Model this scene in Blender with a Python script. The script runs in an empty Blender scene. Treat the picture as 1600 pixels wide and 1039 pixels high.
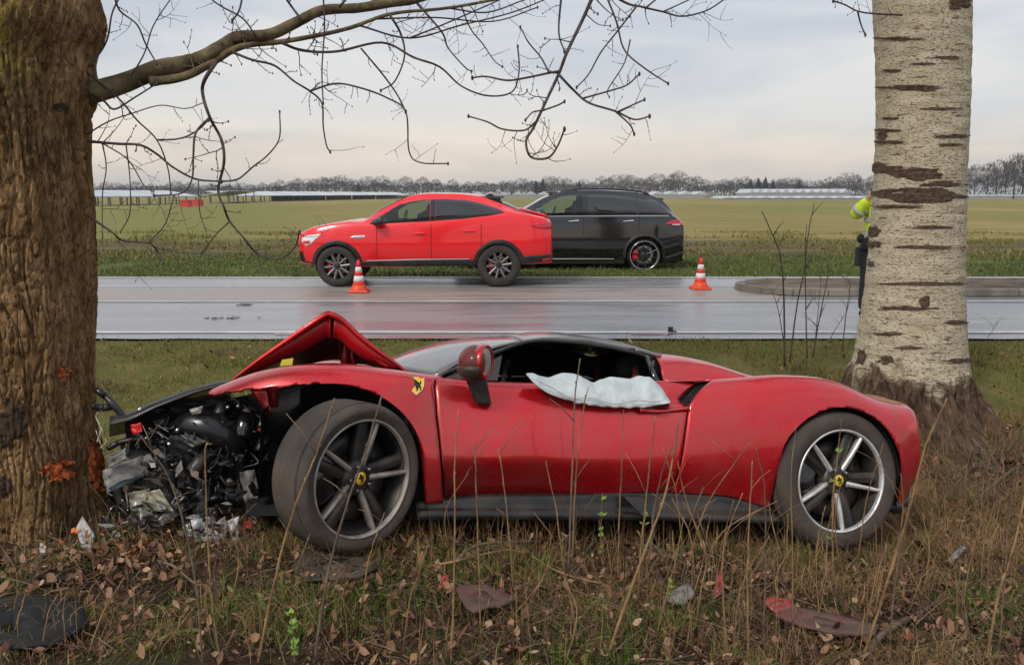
import bpy, bmesh, math, random
import numpy as np
from mathutils import Vector, Matrix, noise as mnoise
sc = bpy.context.scene
COL = sc.collection
R_ = math.radians

# ---------------------------------------------------------------- camera, world, sun, exposure
CAM_H = 1.6
PITCH = math.atan((519.5 - 303) / 1400)
cd = bpy.data.cameras.new('camera'); cam = bpy.data.objects.new('camera', cd); COL.objects.link(cam)
cam.location = (0, 0, CAM_H); cam.rotation_euler = (math.pi / 2 - PITCH, 0, 0)
cd.sensor_width = 36; cd.lens = 1400 / 1600 * 36; cd.clip_start = 0.05; cd.clip_end = 5000
sc.camera = cam

SUN_EL, SUN_AZ = R_(42), R_(215)      # azimuth clockwise from +Y: behind the camera, to its left
W = bpy.data.worlds.new('World'); sc.world = W; W.use_nodes = True
nt = W.node_tree; nt.nodes.clear()
def N(t, kind, **kw):
    n = t.nodes.new(kind)
    for k, v in kw.items():
        if k in n.inputs.keys(): n.inputs[k].default_value = v
        else: setattr(n, k, v)
    return n
def ramp(t, stops, interp='LINEAR'):
    n = t.nodes.new('ShaderNodeValToRGB'); cr = n.color_ramp; cr.interpolation = interp
    while len(cr.elements) < len(stops): cr.elements.new(0.5)
    for e, (p, c) in zip(cr.elements, stops):
        e.position = p; e.color = (*c, 1) if len(c) == 3 else c
    return n
def mixc(t, fac, a, b, mode='MIX'):
    n = t.nodes.new('ShaderNodeMix'); n.data_type = 'RGBA'; n.blend_type = mode
    for sock, val in ((n.inputs[0], fac), (n.inputs[6], a), (n.inputs[7], b)):
        if isinstance(val, bpy.types.NodeSocket): t.links.new(val, sock)
        elif isinstance(val, (tuple, list)): sock.default_value = (*val, 1) if len(val) == 3 else val
        else: sock.default_value = val
    return n.outputs[2]
out = N(nt, 'ShaderNodeOutputWorld'); bg = N(nt, 'ShaderNodeBackground', Strength=0.1)
sky = N(nt, 'ShaderNodeTexSky', sky_type='NISHITA'); sky.sun_disc = False
sky.sun_elevation = SUN_EL; sky.sun_rotation = SUN_AZ; sky.dust_density = 3; sky.air_density = 1.5
tc = N(nt, 'ShaderNodeTexCoord'); sep = N(nt, 'ShaderNodeSeparateXYZ')
nt.links.new(tc.outputs['Generated'], sep.inputs[0])
# cloud deck: flat stratus streaks over the whole dome
vm = N(nt, 'ShaderNodeVectorMath', operation='MULTIPLY'); vm.inputs[1].default_value = (1.0, 1.0, 5.5)
nt.links.new(tc.outputs['Generated'], vm.inputs[0])
n1 = N(nt, 'ShaderNodeTexNoise', Scale=1.7, Detail=7.0, Roughness=0.52, Distortion=0.5)
nt.links.new(vm.outputs[0], n1.inputs['Vector'])
n2 = N(nt, 'ShaderNodeTexNoise', Scale=0.9, Detail=2.0, Roughness=0.5)
nt.links.new(vm.outputs[0], n2.inputs['Vector'])
grad = ramp(nt, [(0.0, (6.9, 6.2, 5.55)), (0.05, (6.8, 6.15, 5.55)), (0.105, (5.3, 5.45, 5.85)), (0.3, (5.7, 5.95, 6.5)), (1.0, (6.6, 6.8, 7.3))])
mz = N(nt, 'ShaderNodeMath', operation='ABSOLUTE'); nt.links.new(sep.outputs[2], mz.inputs[0])
ma = N(nt, 'ShaderNodeMath', operation='MULTIPLY_ADD'); ma.inputs[1].default_value = 0.10; 
nt.links.new(n2.outputs[0], ma.inputs[0]); nt.links.new(mz.outputs[0], ma.inputs[2])
ms = N(nt, 'ShaderNodeMath', operation='SUBTRACT'); ms.inputs[1].default_value = 0.05
nt.links.new(ma.outputs[0], ms.inputs[0]); nt.links.new(ms.outputs[0], grad.inputs[0])
cl = ramp(nt, [(0.33, (0.73, 0.78, 0.87)), (0.47, (0.93, 0.95, 0.98)), (0.62, (1.24, 1.19, 1.11))])
nt.links.new(n1.outputs[0], cl.inputs[0])
cloud = mixc(nt, 1.0, grad.outputs[0], cl.outputs[0], 'MULTIPLY')
tot = mixc(nt, 0.88, sky.outputs[0], cloud)
nt.links.new(tot, bg.inputs[0]); nt.links.new(bg.outputs[0], out.inputs[0])

sd = bpy.data.lights.new('sun', 'SUN'); sd.energy = 1.5; sd.angle = R_(11); sd.color = (1.0, 0.955, 0.9)
so = bpy.data.objects.new('sun', sd); COL.objects.link(so)
sdir = Vector((math.sin(SUN_AZ) * math.cos(SUN_EL), math.cos(SUN_AZ) * math.cos(SUN_EL), math.sin(SUN_EL)))
so.rotation_euler = sdir.to_track_quat('Z', 'Y').to_euler(); so.location = (0, 0, 60)
vs = sc.view_settings; vs.view_transform = 'Standard'; vs.look = 'None'; vs.gamma = 1; vs.use_curve_mapping = False
vs.exposure = 0.30
sc.render.engine = 'CYCLES'
cy = sc.cycles; cy.use_denoising = True; cy.max_bounces = 6; cy.diffuse_bounces = 3; cy.glossy_bounces = 4
cy.transmission_bounces = 5; cy.transparent_max_bounces = 8; cy.volume_bounces = 0; cy.use_adaptive_sampling = True
cy.adaptive_threshold = 0.02; cy.caustics_reflective = False; cy.caustics_refractive = False; cy.sample_clamp_indirect = 6

# ---------------------------------------------------------------- picture <-> place
FW = np.array([0, math.cos(PITCH), -math.sin(PITCH)]); DN = np.array([0, -math.sin(PITCH), -math.cos(PITCH)])
def ray(x, y): return FW + np.array([1., 0, 0]) * ((x - 800) / 1400) + DN * ((y - 519.5) / 1400)
def at(x, y, Y):
    r = ray(x, y); return np.array([0, 0, CAM_H]) + r * (Y / r[1])
def spl(xs, ys, x):
    """cubic Hermite through the knots, tangents limited so it does not overshoot"""
    xs = np.asarray(xs, float); ys = np.asarray(ys, float); x = np.asarray(x, float)
    h = np.diff(xs); sh = (len(h),) + (1,) * (ys.ndim - 1); d = np.diff(ys, axis=0) / h.reshape(sh)
    m = np.zeros_like(ys); m[0] = d[0]; m[-1] = d[-1]
    if len(xs) > 2:
        w1 = (h[1:] / (h[1:] + h[:-1])).reshape((-1,) + (1,) * (ys.ndim - 1))
        m[1:-1] = d[:-1] * w1 + d[1:] * (1 - w1)
        lim = 2.2 * np.minimum(np.abs(d[:-1]), np.abs(d[1:])) + 0.35 * np.maximum(np.abs(d[:-1]), np.abs(d[1:]))
        m[1:-1] = np.sign(m[1:-1]) * np.minimum(np.abs(m[1:-1]), lim)
    xc = np.clip(x, xs[0], xs[-1]); i = np.clip(np.searchsorted(xs, xc, 'right') - 1, 0, len(xs) - 2)
    t = (xc - xs[i]) / h[i]; hi = h[i]
    ex = x.shape + (1,) * (ys.ndim - 1); t = t.reshape(ex); hi = hi.reshape(ex)
    return ((2*t**3 - 3*t**2 + 1) * ys[i] + (t**3 - 2*t**2 + t) * hi * m[i] + (-2*t**3 + 3*t**2) * ys[i+1] + (t**3 - t**2) * hi * m[i+1])
GK = [(-40, .0), (1.5, .0), (3.0, -.02), (4.0, -.09), (4.7, -.19), (5.4, -.32), (6.2, -.43), (7.0, -.42), (8.0, -.29), (9.0, -.11), (9.75, -.015), (9.95, -.03), (17.4, -.03), (17.6, -.01), (19, .0), (25, 0), (4000, 0)]
def gz(x, y):
    x = np.asarray(x, float); y = np.asarray(y, float)
    z = spl([k[0] for k in GK], [k[1] for k in GK], y)
    near = np.clip((7.6 - y) / 2.6, 0, 1)
    z = z - .07 * np.clip(x, -1.15, 4) * near
    z = z + .02 * np.exp(-((x + 2.3)**2 + (y - 4.25)**2) / .45)
    z = z + .10 * np.exp(-((x - 3.42)**2 + (y - 7.5)**2) / .6)
    bump = .016*np.sin(5.1*x + 1.3*np.sin(3.2*y)) * np.sin(4.3*y + .8) + .01*np.sin(11.3*x + 2*y) * np.sin(9.7*y - 3*x)
    off = np.clip((9.5 - y) / .6, 0, 1) + np.clip((y - 18.2) / 2, 0, 1)
    return z + bump * off
def on(px, py):
    """the point of the ground seen at a pixel"""
    r = ray(px, py); s = 1.0
    for s in np.arange(2.0, 40, .02):
        p = np.array([0, 0, CAM_H]) + r * s
        if p[2] <= float(gz(p[0], p[1])): return p
    return p

# ---------------------------------------------------------------- mesh helpers
class MB:
    def __init__(s): s.v = []; s.f = []; s.m = []; s.flat = []
    def add(s, vs_, fs, mi=0, flat=False):
        o = len(s.v); s.v += [tuple(map(float, p)) for p in vs_]
        for f in fs: s.f.append(tuple(o + i for i in f)); s.m.append(mi); s.flat.append(flat)
    def grid(s, P, mi=0, close_u=False, close_v=False, flat=False):
        P = np.asarray(P); nu, nv = P.shape[:2]; fs = []
        for i in range(nu if close_u else nu - 1):
            for j in range(nv if close_v else nv - 1):
                a, b = (i + 1) % nu, (j + 1) % nv
                fs.append((i*nv + j, a*nv + j, a*nv + b, i*nv + b))
        s.add(P.reshape(-1, 3), fs, mi, flat)
    def box(s, c, d, rot=None, mi=0, taper=1.0):
        x, y, z = d[0]/2, d[1]/2, d[2]/2
        P = [Vector((a*x*(taper if e > 0 else 1), b*y*(taper if e > 0 else 1), e*z)) for e in (-1, 1) for a, b in ((-1,-1),(1,-1),(1,1),(-1,1))]
        if rot is not None: P = [rot @ p for p in P]
        s.add([p + Vector(c) for p in P], [(3,2,1,0),(4,5,6,7),(0,1,5,4),(1,2,6,5),(2,3,7,6),(3,0,4,7)], mi, True)
    def tube(s, pts, rad, n=6, mi=0, flatten=None):
        pts = [Vector(p) for p in pts]; k = len(pts)
        if not hasattr(rad, '__len__'): rad = [rad] * k
        up = Vector((.13, .21, .97)); rings = []; prev = None
        for i, p in enumerate(pts):
            t = (pts[min(i+1, k-1)] - pts[max(i-1, 0)])
            t = t.normalized() if t.length > 1e-9 else Vector((0, 0, 1))
            a = prev if prev is not None else (Vector((1, 0, 0)) if abs(t.z) > .9 else up)
            a = (a - t * a.dot(t)); a = a.normalized() if a.length > 1e-6 else t.orthogonal().normalized()
            prev = a; b = t.cross(a)
            fl = flatten or (1, 1)
            rings.append([p + a * (math.cos(q) * rad[i] * fl[0]) + b * (math.sin(q) * rad[i] * fl[1]) for q in (2*math.pi*j/n for j in range(n))])
        vs_ = [q for r in rings for q in r]; fs = []
        for i in range(k - 1):
            for j in range(n):
                jj = (j + 1) % n; fs.append((i*n + j, i*n + jj, (i+1)*n + jj, (i+1)*n + j))
        fs.append(tuple(range(n - 1, -1, -1))); fs.append(tuple((k-1)*n + j for j in range(n)))
        s.add(vs_, fs, mi)
    def lathe(s, prof, n=48, M=None, mi=0, arc=(0, 2*math.pi), axis='y'):
        full = abs(arc[1] - arc[0] - 2*math.pi) < 1e-6; P = []
        for i in range(n if full else n + 1):
            q = arc[0] + (arc[1] - arc[0]) * i / n
            row = []
            for r, h in prof:
                p = Vector((r*math.cos(q), h, r*math.sin(q))) if axis == 'y' else Vector((r*math.cos(q), r*math.sin(q), h))
                row.append(M @ p if M is not None else p)
            P.append(row)
        s.grid(np.array([[tuple(p) for p in r] for r in P]), mi, close_u=full)
    def ell(s, c, r, n=12, m=8, rot=None, mi=0, fn=None):
        P = []
        for i in range(n):
            row = []
            for j in range(m + 1):
                th = 2*math.pi*i/n; ph = math.pi*j/m
                p = Vector((r[0]*math.sin(ph)*math.cos(th), r[1]*math.sin(ph)*math.sin(th), r[2]*math.cos(ph)))
                if fn: p = fn(p)
                if rot is not None: p = rot @ p
                row.append(tuple(p + Vector(c)))
            P.append(row)
        s.grid(np.array(P), mi, close_u=True)
    def prism(s, poly, h, M=None, mi=0):
        """polygon in local x,z extruded along local y by h"""
        n = len(poly); P = [Vector((x, 0, z)) for x, z in poly] + [Vector((x, h, z)) for x, z in poly]
        if M is not None: P = [M @ p for p in P]
        fs = [tuple(range(n)), tuple(range(2*n - 1, n - 1, -1))] + [(i, i + n, (i+1) % n + n, (i+1) % n) for i in range(n)]
        s.add(P, fs, mi, True)
    def build(s, name, mats, parent=None, solid=0, label=None, kind=None, bevel=0, clean=False):
        me = bpy.data.meshes.new(name); me.from_pydata(s.v, [], s.f)
        for m in (mats if isinstance(mats, (list, tuple)) else [mats]): me.materials.append(m)
        me.polygons.foreach_set('material_index', s.m); me.polygons.foreach_set('use_smooth', [not q for q in s.flat])
        if clean:
            bm = bmesh.new(); bm.from_mesh(me); bmesh.ops.remove_doubles(bm, verts=bm.verts, dist=2e-5); bmesh.ops.dissolve_degenerate(bm, dist=1e-5, edges=bm.edges); bm.to_mesh(me); bm.free()
        me.update()
        o = bpy.data.objects.new(name, me); COL.objects.link(o)
        if parent is not None: o.parent = parent
        if solid:
            md = o.modifiers.new('solid', 'SOLIDIFY'); md.thickness = solid; md.offset = 0
        if bevel:
            md = o.modifiers.new('bevel', 'BEVEL'); md.width = bevel; md.segments = 2; md.limit_method = 'ANGLE'
        if label: o['label'] = label
        if kind: o['kind'] = kind
        return o
def tag(o, label=None, cat=None, group=None, kind=None):
    if label: o['label'] = label
    if cat: o['category'] = cat
    if group: o['group'] = group
    if kind: o['kind'] = kind
    return o
def empty(name, loc, label, cat, group=None, rot=(0, 0, 0)):
    o = bpy.data.objects.new(name, None); o.location = loc; o.rotation_euler = rot; o.empty_display_size = .1
    COL.objects.link(o); return tag(o, label, cat, group)
def npmesh(name, V, quads, mat, tris=None, parent=None):
    """big mesh from arrays; quads (n,4), tris (m,3)"""
    me = bpy.data.meshes.new(name); me.vertices.add(len(V)); me.vertices.foreach_set('co', np.asarray(V, np.float32).ravel())
    q = np.zeros((0, 4), int) if quads is None else np.asarray(quads); t = np.zeros((0, 3), int) if tris is None else np.asarray(tris)
    loops = np.concatenate([q.ravel(), t.ravel()]).astype(np.int32)
    me.loops.add(len(loops)); me.loops.foreach_set('vertex_index', loops)
    tot = np.concatenate([np.full(len(q), 4), np.full(len(t), 3)]).astype(np.int32)
    st = np.concatenate([[0], np.cumsum(tot)[:-1]]).astype(np.int32)
    me.polygons.add(len(tot)); me.polygons.foreach_set('loop_start', st); me.polygons.foreach_set('loop_total', tot)
    me.polygons.foreach_set('use_smooth', np.ones(len(tot), bool))
    me.update(calc_edges=True); me.validate()
    me.materials.append(mat)
    o = bpy.data.objects.new(name, me); COL.objects.link(o)
    if parent is not None: o.parent = parent
    return o
def smooth_poly(pts, k=5):
    pts = np.asarray(pts, float); n = len(pts); t = np.arange(n)
    return spl(t, pts, np.linspace(0, n - 1, (n - 1) * k + 1))

# ---------------------------------------------------------------- materials
MATS = {}
def pm(name, c, c2=None, scale=8, rough=.6, metal=0, bump=0, bscale=None, coat=0, coatr=.1, spec=.5, detail=5, ramp_pos=(.4, .62), stretch=None, rvar=0, uv=False, sub=None):
    m = bpy.data.materials.new(name); m.use_nodes = True; t = m.node_tree; b = t.nodes['Principled BSDF']
    b.inputs['Base Color'].default_value = (*c, 1); b.inputs['Roughness'].default_value = rough; b.inputs['Metallic'].default_value = metal
    b.inputs['Specular IOR Level'].default_value = spec; b.inputs['Coat Weight'].default_value = coat; b.inputs['Coat Roughness'].default_value = coatr
    if c2 or bump or rvar:
        tc_ = N(t, 'ShaderNodeTexCoord'); src = tc_.outputs['UV' if uv else 'Object']
        if stretch:
            mp = N(t, 'ShaderNodeMapping'); mp.inputs['Scale'].default_value = stretch; t.links.new(src, mp.inputs[0]); src = mp.outputs[0]
        n = N(t, 'ShaderNodeTexNoise', Scale=scale, Detail=float(detail), Roughness=.6); t.links.new(src, n.inputs['Vector'])
        if c2:
            r = ramp(t, [(ramp_pos[0], c), (ramp_pos[1], c2)]); t.links.new(n.outputs[0], r.inputs[0]); t.links.new(r.outputs[0], b.inputs['Base Color'])
        if rvar:
            mr = N(t, 'ShaderNodeMapRange'); mr.inputs[1].default_value = .35; mr.inputs[2].default_value = .65
            mr.inputs[3].default_value = max(.02, rough - rvar); mr.inputs[4].default_value = rough + rvar
            t.links.new(n.outputs[0], mr.inputs[0]); t.links.new(mr.outputs[0], b.inputs['Roughness'])
        if bump:
            nb = N(t, 'ShaderNodeTexNoise', Scale=bscale or scale * 3, Detail=6.0, Roughness=.6); t.links.new(src, nb.inputs['Vector'])
            bp = N(t, 'ShaderNodeBump', Strength=bump, Distance=.02); t.links.new(nb.outputs[0], bp.inputs['Height']); t.links.new(bp.outputs[0], b.inputs['Normal'])
    MATS[name] = m; return m
def island(name, stops, rough=.7, sub=0, spec=.3):
    """each loose blade, leaf or twig takes its own colour"""
    m = bpy.data.materials.new(name); m.use_nodes = True; t = m.node_tree; b = t.nodes['Principled BSDF']
    g = N(t, 'ShaderNodeNewGeometry'); r = ramp(t, stops); t.links.new(g.outputs['Random Per Island'], r.inputs[0]); t.links.new(r.outputs[0], b.inputs['Base Color'])
    b.inputs['Roughness'].default_value = rough; b.inputs['Specular IOR Level'].default_value = spec
    MATS[name] = m; return m
def paint(name, c, dust, amount, rough=.3, metal=.0, p0=.36, p1=.68, mud=None):
    """car lacquer under road dust: a tone that also paints in sky sheen on some, thicker in patches and low on the body"""
    m = bpy.data.materials.new(name); m.use_nodes = True; t = m.node_tree; b = t.nodes['Principled BSDF']
    tc_ = N(t, 'ShaderNodeTexCoord')
    n = N(t, 'ShaderNodeTexNoise', Scale=2.2, Detail=8.0, Roughness=.65); t.links.new(tc_.outputs['Object'], n.inputs['Vector'])
    n_ = N(t, 'ShaderNodeTexNoise', Scale=120.0, Detail=3.0, Roughness=.7); t.links.new(tc_.outputs['Object'], n_.inputs['Vector'])
    r = ramp(t, [(p0, (0, 0, 0)), (p1, (amount,)*3)]); t.links.new(n.outputs[0], r.inputs[0])
    r2 = ramp(t, [(.57, (0, 0, 0)), (.72, (amount*.7,)*3)]); t.links.new(n_.outputs[0], r2.inputs[0])
    add = N(t, 'ShaderNodeMath', operation='ADD', use_clamp=True); t.links.new(r.outputs[0], add.inputs[0]); t.links.new(r2.outputs[0], add.inputs[1])
    col = mixc(t, add.outputs[0], c, dust)
    if mud:   # road dirt thrown up behind the front wheel and along the lower edge
        sp = N(t, 'ShaderNodeSeparateXYZ'); t.links.new(tc_.outputs['Object'], sp.inputs[0])
        nm = N(t, 'ShaderNodeTexNoise', Scale=5.5, Detail=9.0, Roughness=.7); t.links.new(tc_.outputs['Object'], nm.inputs['Vector'])
        def bandm(sock, a, b_):
            q = N(t, 'ShaderNodeMapRange', interpolation_type='SMOOTHSTEP'); q.inputs[1].default_value = a; q.inputs[2].default_value = b_; t.links.new(sock, q.inputs[0]); return q.outputs[0]
        def op(o, a, b_):
            q = N(t, 'ShaderNodeMath', operation=o, use_clamp=True)
            for i, v in enumerate((a, b_)):
                if isinstance(v, float): q.inputs[i].default_value = v
                else: t.links.new(v, q.inputs[i])
            return q.outputs[0]
        front = op('MULTIPLY', bandm(sp.outputs[0], -1.25, -1.75), .36); low_ = op('MULTIPLY', bandm(sp.outputs[2], .36, .22), .6); tail_ = op('MULTIPLY', bandm(sp.outputs[0], .15, .42), .5)
        w_ = op('MAXIMUM', op('MAXIMUM', front, low_), tail_); mk = op('MULTIPLY', w_, bandm(nm.outputs[0], .42, .68)); col = mixc(t, mk, col, mud)
        add2 = op('MAXIMUM', add.outputs[0], mk)
    t.links.new(col, b.inputs['Base Color'])
    mr = N(t, 'ShaderNodeMapRange'); mr.inputs[3].default_value = rough; mr.inputs[4].default_value = min(1, rough + .5); t.links.new(add2 if mud else add.outputs[0], mr.inputs[0]); t.links.new(mr.outputs[0], b.inputs['Roughness'])
    b.inputs['Metallic'].default_value = metal
    cw = N(t, 'ShaderNodeMapRange'); cw.inputs[3].default_value = 1.0; cw.inputs[4].default_value = .1; t.links.new(add2 if mud else add.outputs[0], cw.inputs[0]); t.links.new(cw.outputs[0], b.inputs['Coat Weight'])
    b.inputs['Coat Roughness'].default_value = .07
    MATS[name] = m; return m
red_wreck = paint('dusty_sheen_red_paint', (.66, .004, .014), (.36, .17, .155), .36, .25, .62, .42, .76, (.17, .105, .08))  # road dust, tinted pink to paint in the sky's reflection too
red_hood = paint('hood_red_paint', (.52, .002, .006), (.2, .12, .1), .12, .30, .6)
red_suv = paint('bright_red_paint', (.88, .006, .012), (.4, .1, .08), .04, .28, .12)
black_suv = paint('black_paint', (.006, .006, .008), (.05, .045, .04), .05, .07)
blk_plastic = pm('black_plastic', (.012, .012, .013), (.03, .027, .024), 6, .42, rvar=.15, bump=.1, bscale=40)
blk_dusty = pm('dusty_black_plastic', (.014, .013, .012), (.045, .036, .030), 5, .36, rvar=.15, bump=.08, bscale=60)
blk_gloss = pm('gloss_black', (.009, .009, .010), rough=.13, coat=.6)
cavity = pm('dark_cavity', (.008, .008, .008), rough=.8)
rubber = pm('tyre_rubber', (.020, .018, .017), (.040, .034, .030), 4, .7, bump=.15, bscale=70)
rubber_mud = pm('muddy_tyre', (.035, .029, .025), (.105, .078, .060), 3.2, .82, bump=.3, bscale=45, ramp_pos=(.35, .7))
rim_dark = pm('rim_dark', (.030, .028, .027), (.09, .075, .063), 7, .42, metal=.5)
rim_bright = pm('rim_bright', (.80, .79, .77), (.55, .51, .46), 9, .38, metal=.55)
steel = pm('worn_steel', (.32, .31, .30), (.16, .14, .12), 9, .42, metal=.9)
alu = pm('crumpled_foil', (.55, .54, .54), (.20, .18, .165), 13, .5, metal=.35, bump=.4, bscale=25)
greyplas = pm('grey_plastic', (.30, .29, .28), (.15, .135, .12), 14, .6, bump=.5, bscale=40)
tealplas = pm('teal_plastic', (.16, .27, .30), (.25, .30, .30), 9, .5)
brake_red = pm('caliper_red', (.6, .02, .02), rough=.4)
yellow = pm('badge_yellow', (.80, .50, .03), rough=.35)
horse_m = pm('badge_black', (.01, .01, .01), rough=.5)
glass_dark = pm('tinted_glass', (.012, .013, .014), rough=.03, coat=.5, coatr=.02, spec=.8)
glass_mid = pm('side_glass', (.10, .13, .115), rough=.03, coat=.5, coatr=.02, spec=.8)
mirror_m = pm('mirror_glass', (.50, .47, .42), (.30, .27, .23), 12, .3, metal=.25)
white_fab = pm('airbag_fabric', (.46, .51, .515), (.60, .645, .65), 6, .85, bump=.8, bscale=16)
chrome = pm('chrome', (.75, .75, .76), rough=.18, metal=1)
lamp_red = pm('tail_lamp', (.55, .01, .02), rough=.12, coat=.8)
lamp_white = pm('head_lamp', (.75, .77, .78), rough=.15, coat=.8)
cone_or = pm('cone_orange', (.80, .075, .012), (.70, .06, .012), 9, .5)
cone_rd = pm('cone_red', (.70, .02, .02), rough=.5)
cone_wh = pm('cone_white', (.78, .78, .76), (.66, .65, .62), 14, .5)
tan_leather = pm('tan_leather', (.30, .07, .035), rough=.6)
HAZE = 0.00034
# ================================================================ setting
def ground_mat():
    m = bpy.data.materials.new('ground'); m.use_nodes = True; t = m.node_tree; b = t.nodes['Principled BSDF']; L = t.links
    g = N(t, 'ShaderNodeNewGeometry'); sp = N(t, 'ShaderNodeSeparateXYZ'); L.new(g.outputs['Position'], sp.inputs[0])
    def noi(scale, detail=6., st=None, dist=0.):
        n = N(t, 'ShaderNodeTexNoise', Scale=scale, Detail=detail, Roughness=.62, Distortion=dist)
        if st:
            mp = N(t, 'ShaderNodeMapping'); mp.inputs['Scale'].default_value = st; L.new(g.outputs['Position'], mp.inputs[0]); L.new(mp.outputs[0], n.inputs['Vector'])
        else: L.new(g.outputs['Position'], n.inputs['Vector'])
        return n.outputs[0]
    def sst(a, b_, wob=None, amt=0., bank=False):
        src = sp.outputs[1]
        if wob is not None:
            q = N(t, 'ShaderNodeMath', operation='MULTIPLY_ADD'); q.inputs[1].default_value = amt; L.new(wob, q.inputs[0]); L.new(src, q.inputs[2]); src = q.outputs[0]
        if bank:
            xr = N(t, 'ShaderNodeMapRange', interpolation_type='SMOOTHSTEP'); xr.inputs[1].default_value = 1.5; xr.inputs[2].default_value = 2.7; xr.inputs[4].default_value = -1.9; L.new(sp.outputs[0], xr.inputs[0]); qq = N(t, 'ShaderNodeMath', operation='ADD'); L.new(src, qq.inputs[0]); L.new(xr.outputs[0], qq.inputs[1]); src = qq.outputs[0]
        r = N(t, 'ShaderNodeMapRange', interpolation_type='SMOOTHSTEP'); r.inputs[1].default_value = a; r.inputs[2].default_value = b_; L.new(src, r.inputs[0]); return r.outputs[0]
    soil_r = ramp(t, [(.3, (.020, .012, .008)), (.5, (.052, .030, .020)), (.7, (.105, .062, .038))]); L.new(noi(9, 8), soil_r.inputs[0])
    moss_r = ramp(t, [(.5, (0, 0, 0)), (.62, (.8, .8, .8))]); L.new(noi(2.3, 5), moss_r.inputs[0])
    soil = mixc(t, moss_r.outputs[0], soil_r.outputs[0], (.050, .052, .020))
    verge_r = ramp(t, [(.3, (.075, .082, .020)), (.5, (.125, .122, .034)), (.72, (.19, .145, .06))]); L.new(noi(3.1, 8), verge_r.inputs[0])
    bare = ramp(t, [(.52, (0, 0, 0)), (.64, (.85, .85, .85))]); L.new(noi(1.1, 7, (.7, 1.5, 1)), bare.inputs[0]); vg = mixc(t, bare.outputs[0], verge_r.outputs[0], (.105, .070, .038))
    near = mixc(t, sst(5.2, 6.0, noi(1.5), .8, True), soil, vg)
    grn = ramp(t, [(.3, (.065, .085, .02)), (.6, (.11, .125, .03)), (.75, (.18, .14, .06))]); L.new(noi(.9, 8), grn.inputs[0])
    fa = ramp(t, [(.30, (.215, .180, .058)), (.5, (.27, .215, .078)), (.7, (.32, .245, .105))]); L.new(noi(.045, 7, (1, .35, 1)), fa.inputs[0])
    fb = ramp(t, [(.32, (.68, .66, .62)), (.5, (.98, .98, .97)), (.68, (1.2, 1.18, 1.14))]); L.new(noi(.5, 9, (.25, 1.6, 1)), fb.inputs[0])
    field = mixc(t, 1.0, fa.outputs[0], fb.outputs[0], 'MULTIPLY')
    fgr = ramp(t, [(.43, (0, 0, 0)), (.57, (.8, .8, .8))]); L.new(noi(.03, 4, (1, .25, 1)), fgr.inputs[0])
    field = mixc(t, fgr.outputs[0], field, (.18, .188, .05))
    till = ramp(t, [(.35, (.075, .052, .034)), (.55, (.14, .11, .055)), (.68, (.15, .14, .05))]); L.new(noi(.8, 8, (.35, 1.3, 1)), till.inputs[0])
    w1 = noi(.22, 4)
    f1 = mixc(t, sst(22.5, 25.5, w1, 3.5), grn.outputs[0], till.outputs[0])
    f2 = mixc(t, sst(31, 36, w1, 4.), f1, field)
    col = mixc(t, sst(12, 14), near, f2)
    L.new(col, b.inputs['Base Color']); b.inputs['Roughness'].default_value = .95; b.inputs['Specular IOR Level'].default_value = .15
    bp = N(t, 'ShaderNodeBump', Strength=.8, Distance=.03); L.new(noi(38, 8), bp.inputs['Height']); L.new(bp.outputs[0], b.inputs['Normal'])
    return m
xs = np.concatenate([[-2500, -1200, -600, -300, -150, -80, -45, -28, -18, -12, -8.5], np.arange(-6.5, 6.51, .075), [8.5, 12, 18, 28, 45, 80, 150, 300, 600, 1200, 2500]])
ys = np.concatenate([[-30, -12, -5, -1, 1], np.arange(2.2, 10.05, .075), np.arange(10.5, 17.3, 1.), np.arange(17.3, 22, .25), np.arange(22.5, 40, 1.), [45, 52, 62, 75, 95, 120, 160, 220, 320, 480, 800, 1500, 3500]])
X, Y = np.meshgrid(xs, ys, indexing='ij'); Z = gz(X, Y)
V = np.stack([X, Y, Z], -1).reshape(-1, 3); nu, nv = X.shape
I = np.arange(nu*nv).reshape(nu, nv)
npmesh('ground', V, np.stack([I[:-1, :-1], I[1:, :-1], I[1:, 1:], I[:-1, 1:]], -1).reshape(-1, 4), ground_mat())
tag(bpy.data.objects['ground'], 'grass verge and flat farm field reaching the horizon', kind='structure')

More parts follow.
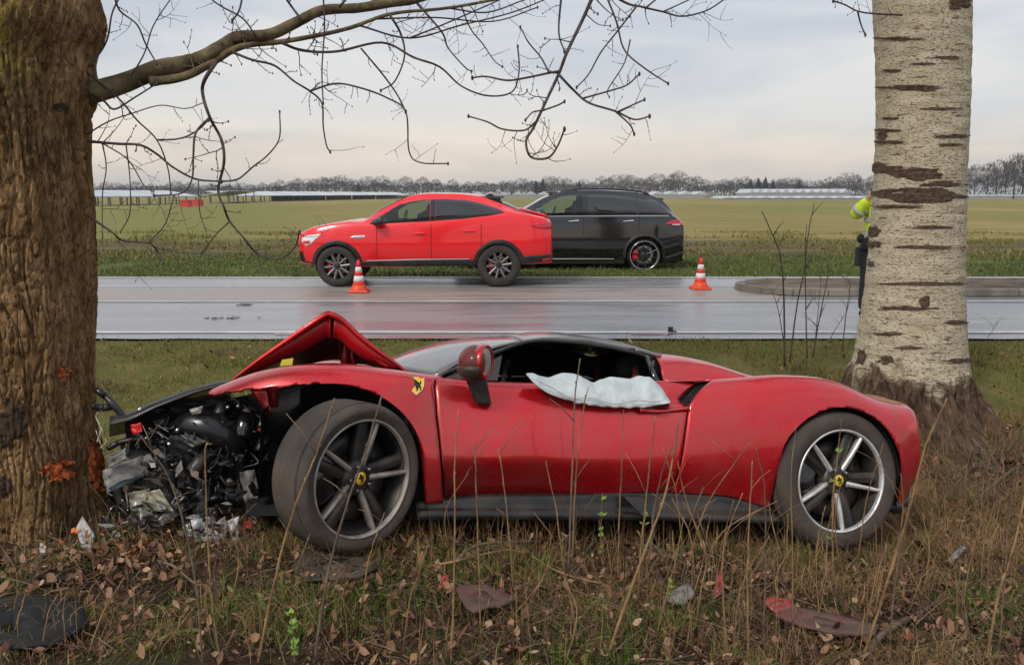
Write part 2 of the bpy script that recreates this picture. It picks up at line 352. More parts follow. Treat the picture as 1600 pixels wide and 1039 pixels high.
def asphalt(name, c1, c2, r0, r1, scale=1.2):
    m = bpy.data.materials.new(name); m.use_nodes = True; t = m.node_tree; b = t.nodes['Principled BSDF']; L = t.links
    g = N(t, 'ShaderNodeNewGeometry'); mp = N(t, 'ShaderNodeMapping'); mp.inputs['Scale'].default_value = (.30, 1.5, 1); L.new(g.outputs['Position'], mp.inputs[0])
    n = N(t, 'ShaderNodeTexNoise', Scale=scale, Detail=7., Roughness=.6); L.new(mp.outputs[0], n.inputs['Vector'])
    k = N(t, 'ShaderNodeTexNoise', Scale=70., Detail=3., Roughness=.7); L.new(g.outputs['Position'], k.inputs['Vector'])
    r = ramp(t, [(.35, c1), (.65, c2)]); L.new(n.outputs[0], r.inputs[0])
    kr = ramp(t, [(.35, (.7, .7, .7)), (.65, (1.3, 1.3, 1.3))]); L.new(k.outputs[0], kr.inputs[0])
    L.new(mixc(t, 1.0, r.outputs[0], kr.outputs[0], 'MULTIPLY'), b.inputs['Base Color'])
    mr = N(t, 'ShaderNodeMapRange'); mr.inputs[1].default_value = .38; mr.inputs[2].default_value = .62; mr.inputs[3].default_value = r0; mr.inputs[4].default_value = r1
    L.new(n.outputs[0], mr.inputs[0]); L.new(mr.outputs[0], b.inputs['Roughness'])
    bp = N(t, 'ShaderNodeBump', Strength=.12, Distance=.01); L.new(k.outputs[0], bp.inputs['Height']); L.new(bp.outputs[0], b.inputs['Normal']); b.inputs['Specular IOR Level'].default_value = .6
    return m
wet = asphalt('wet_asphalt', (.205, .202, .205), (.26, .256, .26), .20, .38)
strip = asphalt('dirty_strip', (.235, .205, .18), (.32, .28, .25), .35, .55, 1.6)
white_line = pm('road_paint', (.62, .61, .60), (.40, .39, .38), 3, .5, stretch=(.6, 4, 1))
def sheet(name, x0, x1, y0, y1, z, mat, label, edge=0, nseg=120, seed=1):
    rnd = random.Random(seed); P = []
    for i in range(nseg + 1):
        x = x0 + (x1 - x0) * i / nseg
        a = edge * (rnd.random() - .5); b_ = edge * (rnd.random() - .5)
        P.append([(x, y0 + a, z), (x, (y0 + y1)/2, z), (x, y1 + b_, z)])
    mb = MB(); mb.grid(np.array(P)); return tag(mb.build(name, mat), label, kind='structure')
sheet('road', -160, 160, 9.88, 17.45, .002, wet, 'wet grey asphalt road crossing the picture', .05, 700)
sheet('centre_strip', -160, 4.2, 13.46, 15.42, .007, strip, 'brownish flush strip between the two traffic lanes', .03, 300)
sheet('road_marking', -160, 160, 13.26, 13.40, .012, white_line, 'white line along the near lane')
sheet('road_marking', -160, 160, 10.24, 10.38, .012, white_line, 'white edge line beside the near verge')
sheet('road_marking', -160, 160, 17.12, 17.24, .012, white_line, 'thin white edge line beside the far verge')
sheet('road_marking', -160, 4.2, 15.50, 15.56, .012, white_line, 'thin line along the far side of the strip')

# ---- traffic island: dirt top inside a rounded ring of kerb stones
kerb = pm('kerb_concrete', (.15, .125, .10), (.25, .21, .175), 3, .8, bump=.4, bscale=30)
isl_top = pm('island_dirt', (.085, .06, .04), (.165, .125, .09), 2.5, .9, bump=.8, bscale=14)
isl = empty('traffic_island', (9, 14.9, .012), 'low kerbed traffic island with a rounded nose on the wet road', None); isl['kind'] = 'structure'
cx0, yc, rad = 4.0, 15.0, .98
mb = MB(); P = []
path = [(22, yc - rad)] + [(cx0 + rad - 0, yc - rad)] + [(cx0 + rad - rad*1.25*math.sin(q), yc - rad*math.cos(q)) for q in np.linspace(0, math.pi, 17)] + [(22, yc + rad)]
inner = [(22, yc - rad + .12)] + [(cx0 + rad, yc - rad + .12)] + [(cx0 + rad - (rad*1.25 - .12)*math.sin(q), yc - (rad - .12)*math.cos(q)) for q in np.linspace(0, math.pi, 17)] + [(22, yc + rad - .12)]
top = [(x - 9, y - 14.9, .09 + .02*math.sin(i*2.1)) for i, (x, y) in enumerate(inner)]
mid = [(max(x, 5.2) - 9, .1, .125) for x, y in inner]
mb.grid(np.array([top, mid])); mb.build('island_top', isl_top, isl)
def kerbstone(p, q):
    p = Vector((*p, 0)); q = Vector((*q, 0)); d = (q - p); l = d.length; d.normalize(); n = Vector((-d.y, d.x, 0))
    mbk = MB(); a = p + d * .008; b_ = q - d * .008
    prof = [(0, 0), (.02, .09), (.05, .11), (.15, .11), (.15, 0)]
    mbk.grid(np.array([[tuple(e + n * w + Vector((0, 0, h)) - Vector((9, 14.9, 0))) for w, h in prof] for e in (a, b_)]), flat=True)
    for e in (a, b_): mbk.add([e + n * w + Vector((0, 0, h)) - Vector((9, 14.9, 0)) for w, h in prof], [(0, 1, 2, 3, 4)], 0, True)
    mbk.build('kerb_stone', kerb, isl)
arc = [(cx0 + rad - rad*1.25*math.sin(q), yc - rad*math.cos(q)) for q in np.linspace(0, math.pi, 8)]
line1 = [(x, yc - rad) for x in np.arange(cx0 + rad + 16, cx0 + rad + .5, -1.0)]
line2 = [(x, yc + rad) for x in np.arange(cx0 + rad + 1., cx0 + rad + 16, 1.0)]
pth = line1 + arc + line2
for a_, b_ in zip(pth[:-1], pth[1:]): kerbstone(b_, a_)

# ---- far things: solar canopy, greenhouses, containers, house, trees
panel_m = pm('solar_panel_face', (.42, .44, .47), rough=.2, coat=.3)
post_m = pm('grey_post', (.10, .10, .10), rough=.6)
def at0(px, Yd, z=0): return Vector(((px - 800) / 1400 * (Yd * math.cos(PITCH) + (CAM_H - z) * math.sin(PITCH)), Yd, z))
def depth_at(px):   # the canopy row recedes to the right
    return np.interp(px, [60, 180, 300, 500, 640], [112, 122, 145, 215, 300])
sol_px = [60, 130, 195, 255, 310, 362, 410, 455, 497, 537, 575, 610, 642]
for k, (a_, b_) in enumerate(zip(sol_px[:-1], sol_px[1:])):
    A = at0(a_ + 1, depth_at(a_)); B = at0(b_ - 1, depth_at(b_))
    e = empty('solar_canopy', (A + B) / 2, 'grey solar panel canopy section on posts along the left field edge', 'solar canopy', 'solar canopy sections in a row')
    c = (A + B) / 2; d = (B - A); nrm = Vector((-d.y, d.x, 0)).normalized(); nrm = nrm if nrm.y > 0 else -nrm
    mb = MB(); q = [A - c - nrm*.3 + Vector((0, 0, 1.15)), B - c - nrm*.3 + Vector((0, 0, 1.15)), B - c + nrm*5 + Vector((0, 0, 2.0)), A - c + nrm*5 + Vector((0, 0, 2.0))]
    up_ = Vector((0, 0, .12)); mb.add(q + [p + up_ for p in q], [(0,1,2,3),(4,5,6,7),(0,1,5,4),(1,2,6,5),(2,3,7,6),(3,0,4,7)], 0, True); mb.build('panel', panel_m, e)
    for s_ in (.05, .35, .65, .95):
        mb = MB(); p = A.lerp(B, s_) - c
        mb.box(p + Vector((0, 0, .55)), (.14, .14, 1.1)); mb.build('post', post_m, e); mb = MB(); mb.box(p + nrm*4.5 + Vector((0, 0, .95)), (.14, .14, 1.9)); mb.build('post', post_m, e)
    if k < 7: continue
    mb = MB(); mb.add([A - c + nrm*4.7 + Vector((0,0,-.1)), B - c + nrm*4.7 + Vector((0,0,-.1)), B - c + nrm*4.7 + Vector((0,0,1.9)), A - c + nrm*4.7 + Vector((0,0,1.9)),
        A - c + nrm*4.9 + Vector((0,0,-.1)), B - c + nrm*4.9 + Vector((0,0,-.1)), B - c + nrm*4.9 + Vector((0,0,1.9)), A - c + nrm*4.9 + Vector((0,0,1.9))], [(0,1,2,3),(4,5,6,7),(0,1,5,4),(2,3,7,6),(1,2,6,5),(3,0,4,7)], 0, True)
    mb.build('back_wall', post_m, e)
cont_red = pm('container_red', (.60, .03, .03), rough=.6)
for px, w, lab in ((292, .95, 'small bright red container in front of the solar canopy'), (310, .85, 'lower red container right of the small red one')):
    p = at0(px, 112 if px < 300 else 116); e = empty('red_container', p, lab, 'container')
    e.scale = (1, 1, .75); mb = MB(); mb.box((0, 0, .55), (w, 1.4, 1.0)); mb.build('body', cont_red, e)
    mb = MB(); mb.box((0, 0, 1.08), (w*1.04, 1.45, .06)); mb.build('lid', cont_red, e)
gh_glass = pm('greenhouse_roof', (.55, .56, .58), (.42, .43, .46), .4, .25, coat=.4)
gh_wall = pm('greenhouse_wall', (.30, .31, .32), rough=.4)
def greenhouse(px0, px1, Yd, h, nb, label, ridge=1.2):
    A = at0(px0, Yd); B = at0(px1, Yd); c = (A + B) / 2; w = B.x - A.x
    e = empty('greenhouse', c, label, 'greenhouse')
    mb = MB(); mb.box((0, 8, h/2), (w, 16, h)); mb.build('wall', gh_wall, e)
    for k in range(nb):
        x0 = -w/2 + w*k/nb; x1 = x0 + w/nb*.97; mb = MB()
        mb.add([(x0, -.2, h), (x1, -.2, h), ((x0+x1)/2, -.2, h + ridge), (x0, 16, h), (x1, 16, h), ((x0+x1)/2, 16, h + ridge)], [(0,1,2),(3,5,4),(0,2,5,3),(1,4,5,2),(0,3,4,1)], 0, True)
        mb.build('roof', gh_glass, e)
greenhouse(735, 862, 330, 1.2, 6, 'long low pale greenhouse seen above the red crossover roof')
greenhouse(905, 1108, 350, 1.3, 9, 'long low white greenhouse behind the black suv')
greenhouse(1168, 1328, 300, 1.9, 12, 'taller ridged greenhouse left of the pale tree', 1.3)
greenhouse(1130, 1400, 230, .5, 14, 'row of low white cold frames before the ridged greenhouse', .5)
greenhouse(1520, 1660, 280, .8, 8, 'low pale greenhouse right of the pale tree', .6)
e = empty('house', at0(1018, 420), 'small far house with a red roof above the black suv', 'house')
mb = MB(); e.scale = (.45, .45, .45); mb.box((0, 0, 1.5), (9, 7, 3)); mb.build('wall', pm('house_wall', (.45, .4, .36), rough=.8), e)
mb = MB(); mb.add([(-5, -4, 3), (5, -4, 3), (5, 4, 3), (-5, 4, 3), (-3, 0, 6), (3, 0, 6)], [(0,1,5,4),(1,2,5),(2,3,4,5),(3,0,4),(0,3,2,1)], 0, True); mb.build('roof', pm('roof_red', (.42, .09, .06), rough=.8), e)
for dx in (-2.5, 2.5):
    mb = MB(); mb.box((dx, -3.55, 1.5), (1.2, .1, 1.2)); mb.build('window', glass_dark, e)

twig_far = island('far_twigs', [(0, (.028, .023, .021)), (.5, (.050, .040, .034)), (1, (.075, .058, .047))], .9)
ever_far = island('far_evergreen', [(0, (.018, .030, .026)), (1, (.04, .055, .045))], .9)
bark_far = pm('far_bark', (.07, .058, .05), rough=.9)
def bare_tree(seed, h, spread, nt_, ev=False):
    rnd = random.Random(seed); tr = MB(); cr = MB()
    tr.tube([(0, 0, -.3), (.05*h*.2*rnd.uniform(-1, 1), 0, h*.3), (.1*rnd.uniform(-1, 1), 0, h*.62)], [h*.022, h*.017, h*.008], 6)
    for k in range(14):
        z0 = h*rnd.uniform(.22, .6); a = rnd.uniform(0, 6.28); l = h*rnd.uniform(.25, .45)
        e_ = Vector((math.cos(a)*spread*l*.9, math.sin(a)*spread*l*.9, z0 + l*.75))
        tr.tube([(0, 0, z0), tuple(e_ * .5 + Vector((0, 0, z0*.45))), tuple(e_)], [h*.008, h*.005, h*.002], 4)
    for k in range(nt_):
        # twig clumps: slender faces spread through a lumpy crown
        while True:
            q = Vector((rnd.uniform(-1, 1), rnd.uniform(-1, 1), rnd.uniform(-1, 1)))
            if q.length < 1 and mnoise.noise(q * 2.3 + Vector((seed*7.1, 0, 0))) > -.12: break
        if ev: p = Vector((q.x*spread*h*.2*(1.05 - (q.z + 1)/2), q.y*spread*h*.2*(1.05 - (q.z + 1)/2), h*(.12 + .44*(q.z + 1))))
        else: p = Vector((q.x*spread*h*.42, q.y*spread*h*.42, h*(.62 + .38*q.z)))
        d = Vector((q.x*.7 + rnd.uniform(-.5, .5), q.y*.7 + rnd.uniform(-.5, .5), .9 + rnd.uniform(-.5, .9))).normalized() * h * rnd.uniform(.04, .11)
        s_ = d.cross(Vector((rnd.uniform(-1, 1), rnd.uniform(-1, 1), rnd.uniform(-1, 1)))).normalized() * h * (rnd.uniform(.003, .006) if not ev else .02)
        cr.add([p - s_, p + s_, p + d*.6 + s_*.5, p + d], [(0, 1, 2), (0, 2, 3)], 0, True)
    return tr, cr
variants = []
for sd_ in range(7):
    tr, cr = bare_tree(sd_ + 3, 10, .75 + .12*(sd_ % 4), 1300)
    variants.append((tr, cr))
def tree_copy(k, mats, name, label, group, loc, s, rz, cache={}):
    key = (k, name)
    if key not in cache:
        o = variants[k][0].build(name, mats[0]); c = variants[k][1].build('crown', mats[1], o); cache[key] = (o, c)
    else:
        o, c = cache[key][0].copy(), cache[key][1].copy(); COL.objects.link(o); COL.objects.link(c); c.parent = o
    o.location = loc; o.scale = (s*1.1, s*1.1, s); o.rotation_euler = (0, 0, rz); tag(o, label, 'tree', group); return o
rnd = random.Random(5)
def skyline(px):  # height of the tree line in pixels above the horizon
    return np.interp(px, [100, 300, 420, 520, 640, 740, 830, 920, 1050, 1100, 1160, 1240, 1330, 1420], [16, 17, 17, 25, 22, 20, 24, 22, 30, 25, 24, 20, 28, 24])
px = 110.
while px < 1400:
    Yd = rnd.uniform(430, 520); hh = skyline(px) * rnd.uniform(.75, 1.2) / 1400 * Yd + 1.6
    lab, grp = (('bare grey tree in the horizon row behind the solar canopy', 'trees behind the solar canopy') if px < 640 else
                ('bare grey tree in the horizon row behind the two cars', 'trees behind the parked cars') if px < 1110 else
                ('bare grey tree in the horizon row behind the ridged greenhouse', 'trees behind the ridged greenhouse'))
    tree_copy(rnd.randrange(7), [bark_far, twig_far], 'bare_tree', lab, grp, tuple(at0(px, Yd)), hh / 10, rnd.uniform(0, 6.28)); px += rnd.uniform(8, 17)
tr, cr = bare_tree(40, 10, 1.2, 700, True); variants.append((tr, cr))
for px, hh in ((1172, 22), (1184, 24), (1195, 25), (1207, 21), (1248, 20), (848, 22), (838, 19), (905, 19), (560, 17)):
    Yd = 420; tree_copy(7, [bark_far, ever_far], 'evergreen_tree', 'dark bluish evergreen tree standing in the far tree line', 'far evergreens', tuple(at0(px, Yd)), (hh/1400*Yd + 1.6)/10, px)
# the wood behind, one mass
mb = MB(); rnd = random.Random(9)
for k in range(15000):
    px = rnd.uniform(60, 1720); Yd = rnd.uniform(520, 640); hm = (skyline(px)*.8 if px < 1450 else 24) / 1400 * Yd + 1.6
    hm *= .75 + .3*mnoise.noise(Vector((px*.035, 1.3, 0))); p = at0(px, Yd, hm * rnd.random()**.8)
    d = Vector((rnd.uniform(-.5, .5), 0, 1)).normalized()*rnd.uniform(.8, 2.0); s_ = Vector((rnd.uniform(.15, .4), rnd.uniform(-.1, .1), 0))
    mb.add([p - s_, p + s_, p + d], [(0, 1, 2)], 0, True)
tag(mb.build('far_wood', twig_far), 'hazy grey wood along the horizon behind the single trees', 'wood', kind='stuff')
# taller row on the right
for k, (px, hh, dd) in enumerate(((1500, 42, 300), (1522, 44, 292), (1541, 46, 300), (1556, 52, 285), (1570, 50, 300), (1583, 60, 280), (1597, 62, 285), (1615, 66, 280), (1640, 60, 290))):
    h = hh/1400*dd + 1.6; tr, cr = bare_tree(60 + k, h, .62, 1100)
    e = empty('bare_tree', at0(px, dd), 'tall bare tree in the row right of the pale trunk', 'tree', 'tall bare trees at the right edge')
    tr.build('trunk', bark_far, e); cr.build('crown', twig_far, e)
e = MB(); rr = random.Random(3)
for k in range(420):
    q = Vector((rr.gauss(0, .45), rr.gauss(0, .4), abs(rr.gauss(0, .5)))) * 2.1
    d = Vector((rr.uniform(-1, 1), rr.uniform(-1, 1), rr.uniform(0, 1)))*.45; s_ = Vector((rr.uniform(-1, 1), 0, rr.uniform(-1, 1)))*.2
    e.add([q, q + s_, q + d], [(0, 1, 2)], 0, True)
o = tag(e.build('pale_bush', island('pale_leaf', [(0, (.22, .22, .15)), (1, (.32, .32, .24))])), 'pale rounded bush at the end of the white greenhouse', 'bush'); o.location = at0(1109, 300)
# ================================================================ the two roadside trees
def set_uv(o, uv):
    me = o.data; l = me.uv_layers.new(name='UVMap'); idx = np.empty(len(me.loops), np.int32); me.loops.foreach_get('vertex_index', idx)
    l.data.foreach_set('uv', np.asarray(uv, np.float32)[idx].ravel())
def trunk_mesh(name, axis, rad, z0, z1, nz, nt_, disp, mat, parent, power=1.0):
    zs_ = z0 + (z1 - z0) * np.linspace(0, 1, nz) ** power; V = []; UV = []
    for z in zs_:
        ax, ay = axis(z); r = rad(z)
        for j in range(nt_ + 1):
            q = 2*math.pi*j/nt_ + math.pi/2
            rr_ = r + disp(q, z, r); V.append((ax + math.cos(q)*rr_, ay + math.sin(q)*rr_, z)); UV.append((q * .45, z))
    I = np.arange(nz*(nt_ + 1)).reshape(nz, nt_ + 1)
    o = npmesh(name, np.array(V), np.stack([I[:-1, :-1], I[:-1, 1:], I[1:, 1:], I[1:, :-1]], -1).reshape(-1, 4), mat, parent=parent)
    set_uv(o, UV); return o
# ---- left: thick dark-barked tree
LX, LY = -2.37, 4.27
edge = [(-700, 160), (-350, 150), (-120, 146), (0, 152), (48, 163), (100, 146), (140, 150), (200, 140), (350, 143), (500, 146), (620, 147), (700, 152), (760, 160), (820, 178), (850, 190), (880, 212), (905, 240)]
zk, rk = [], []
for py_, px_ in edge:
    r = ray(px_, py_); n_ = math.hypot(r[0], r[1]); d = abs(LX*r[1] - LY*r[0]) / n_
    s_ = (LX*r[0] + LY*r[1]) / n_ / n_; zk.append(CAM_H + r[2]*s_); rk.append(d)
zk, rk = np.array(zk[::-1]), np.array(rk[::-1])
def lrad(z): return float(spl(zk, rk, np.array(z)))
def laxis(z): return LX, LY
def ridged(p): return 1 - abs(mnoise.noise(p)) * 2
def ldisp(q, z, r):
    c, s_ = math.cos(q)*.45, math.sin(q)*.45
    w = mnoise.noise(Vector((c*3, s_*3, z*2.2)))
    n1_ = mnoise.noise(Vector((c*15 + w*.8, s_*15 + w*.8, z*2.1 + 3))); n2_ = mnoise.noise(Vector((c*31 + w, s_*31 + w, z*4.6 + 9)))
    br = mnoise.noise(Vector((c*17, s_*17, z*17)))
    furrow = math.exp(-(n1_/.085)**2)*.017 + math.exp(-(n2_/.11)**2)*.014 + math.exp(-(br/.06)**2)*.012
    lump = mnoise.noise(Vector((c*3.5, s_*3.5, z*1.6))); low = max(0, .35 - z)/.35
    return .012 - furrow + .004*mnoise.noise(Vector((c*60, s_*60, z*30))) + .022*lump + .05*low*math.sin(q*5 + 1)*low
bark = pm('ridged_bark', (.225, .130, .060), (.44, .275, .135), 12, .95, bump=1.0, bscale=48, stretch=(1, 1, .35), spec=.15)
def add_lichen(m):
    t = m.node_tree; b = t.nodes['Principled BSDF']; lk = b.inputs['Base Color'].links[0].from_socket
    g = N(t, 'ShaderNodeNewGeometry'); sp = N(t, 'ShaderNodeSeparateXYZ'); t.links.new(g.outputs['Position'], sp.inputs[0])
    n = N(t, 'ShaderNodeTexNoise', Scale=26., Detail=5., Roughness=.7); t.links.new(g.outputs['Position'], n.inputs['Vector'])
    a = N(t, 'ShaderNodeMapRange', interpolation_type='SMOOTHSTEP'); a.inputs[1].default_value = 1.85; a.inputs[2].default_value = 2.35; t.links.new(sp.outputs[2], a.inputs[0])
    n2 = N(t, 'ShaderNodeTexNoise', Scale=4.5, Detail=3.); t.links.new(g.outputs['Position'], n2.inputs['Vector'])
    a2 = N(t, 'ShaderNodeMapRange'); a2.inputs[1].default_value = .36; a2.inputs[2].default_value = .5; t.links.new(n2.outputs[0], a2.inputs[0])
    r = ramp(t, [(.47, (0, 0, 0)), (.56, (.85, .85, .85))]); t.links.new(n.outputs[0], r.inputs[0])
    k = N(t, 'ShaderNodeMath', operation='MULTIPLY'); t.links.new(a.outputs[0], k.inputs[0]); t.links.new(r.outputs[0], k.inputs[1])
    xl = N(t, 'ShaderNodeMapRange', interpolation_type='SMOOTHSTEP'); xl.inputs[1].default_value = -2.02; xl.inputs[2].default_value = -2.14; t.links.new(sp.outputs[0], xl.inputs[0]); kx = N(t, 'ShaderNodeMath', operation='MULTIPLY'); t.links.new(k.outputs[0], kx.inputs[0]); t.links.new(xl.outputs[0], kx.inputs[1])
    k2 = N(t, 'ShaderNodeMath', operation='MULTIPLY'); t.links.new(kx.outputs[0], k2.inputs[0]); t.links.new(a2.outputs[0], k2.inputs[1])
    g1 = mixc(t, k2.outputs[0], lk, (.48, .43, .06))
    mp_ = N(t, 'ShaderNodeMapping'); mp_.inputs['Scale'].default_value = (1, 1, .16); nw = N(t, 'ShaderNodeTexNoise', Scale=7., Detail=3.); t.links.new(g.outputs['Position'], nw.inputs['Vector'])
    va = N(t, 'ShaderNodeVectorMath', operation='MULTIPLY_ADD'); va.inputs[1].default_value = (.06, .06, .10); t.links.new(nw.outputs['Color'], va.inputs[0]); t.links.new(g.outputs['Position'], va.inputs[2]); t.links.new(va.outputs[0], mp_.inputs[0])
    vo_ = N(t, 'ShaderNodeTexNoise', Scale=34., Detail=4., Roughness=.55); t.links.new(mp_.outputs[0], vo_.inputs['Vector']); v1 = N(t, 'ShaderNodeMath', operation='SUBTRACT'); v1.inputs[1].default_value = .5; t.links.new(vo_.outputs[0], v1.inputs[0]); vo = N(t, 'ShaderNodeMath', operation='ABSOLUTE'); t.links.new(v1.outputs[0], vo.inputs[0])
    vr = ramp(t, [(.0, (.72, .68, .64)), (.035, (.9, .88, .86)), (.13, (1.1, 1.09, 1.07))]); t.links.new(vo.outputs[0], vr.inputs[0]); g1 = mixc(t, 1.0, g1, vr.outputs[0], 'MULTIPLY')
    vb_ = N(t, 'ShaderNodeBump', Strength=1.0, Distance=.008); vm_ = N(t, 'ShaderNodeMapRange'); vm_.inputs[2].default_value = .14; t.links.new(vo.outputs[0], vm_.inputs[0]); t.links.new(vm_.outputs[0], vb_.inputs['Height']); old = b.inputs['Normal'].links[0].from_socket; t.links.new(old, vb_.inputs['Normal']); t.links.new(vb_.outputs[0], b.inputs['Normal'])
    # green algae film in broad patches, damp soil splash near the ground
    n3 = N(t, 'ShaderNodeTexNoise', Scale=2.1, Detail=6.); t.links.new(g.outputs['Position'], n3.inputs['Vector'])
    r3 = ramp(t, [(.5, (0, 0, 0)), (.7, (.35, .35, .35))]); t.links.new(n3.outputs[0], r3.inputs[0])
    g2 = mixc(t, r3.outputs[0], g1, (.085, .085, .03))
    t.links.new(g2, b.inputs['Base Color'])
add_lichen(bark)
ltree = empty('dark_barked_tree', (0, 0, 0), 'thick dark ridged bark tree that the crushed red sports car hit', 'tree')
trunk_mesh('trunk', laxis, lrad, -.15, 4.6, 400, 400, ldisp, bark, ltree, 1.15)
wood_or = pm('torn_wood', (.80, .20, .04), (.36, .085, .025), 30, .85, bump=.8, bscale=50)
hollow = pm('dark_bark_tone', (.045, .028, .016), (.09, .056, .03), 14, .95, bump=.6, bscale=40)  # dark brown tone of irregular patches lying on the bark
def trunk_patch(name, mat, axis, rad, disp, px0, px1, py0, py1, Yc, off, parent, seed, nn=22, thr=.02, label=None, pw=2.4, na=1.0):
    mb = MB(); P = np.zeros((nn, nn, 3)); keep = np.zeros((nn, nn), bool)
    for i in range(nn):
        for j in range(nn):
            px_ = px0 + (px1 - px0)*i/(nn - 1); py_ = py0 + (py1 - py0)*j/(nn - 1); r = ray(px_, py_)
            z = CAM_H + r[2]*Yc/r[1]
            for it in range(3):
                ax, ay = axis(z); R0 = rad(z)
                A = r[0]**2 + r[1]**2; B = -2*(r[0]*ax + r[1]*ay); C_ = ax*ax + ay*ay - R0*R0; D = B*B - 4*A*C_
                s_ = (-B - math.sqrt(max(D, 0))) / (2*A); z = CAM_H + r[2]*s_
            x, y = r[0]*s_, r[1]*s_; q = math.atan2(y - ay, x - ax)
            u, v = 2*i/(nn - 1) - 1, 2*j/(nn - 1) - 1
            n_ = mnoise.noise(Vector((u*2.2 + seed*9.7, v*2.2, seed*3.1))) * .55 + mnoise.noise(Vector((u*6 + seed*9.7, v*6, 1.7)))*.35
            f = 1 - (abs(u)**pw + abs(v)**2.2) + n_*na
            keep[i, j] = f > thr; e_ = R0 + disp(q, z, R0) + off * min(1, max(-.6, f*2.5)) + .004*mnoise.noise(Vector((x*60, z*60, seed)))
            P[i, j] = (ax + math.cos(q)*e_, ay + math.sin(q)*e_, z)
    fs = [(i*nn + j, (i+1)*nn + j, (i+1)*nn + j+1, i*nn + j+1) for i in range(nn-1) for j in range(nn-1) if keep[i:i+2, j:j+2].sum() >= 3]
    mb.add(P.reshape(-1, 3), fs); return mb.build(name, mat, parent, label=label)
trunk_patch('bark_wound', wood_or, laxis, lrad, ldisp, 58, 120, 716, 752, LY - .45, .022, ltree, 1, nn=44, na=2.3, thr=.45, label='bright orange torn wood patch low on the trunk')
trunk_patch('bark_wound', wood_or, laxis, lrad, ldisp, 136, 160, 680, 768, LY - .2, .022, ltree, 2, nn=34, na=1.9, thr=.25, label='narrow orange torn edge facing the car')
trunk_patch('bark_wound', wood_or, laxis, lrad, ldisp, 88, 110, 568, 596, LY - .4, .008, ltree, 3, thr=.6, na=2.2)
trunk_patch('dark_bark_patch', hollow, laxis, lrad, ldisp, -16, 46, 622, 706, LY - .45, .006, ltree, 4, nn=34, na=1.6, thr=.25, label='dark patch at the left of the trunk')
trunk_patch('dark_bark_patch', hollow, laxis, lrad, ldisp, -14, 22, 742, 778, LY - .45, .006, ltree, 5, na=1.6, thr=.25)
trunk_patch('dark_bark_patch', hollow, laxis, lrad, ldisp, 80, 104, 160, 176, LY - .42, .008, ltree, 6, na=1.2, thr=.3)

twig_m = pm('twig_bark', (.045, .032, .030), (.095, .066, .055), 20, .8)
limb_m = pm('limb_bark', (.085, .062, .030), (.19, .145, .07), 9, .9, bump=.6, bscale=40)
bud_m = pm('bud', (.10, .05, .035), rough=.7)
TW = random.Random(21)
def twiglet(mb, p, d, l, r, lev=0):
    k = 5; pts = [p]; d = d.normalized(); turn = Vector((TW.uniform(-1, 1), TW.uniform(-.4, .4), TW.uniform(-.3, 1.1)))
    for i in range(k):
        d = (d + turn*.16 + Vector((TW.uniform(-.2, .2), TW.uniform(-.1, .1), TW.uniform(-.2, .2)))).normalized(); pts.append(pts[-1] + d*l/k)
    mb.tube(pts, [r*(1 - .6*i/k) for i in range(k + 1)], 4)
    mb.ell(tuple(pts[-1]), (r*1.35, r*1.35, r*2.4), 5, 4)
    for i in range(1, k):
        if TW.random() < .45:
            side = d.cross(Vector((0, 1, 0))).normalized()*TW.choice((-1, 1)) + d*.6 + Vector((0, TW.uniform(-.4, .4), 0))
            if lev < 1 and l > .12: twiglet(mb, pts[i], side, l*TW.uniform(.3, .55), r*.75, lev + 1)
            else: mb.ell(tuple(pts[i] + side.normalized()*r*1.5), (r, r, r*1.8), 5, 4)
def branch(name, px_pts, r0, r1, y0, y1, parent, mat=twig_m, tw=1.0, label=None, tip=True):
    pts2 = smooth_poly(px_pts, 6); n_ = len(pts2)
    wob = TW.random()*6; P = [Vector(at(x, y, y0 + (y1 - y0)*i/(n_-1) + .03*math.sin(wob + i*.5))) for i, (x, y) in enumerate(pts2)]
    mb = MB(); sc_ = (y0 + y1)/2/1400*1.02
    rad = [max(.0015, (r0 + (r1 - r0)*(i/(n_-1))**.6)*sc_*(.92 if r0 > 7 else .72)*(1 + .10*mnoise.noise(Vector((i*.7, wob, 0))))) for i in range(n_)]
    mb.tube(P, rad, 8 if r0 > 4 else 6)
    length = sum((P[i+1] - P[i]).length for i in range(n_-1))
    for k in range(int(length*10*tw)):
        i = TW.randrange(1, n_ - 1); d = (P[min(i+1, n_-1)] - P[i-1]).normalized()
        s_ = d.cross(Vector((0, 1, 0))).normalized()*TW.choice((-1, 1)) + d*TW.uniform(.2, 1) + Vector((0, TW.uniform(-.5, .5), 0))
        twiglet(mb, P[i], s_, TW.choice((TW.uniform(.03, .08), TW.uniform(.05, .22))), max(.0017, rad[i]*.42 if rad[i] < .01 else .003))
    if tip and r1 < 3: mb.ell(tuple(P[-1]), (r1*sc_*1.25, r1*sc_*1.25, r1*sc_*2.2), 6, 5)
    return mb.build(name, mat, parent, label=label)
Y0 = 4.25
branch('limb', [(112, 158), (146, 145), (197, 129), (245, 109), (284, 101), (315, 92), (350, 72), (372, 59), (420, 55), (464, 35), (503, 17), (560, 13), (612, 5), (656, -2), (760, -40), (840, -70), (960, -95)], 19, 5, Y0 + .05, 5.0, ltree, limb_m, .25, 'mossy main limb reaching right over the scene', False)
branch('limb', [(235, 128), (284, 121), (324, 103), (363, 79), (394, 70), (437, 66), (490, 57), (547, 44), (612, 22), (700, 13), (800, -5)], 8, 2.2, Y0 + .1, 4.9, ltree, limb_m, .8)
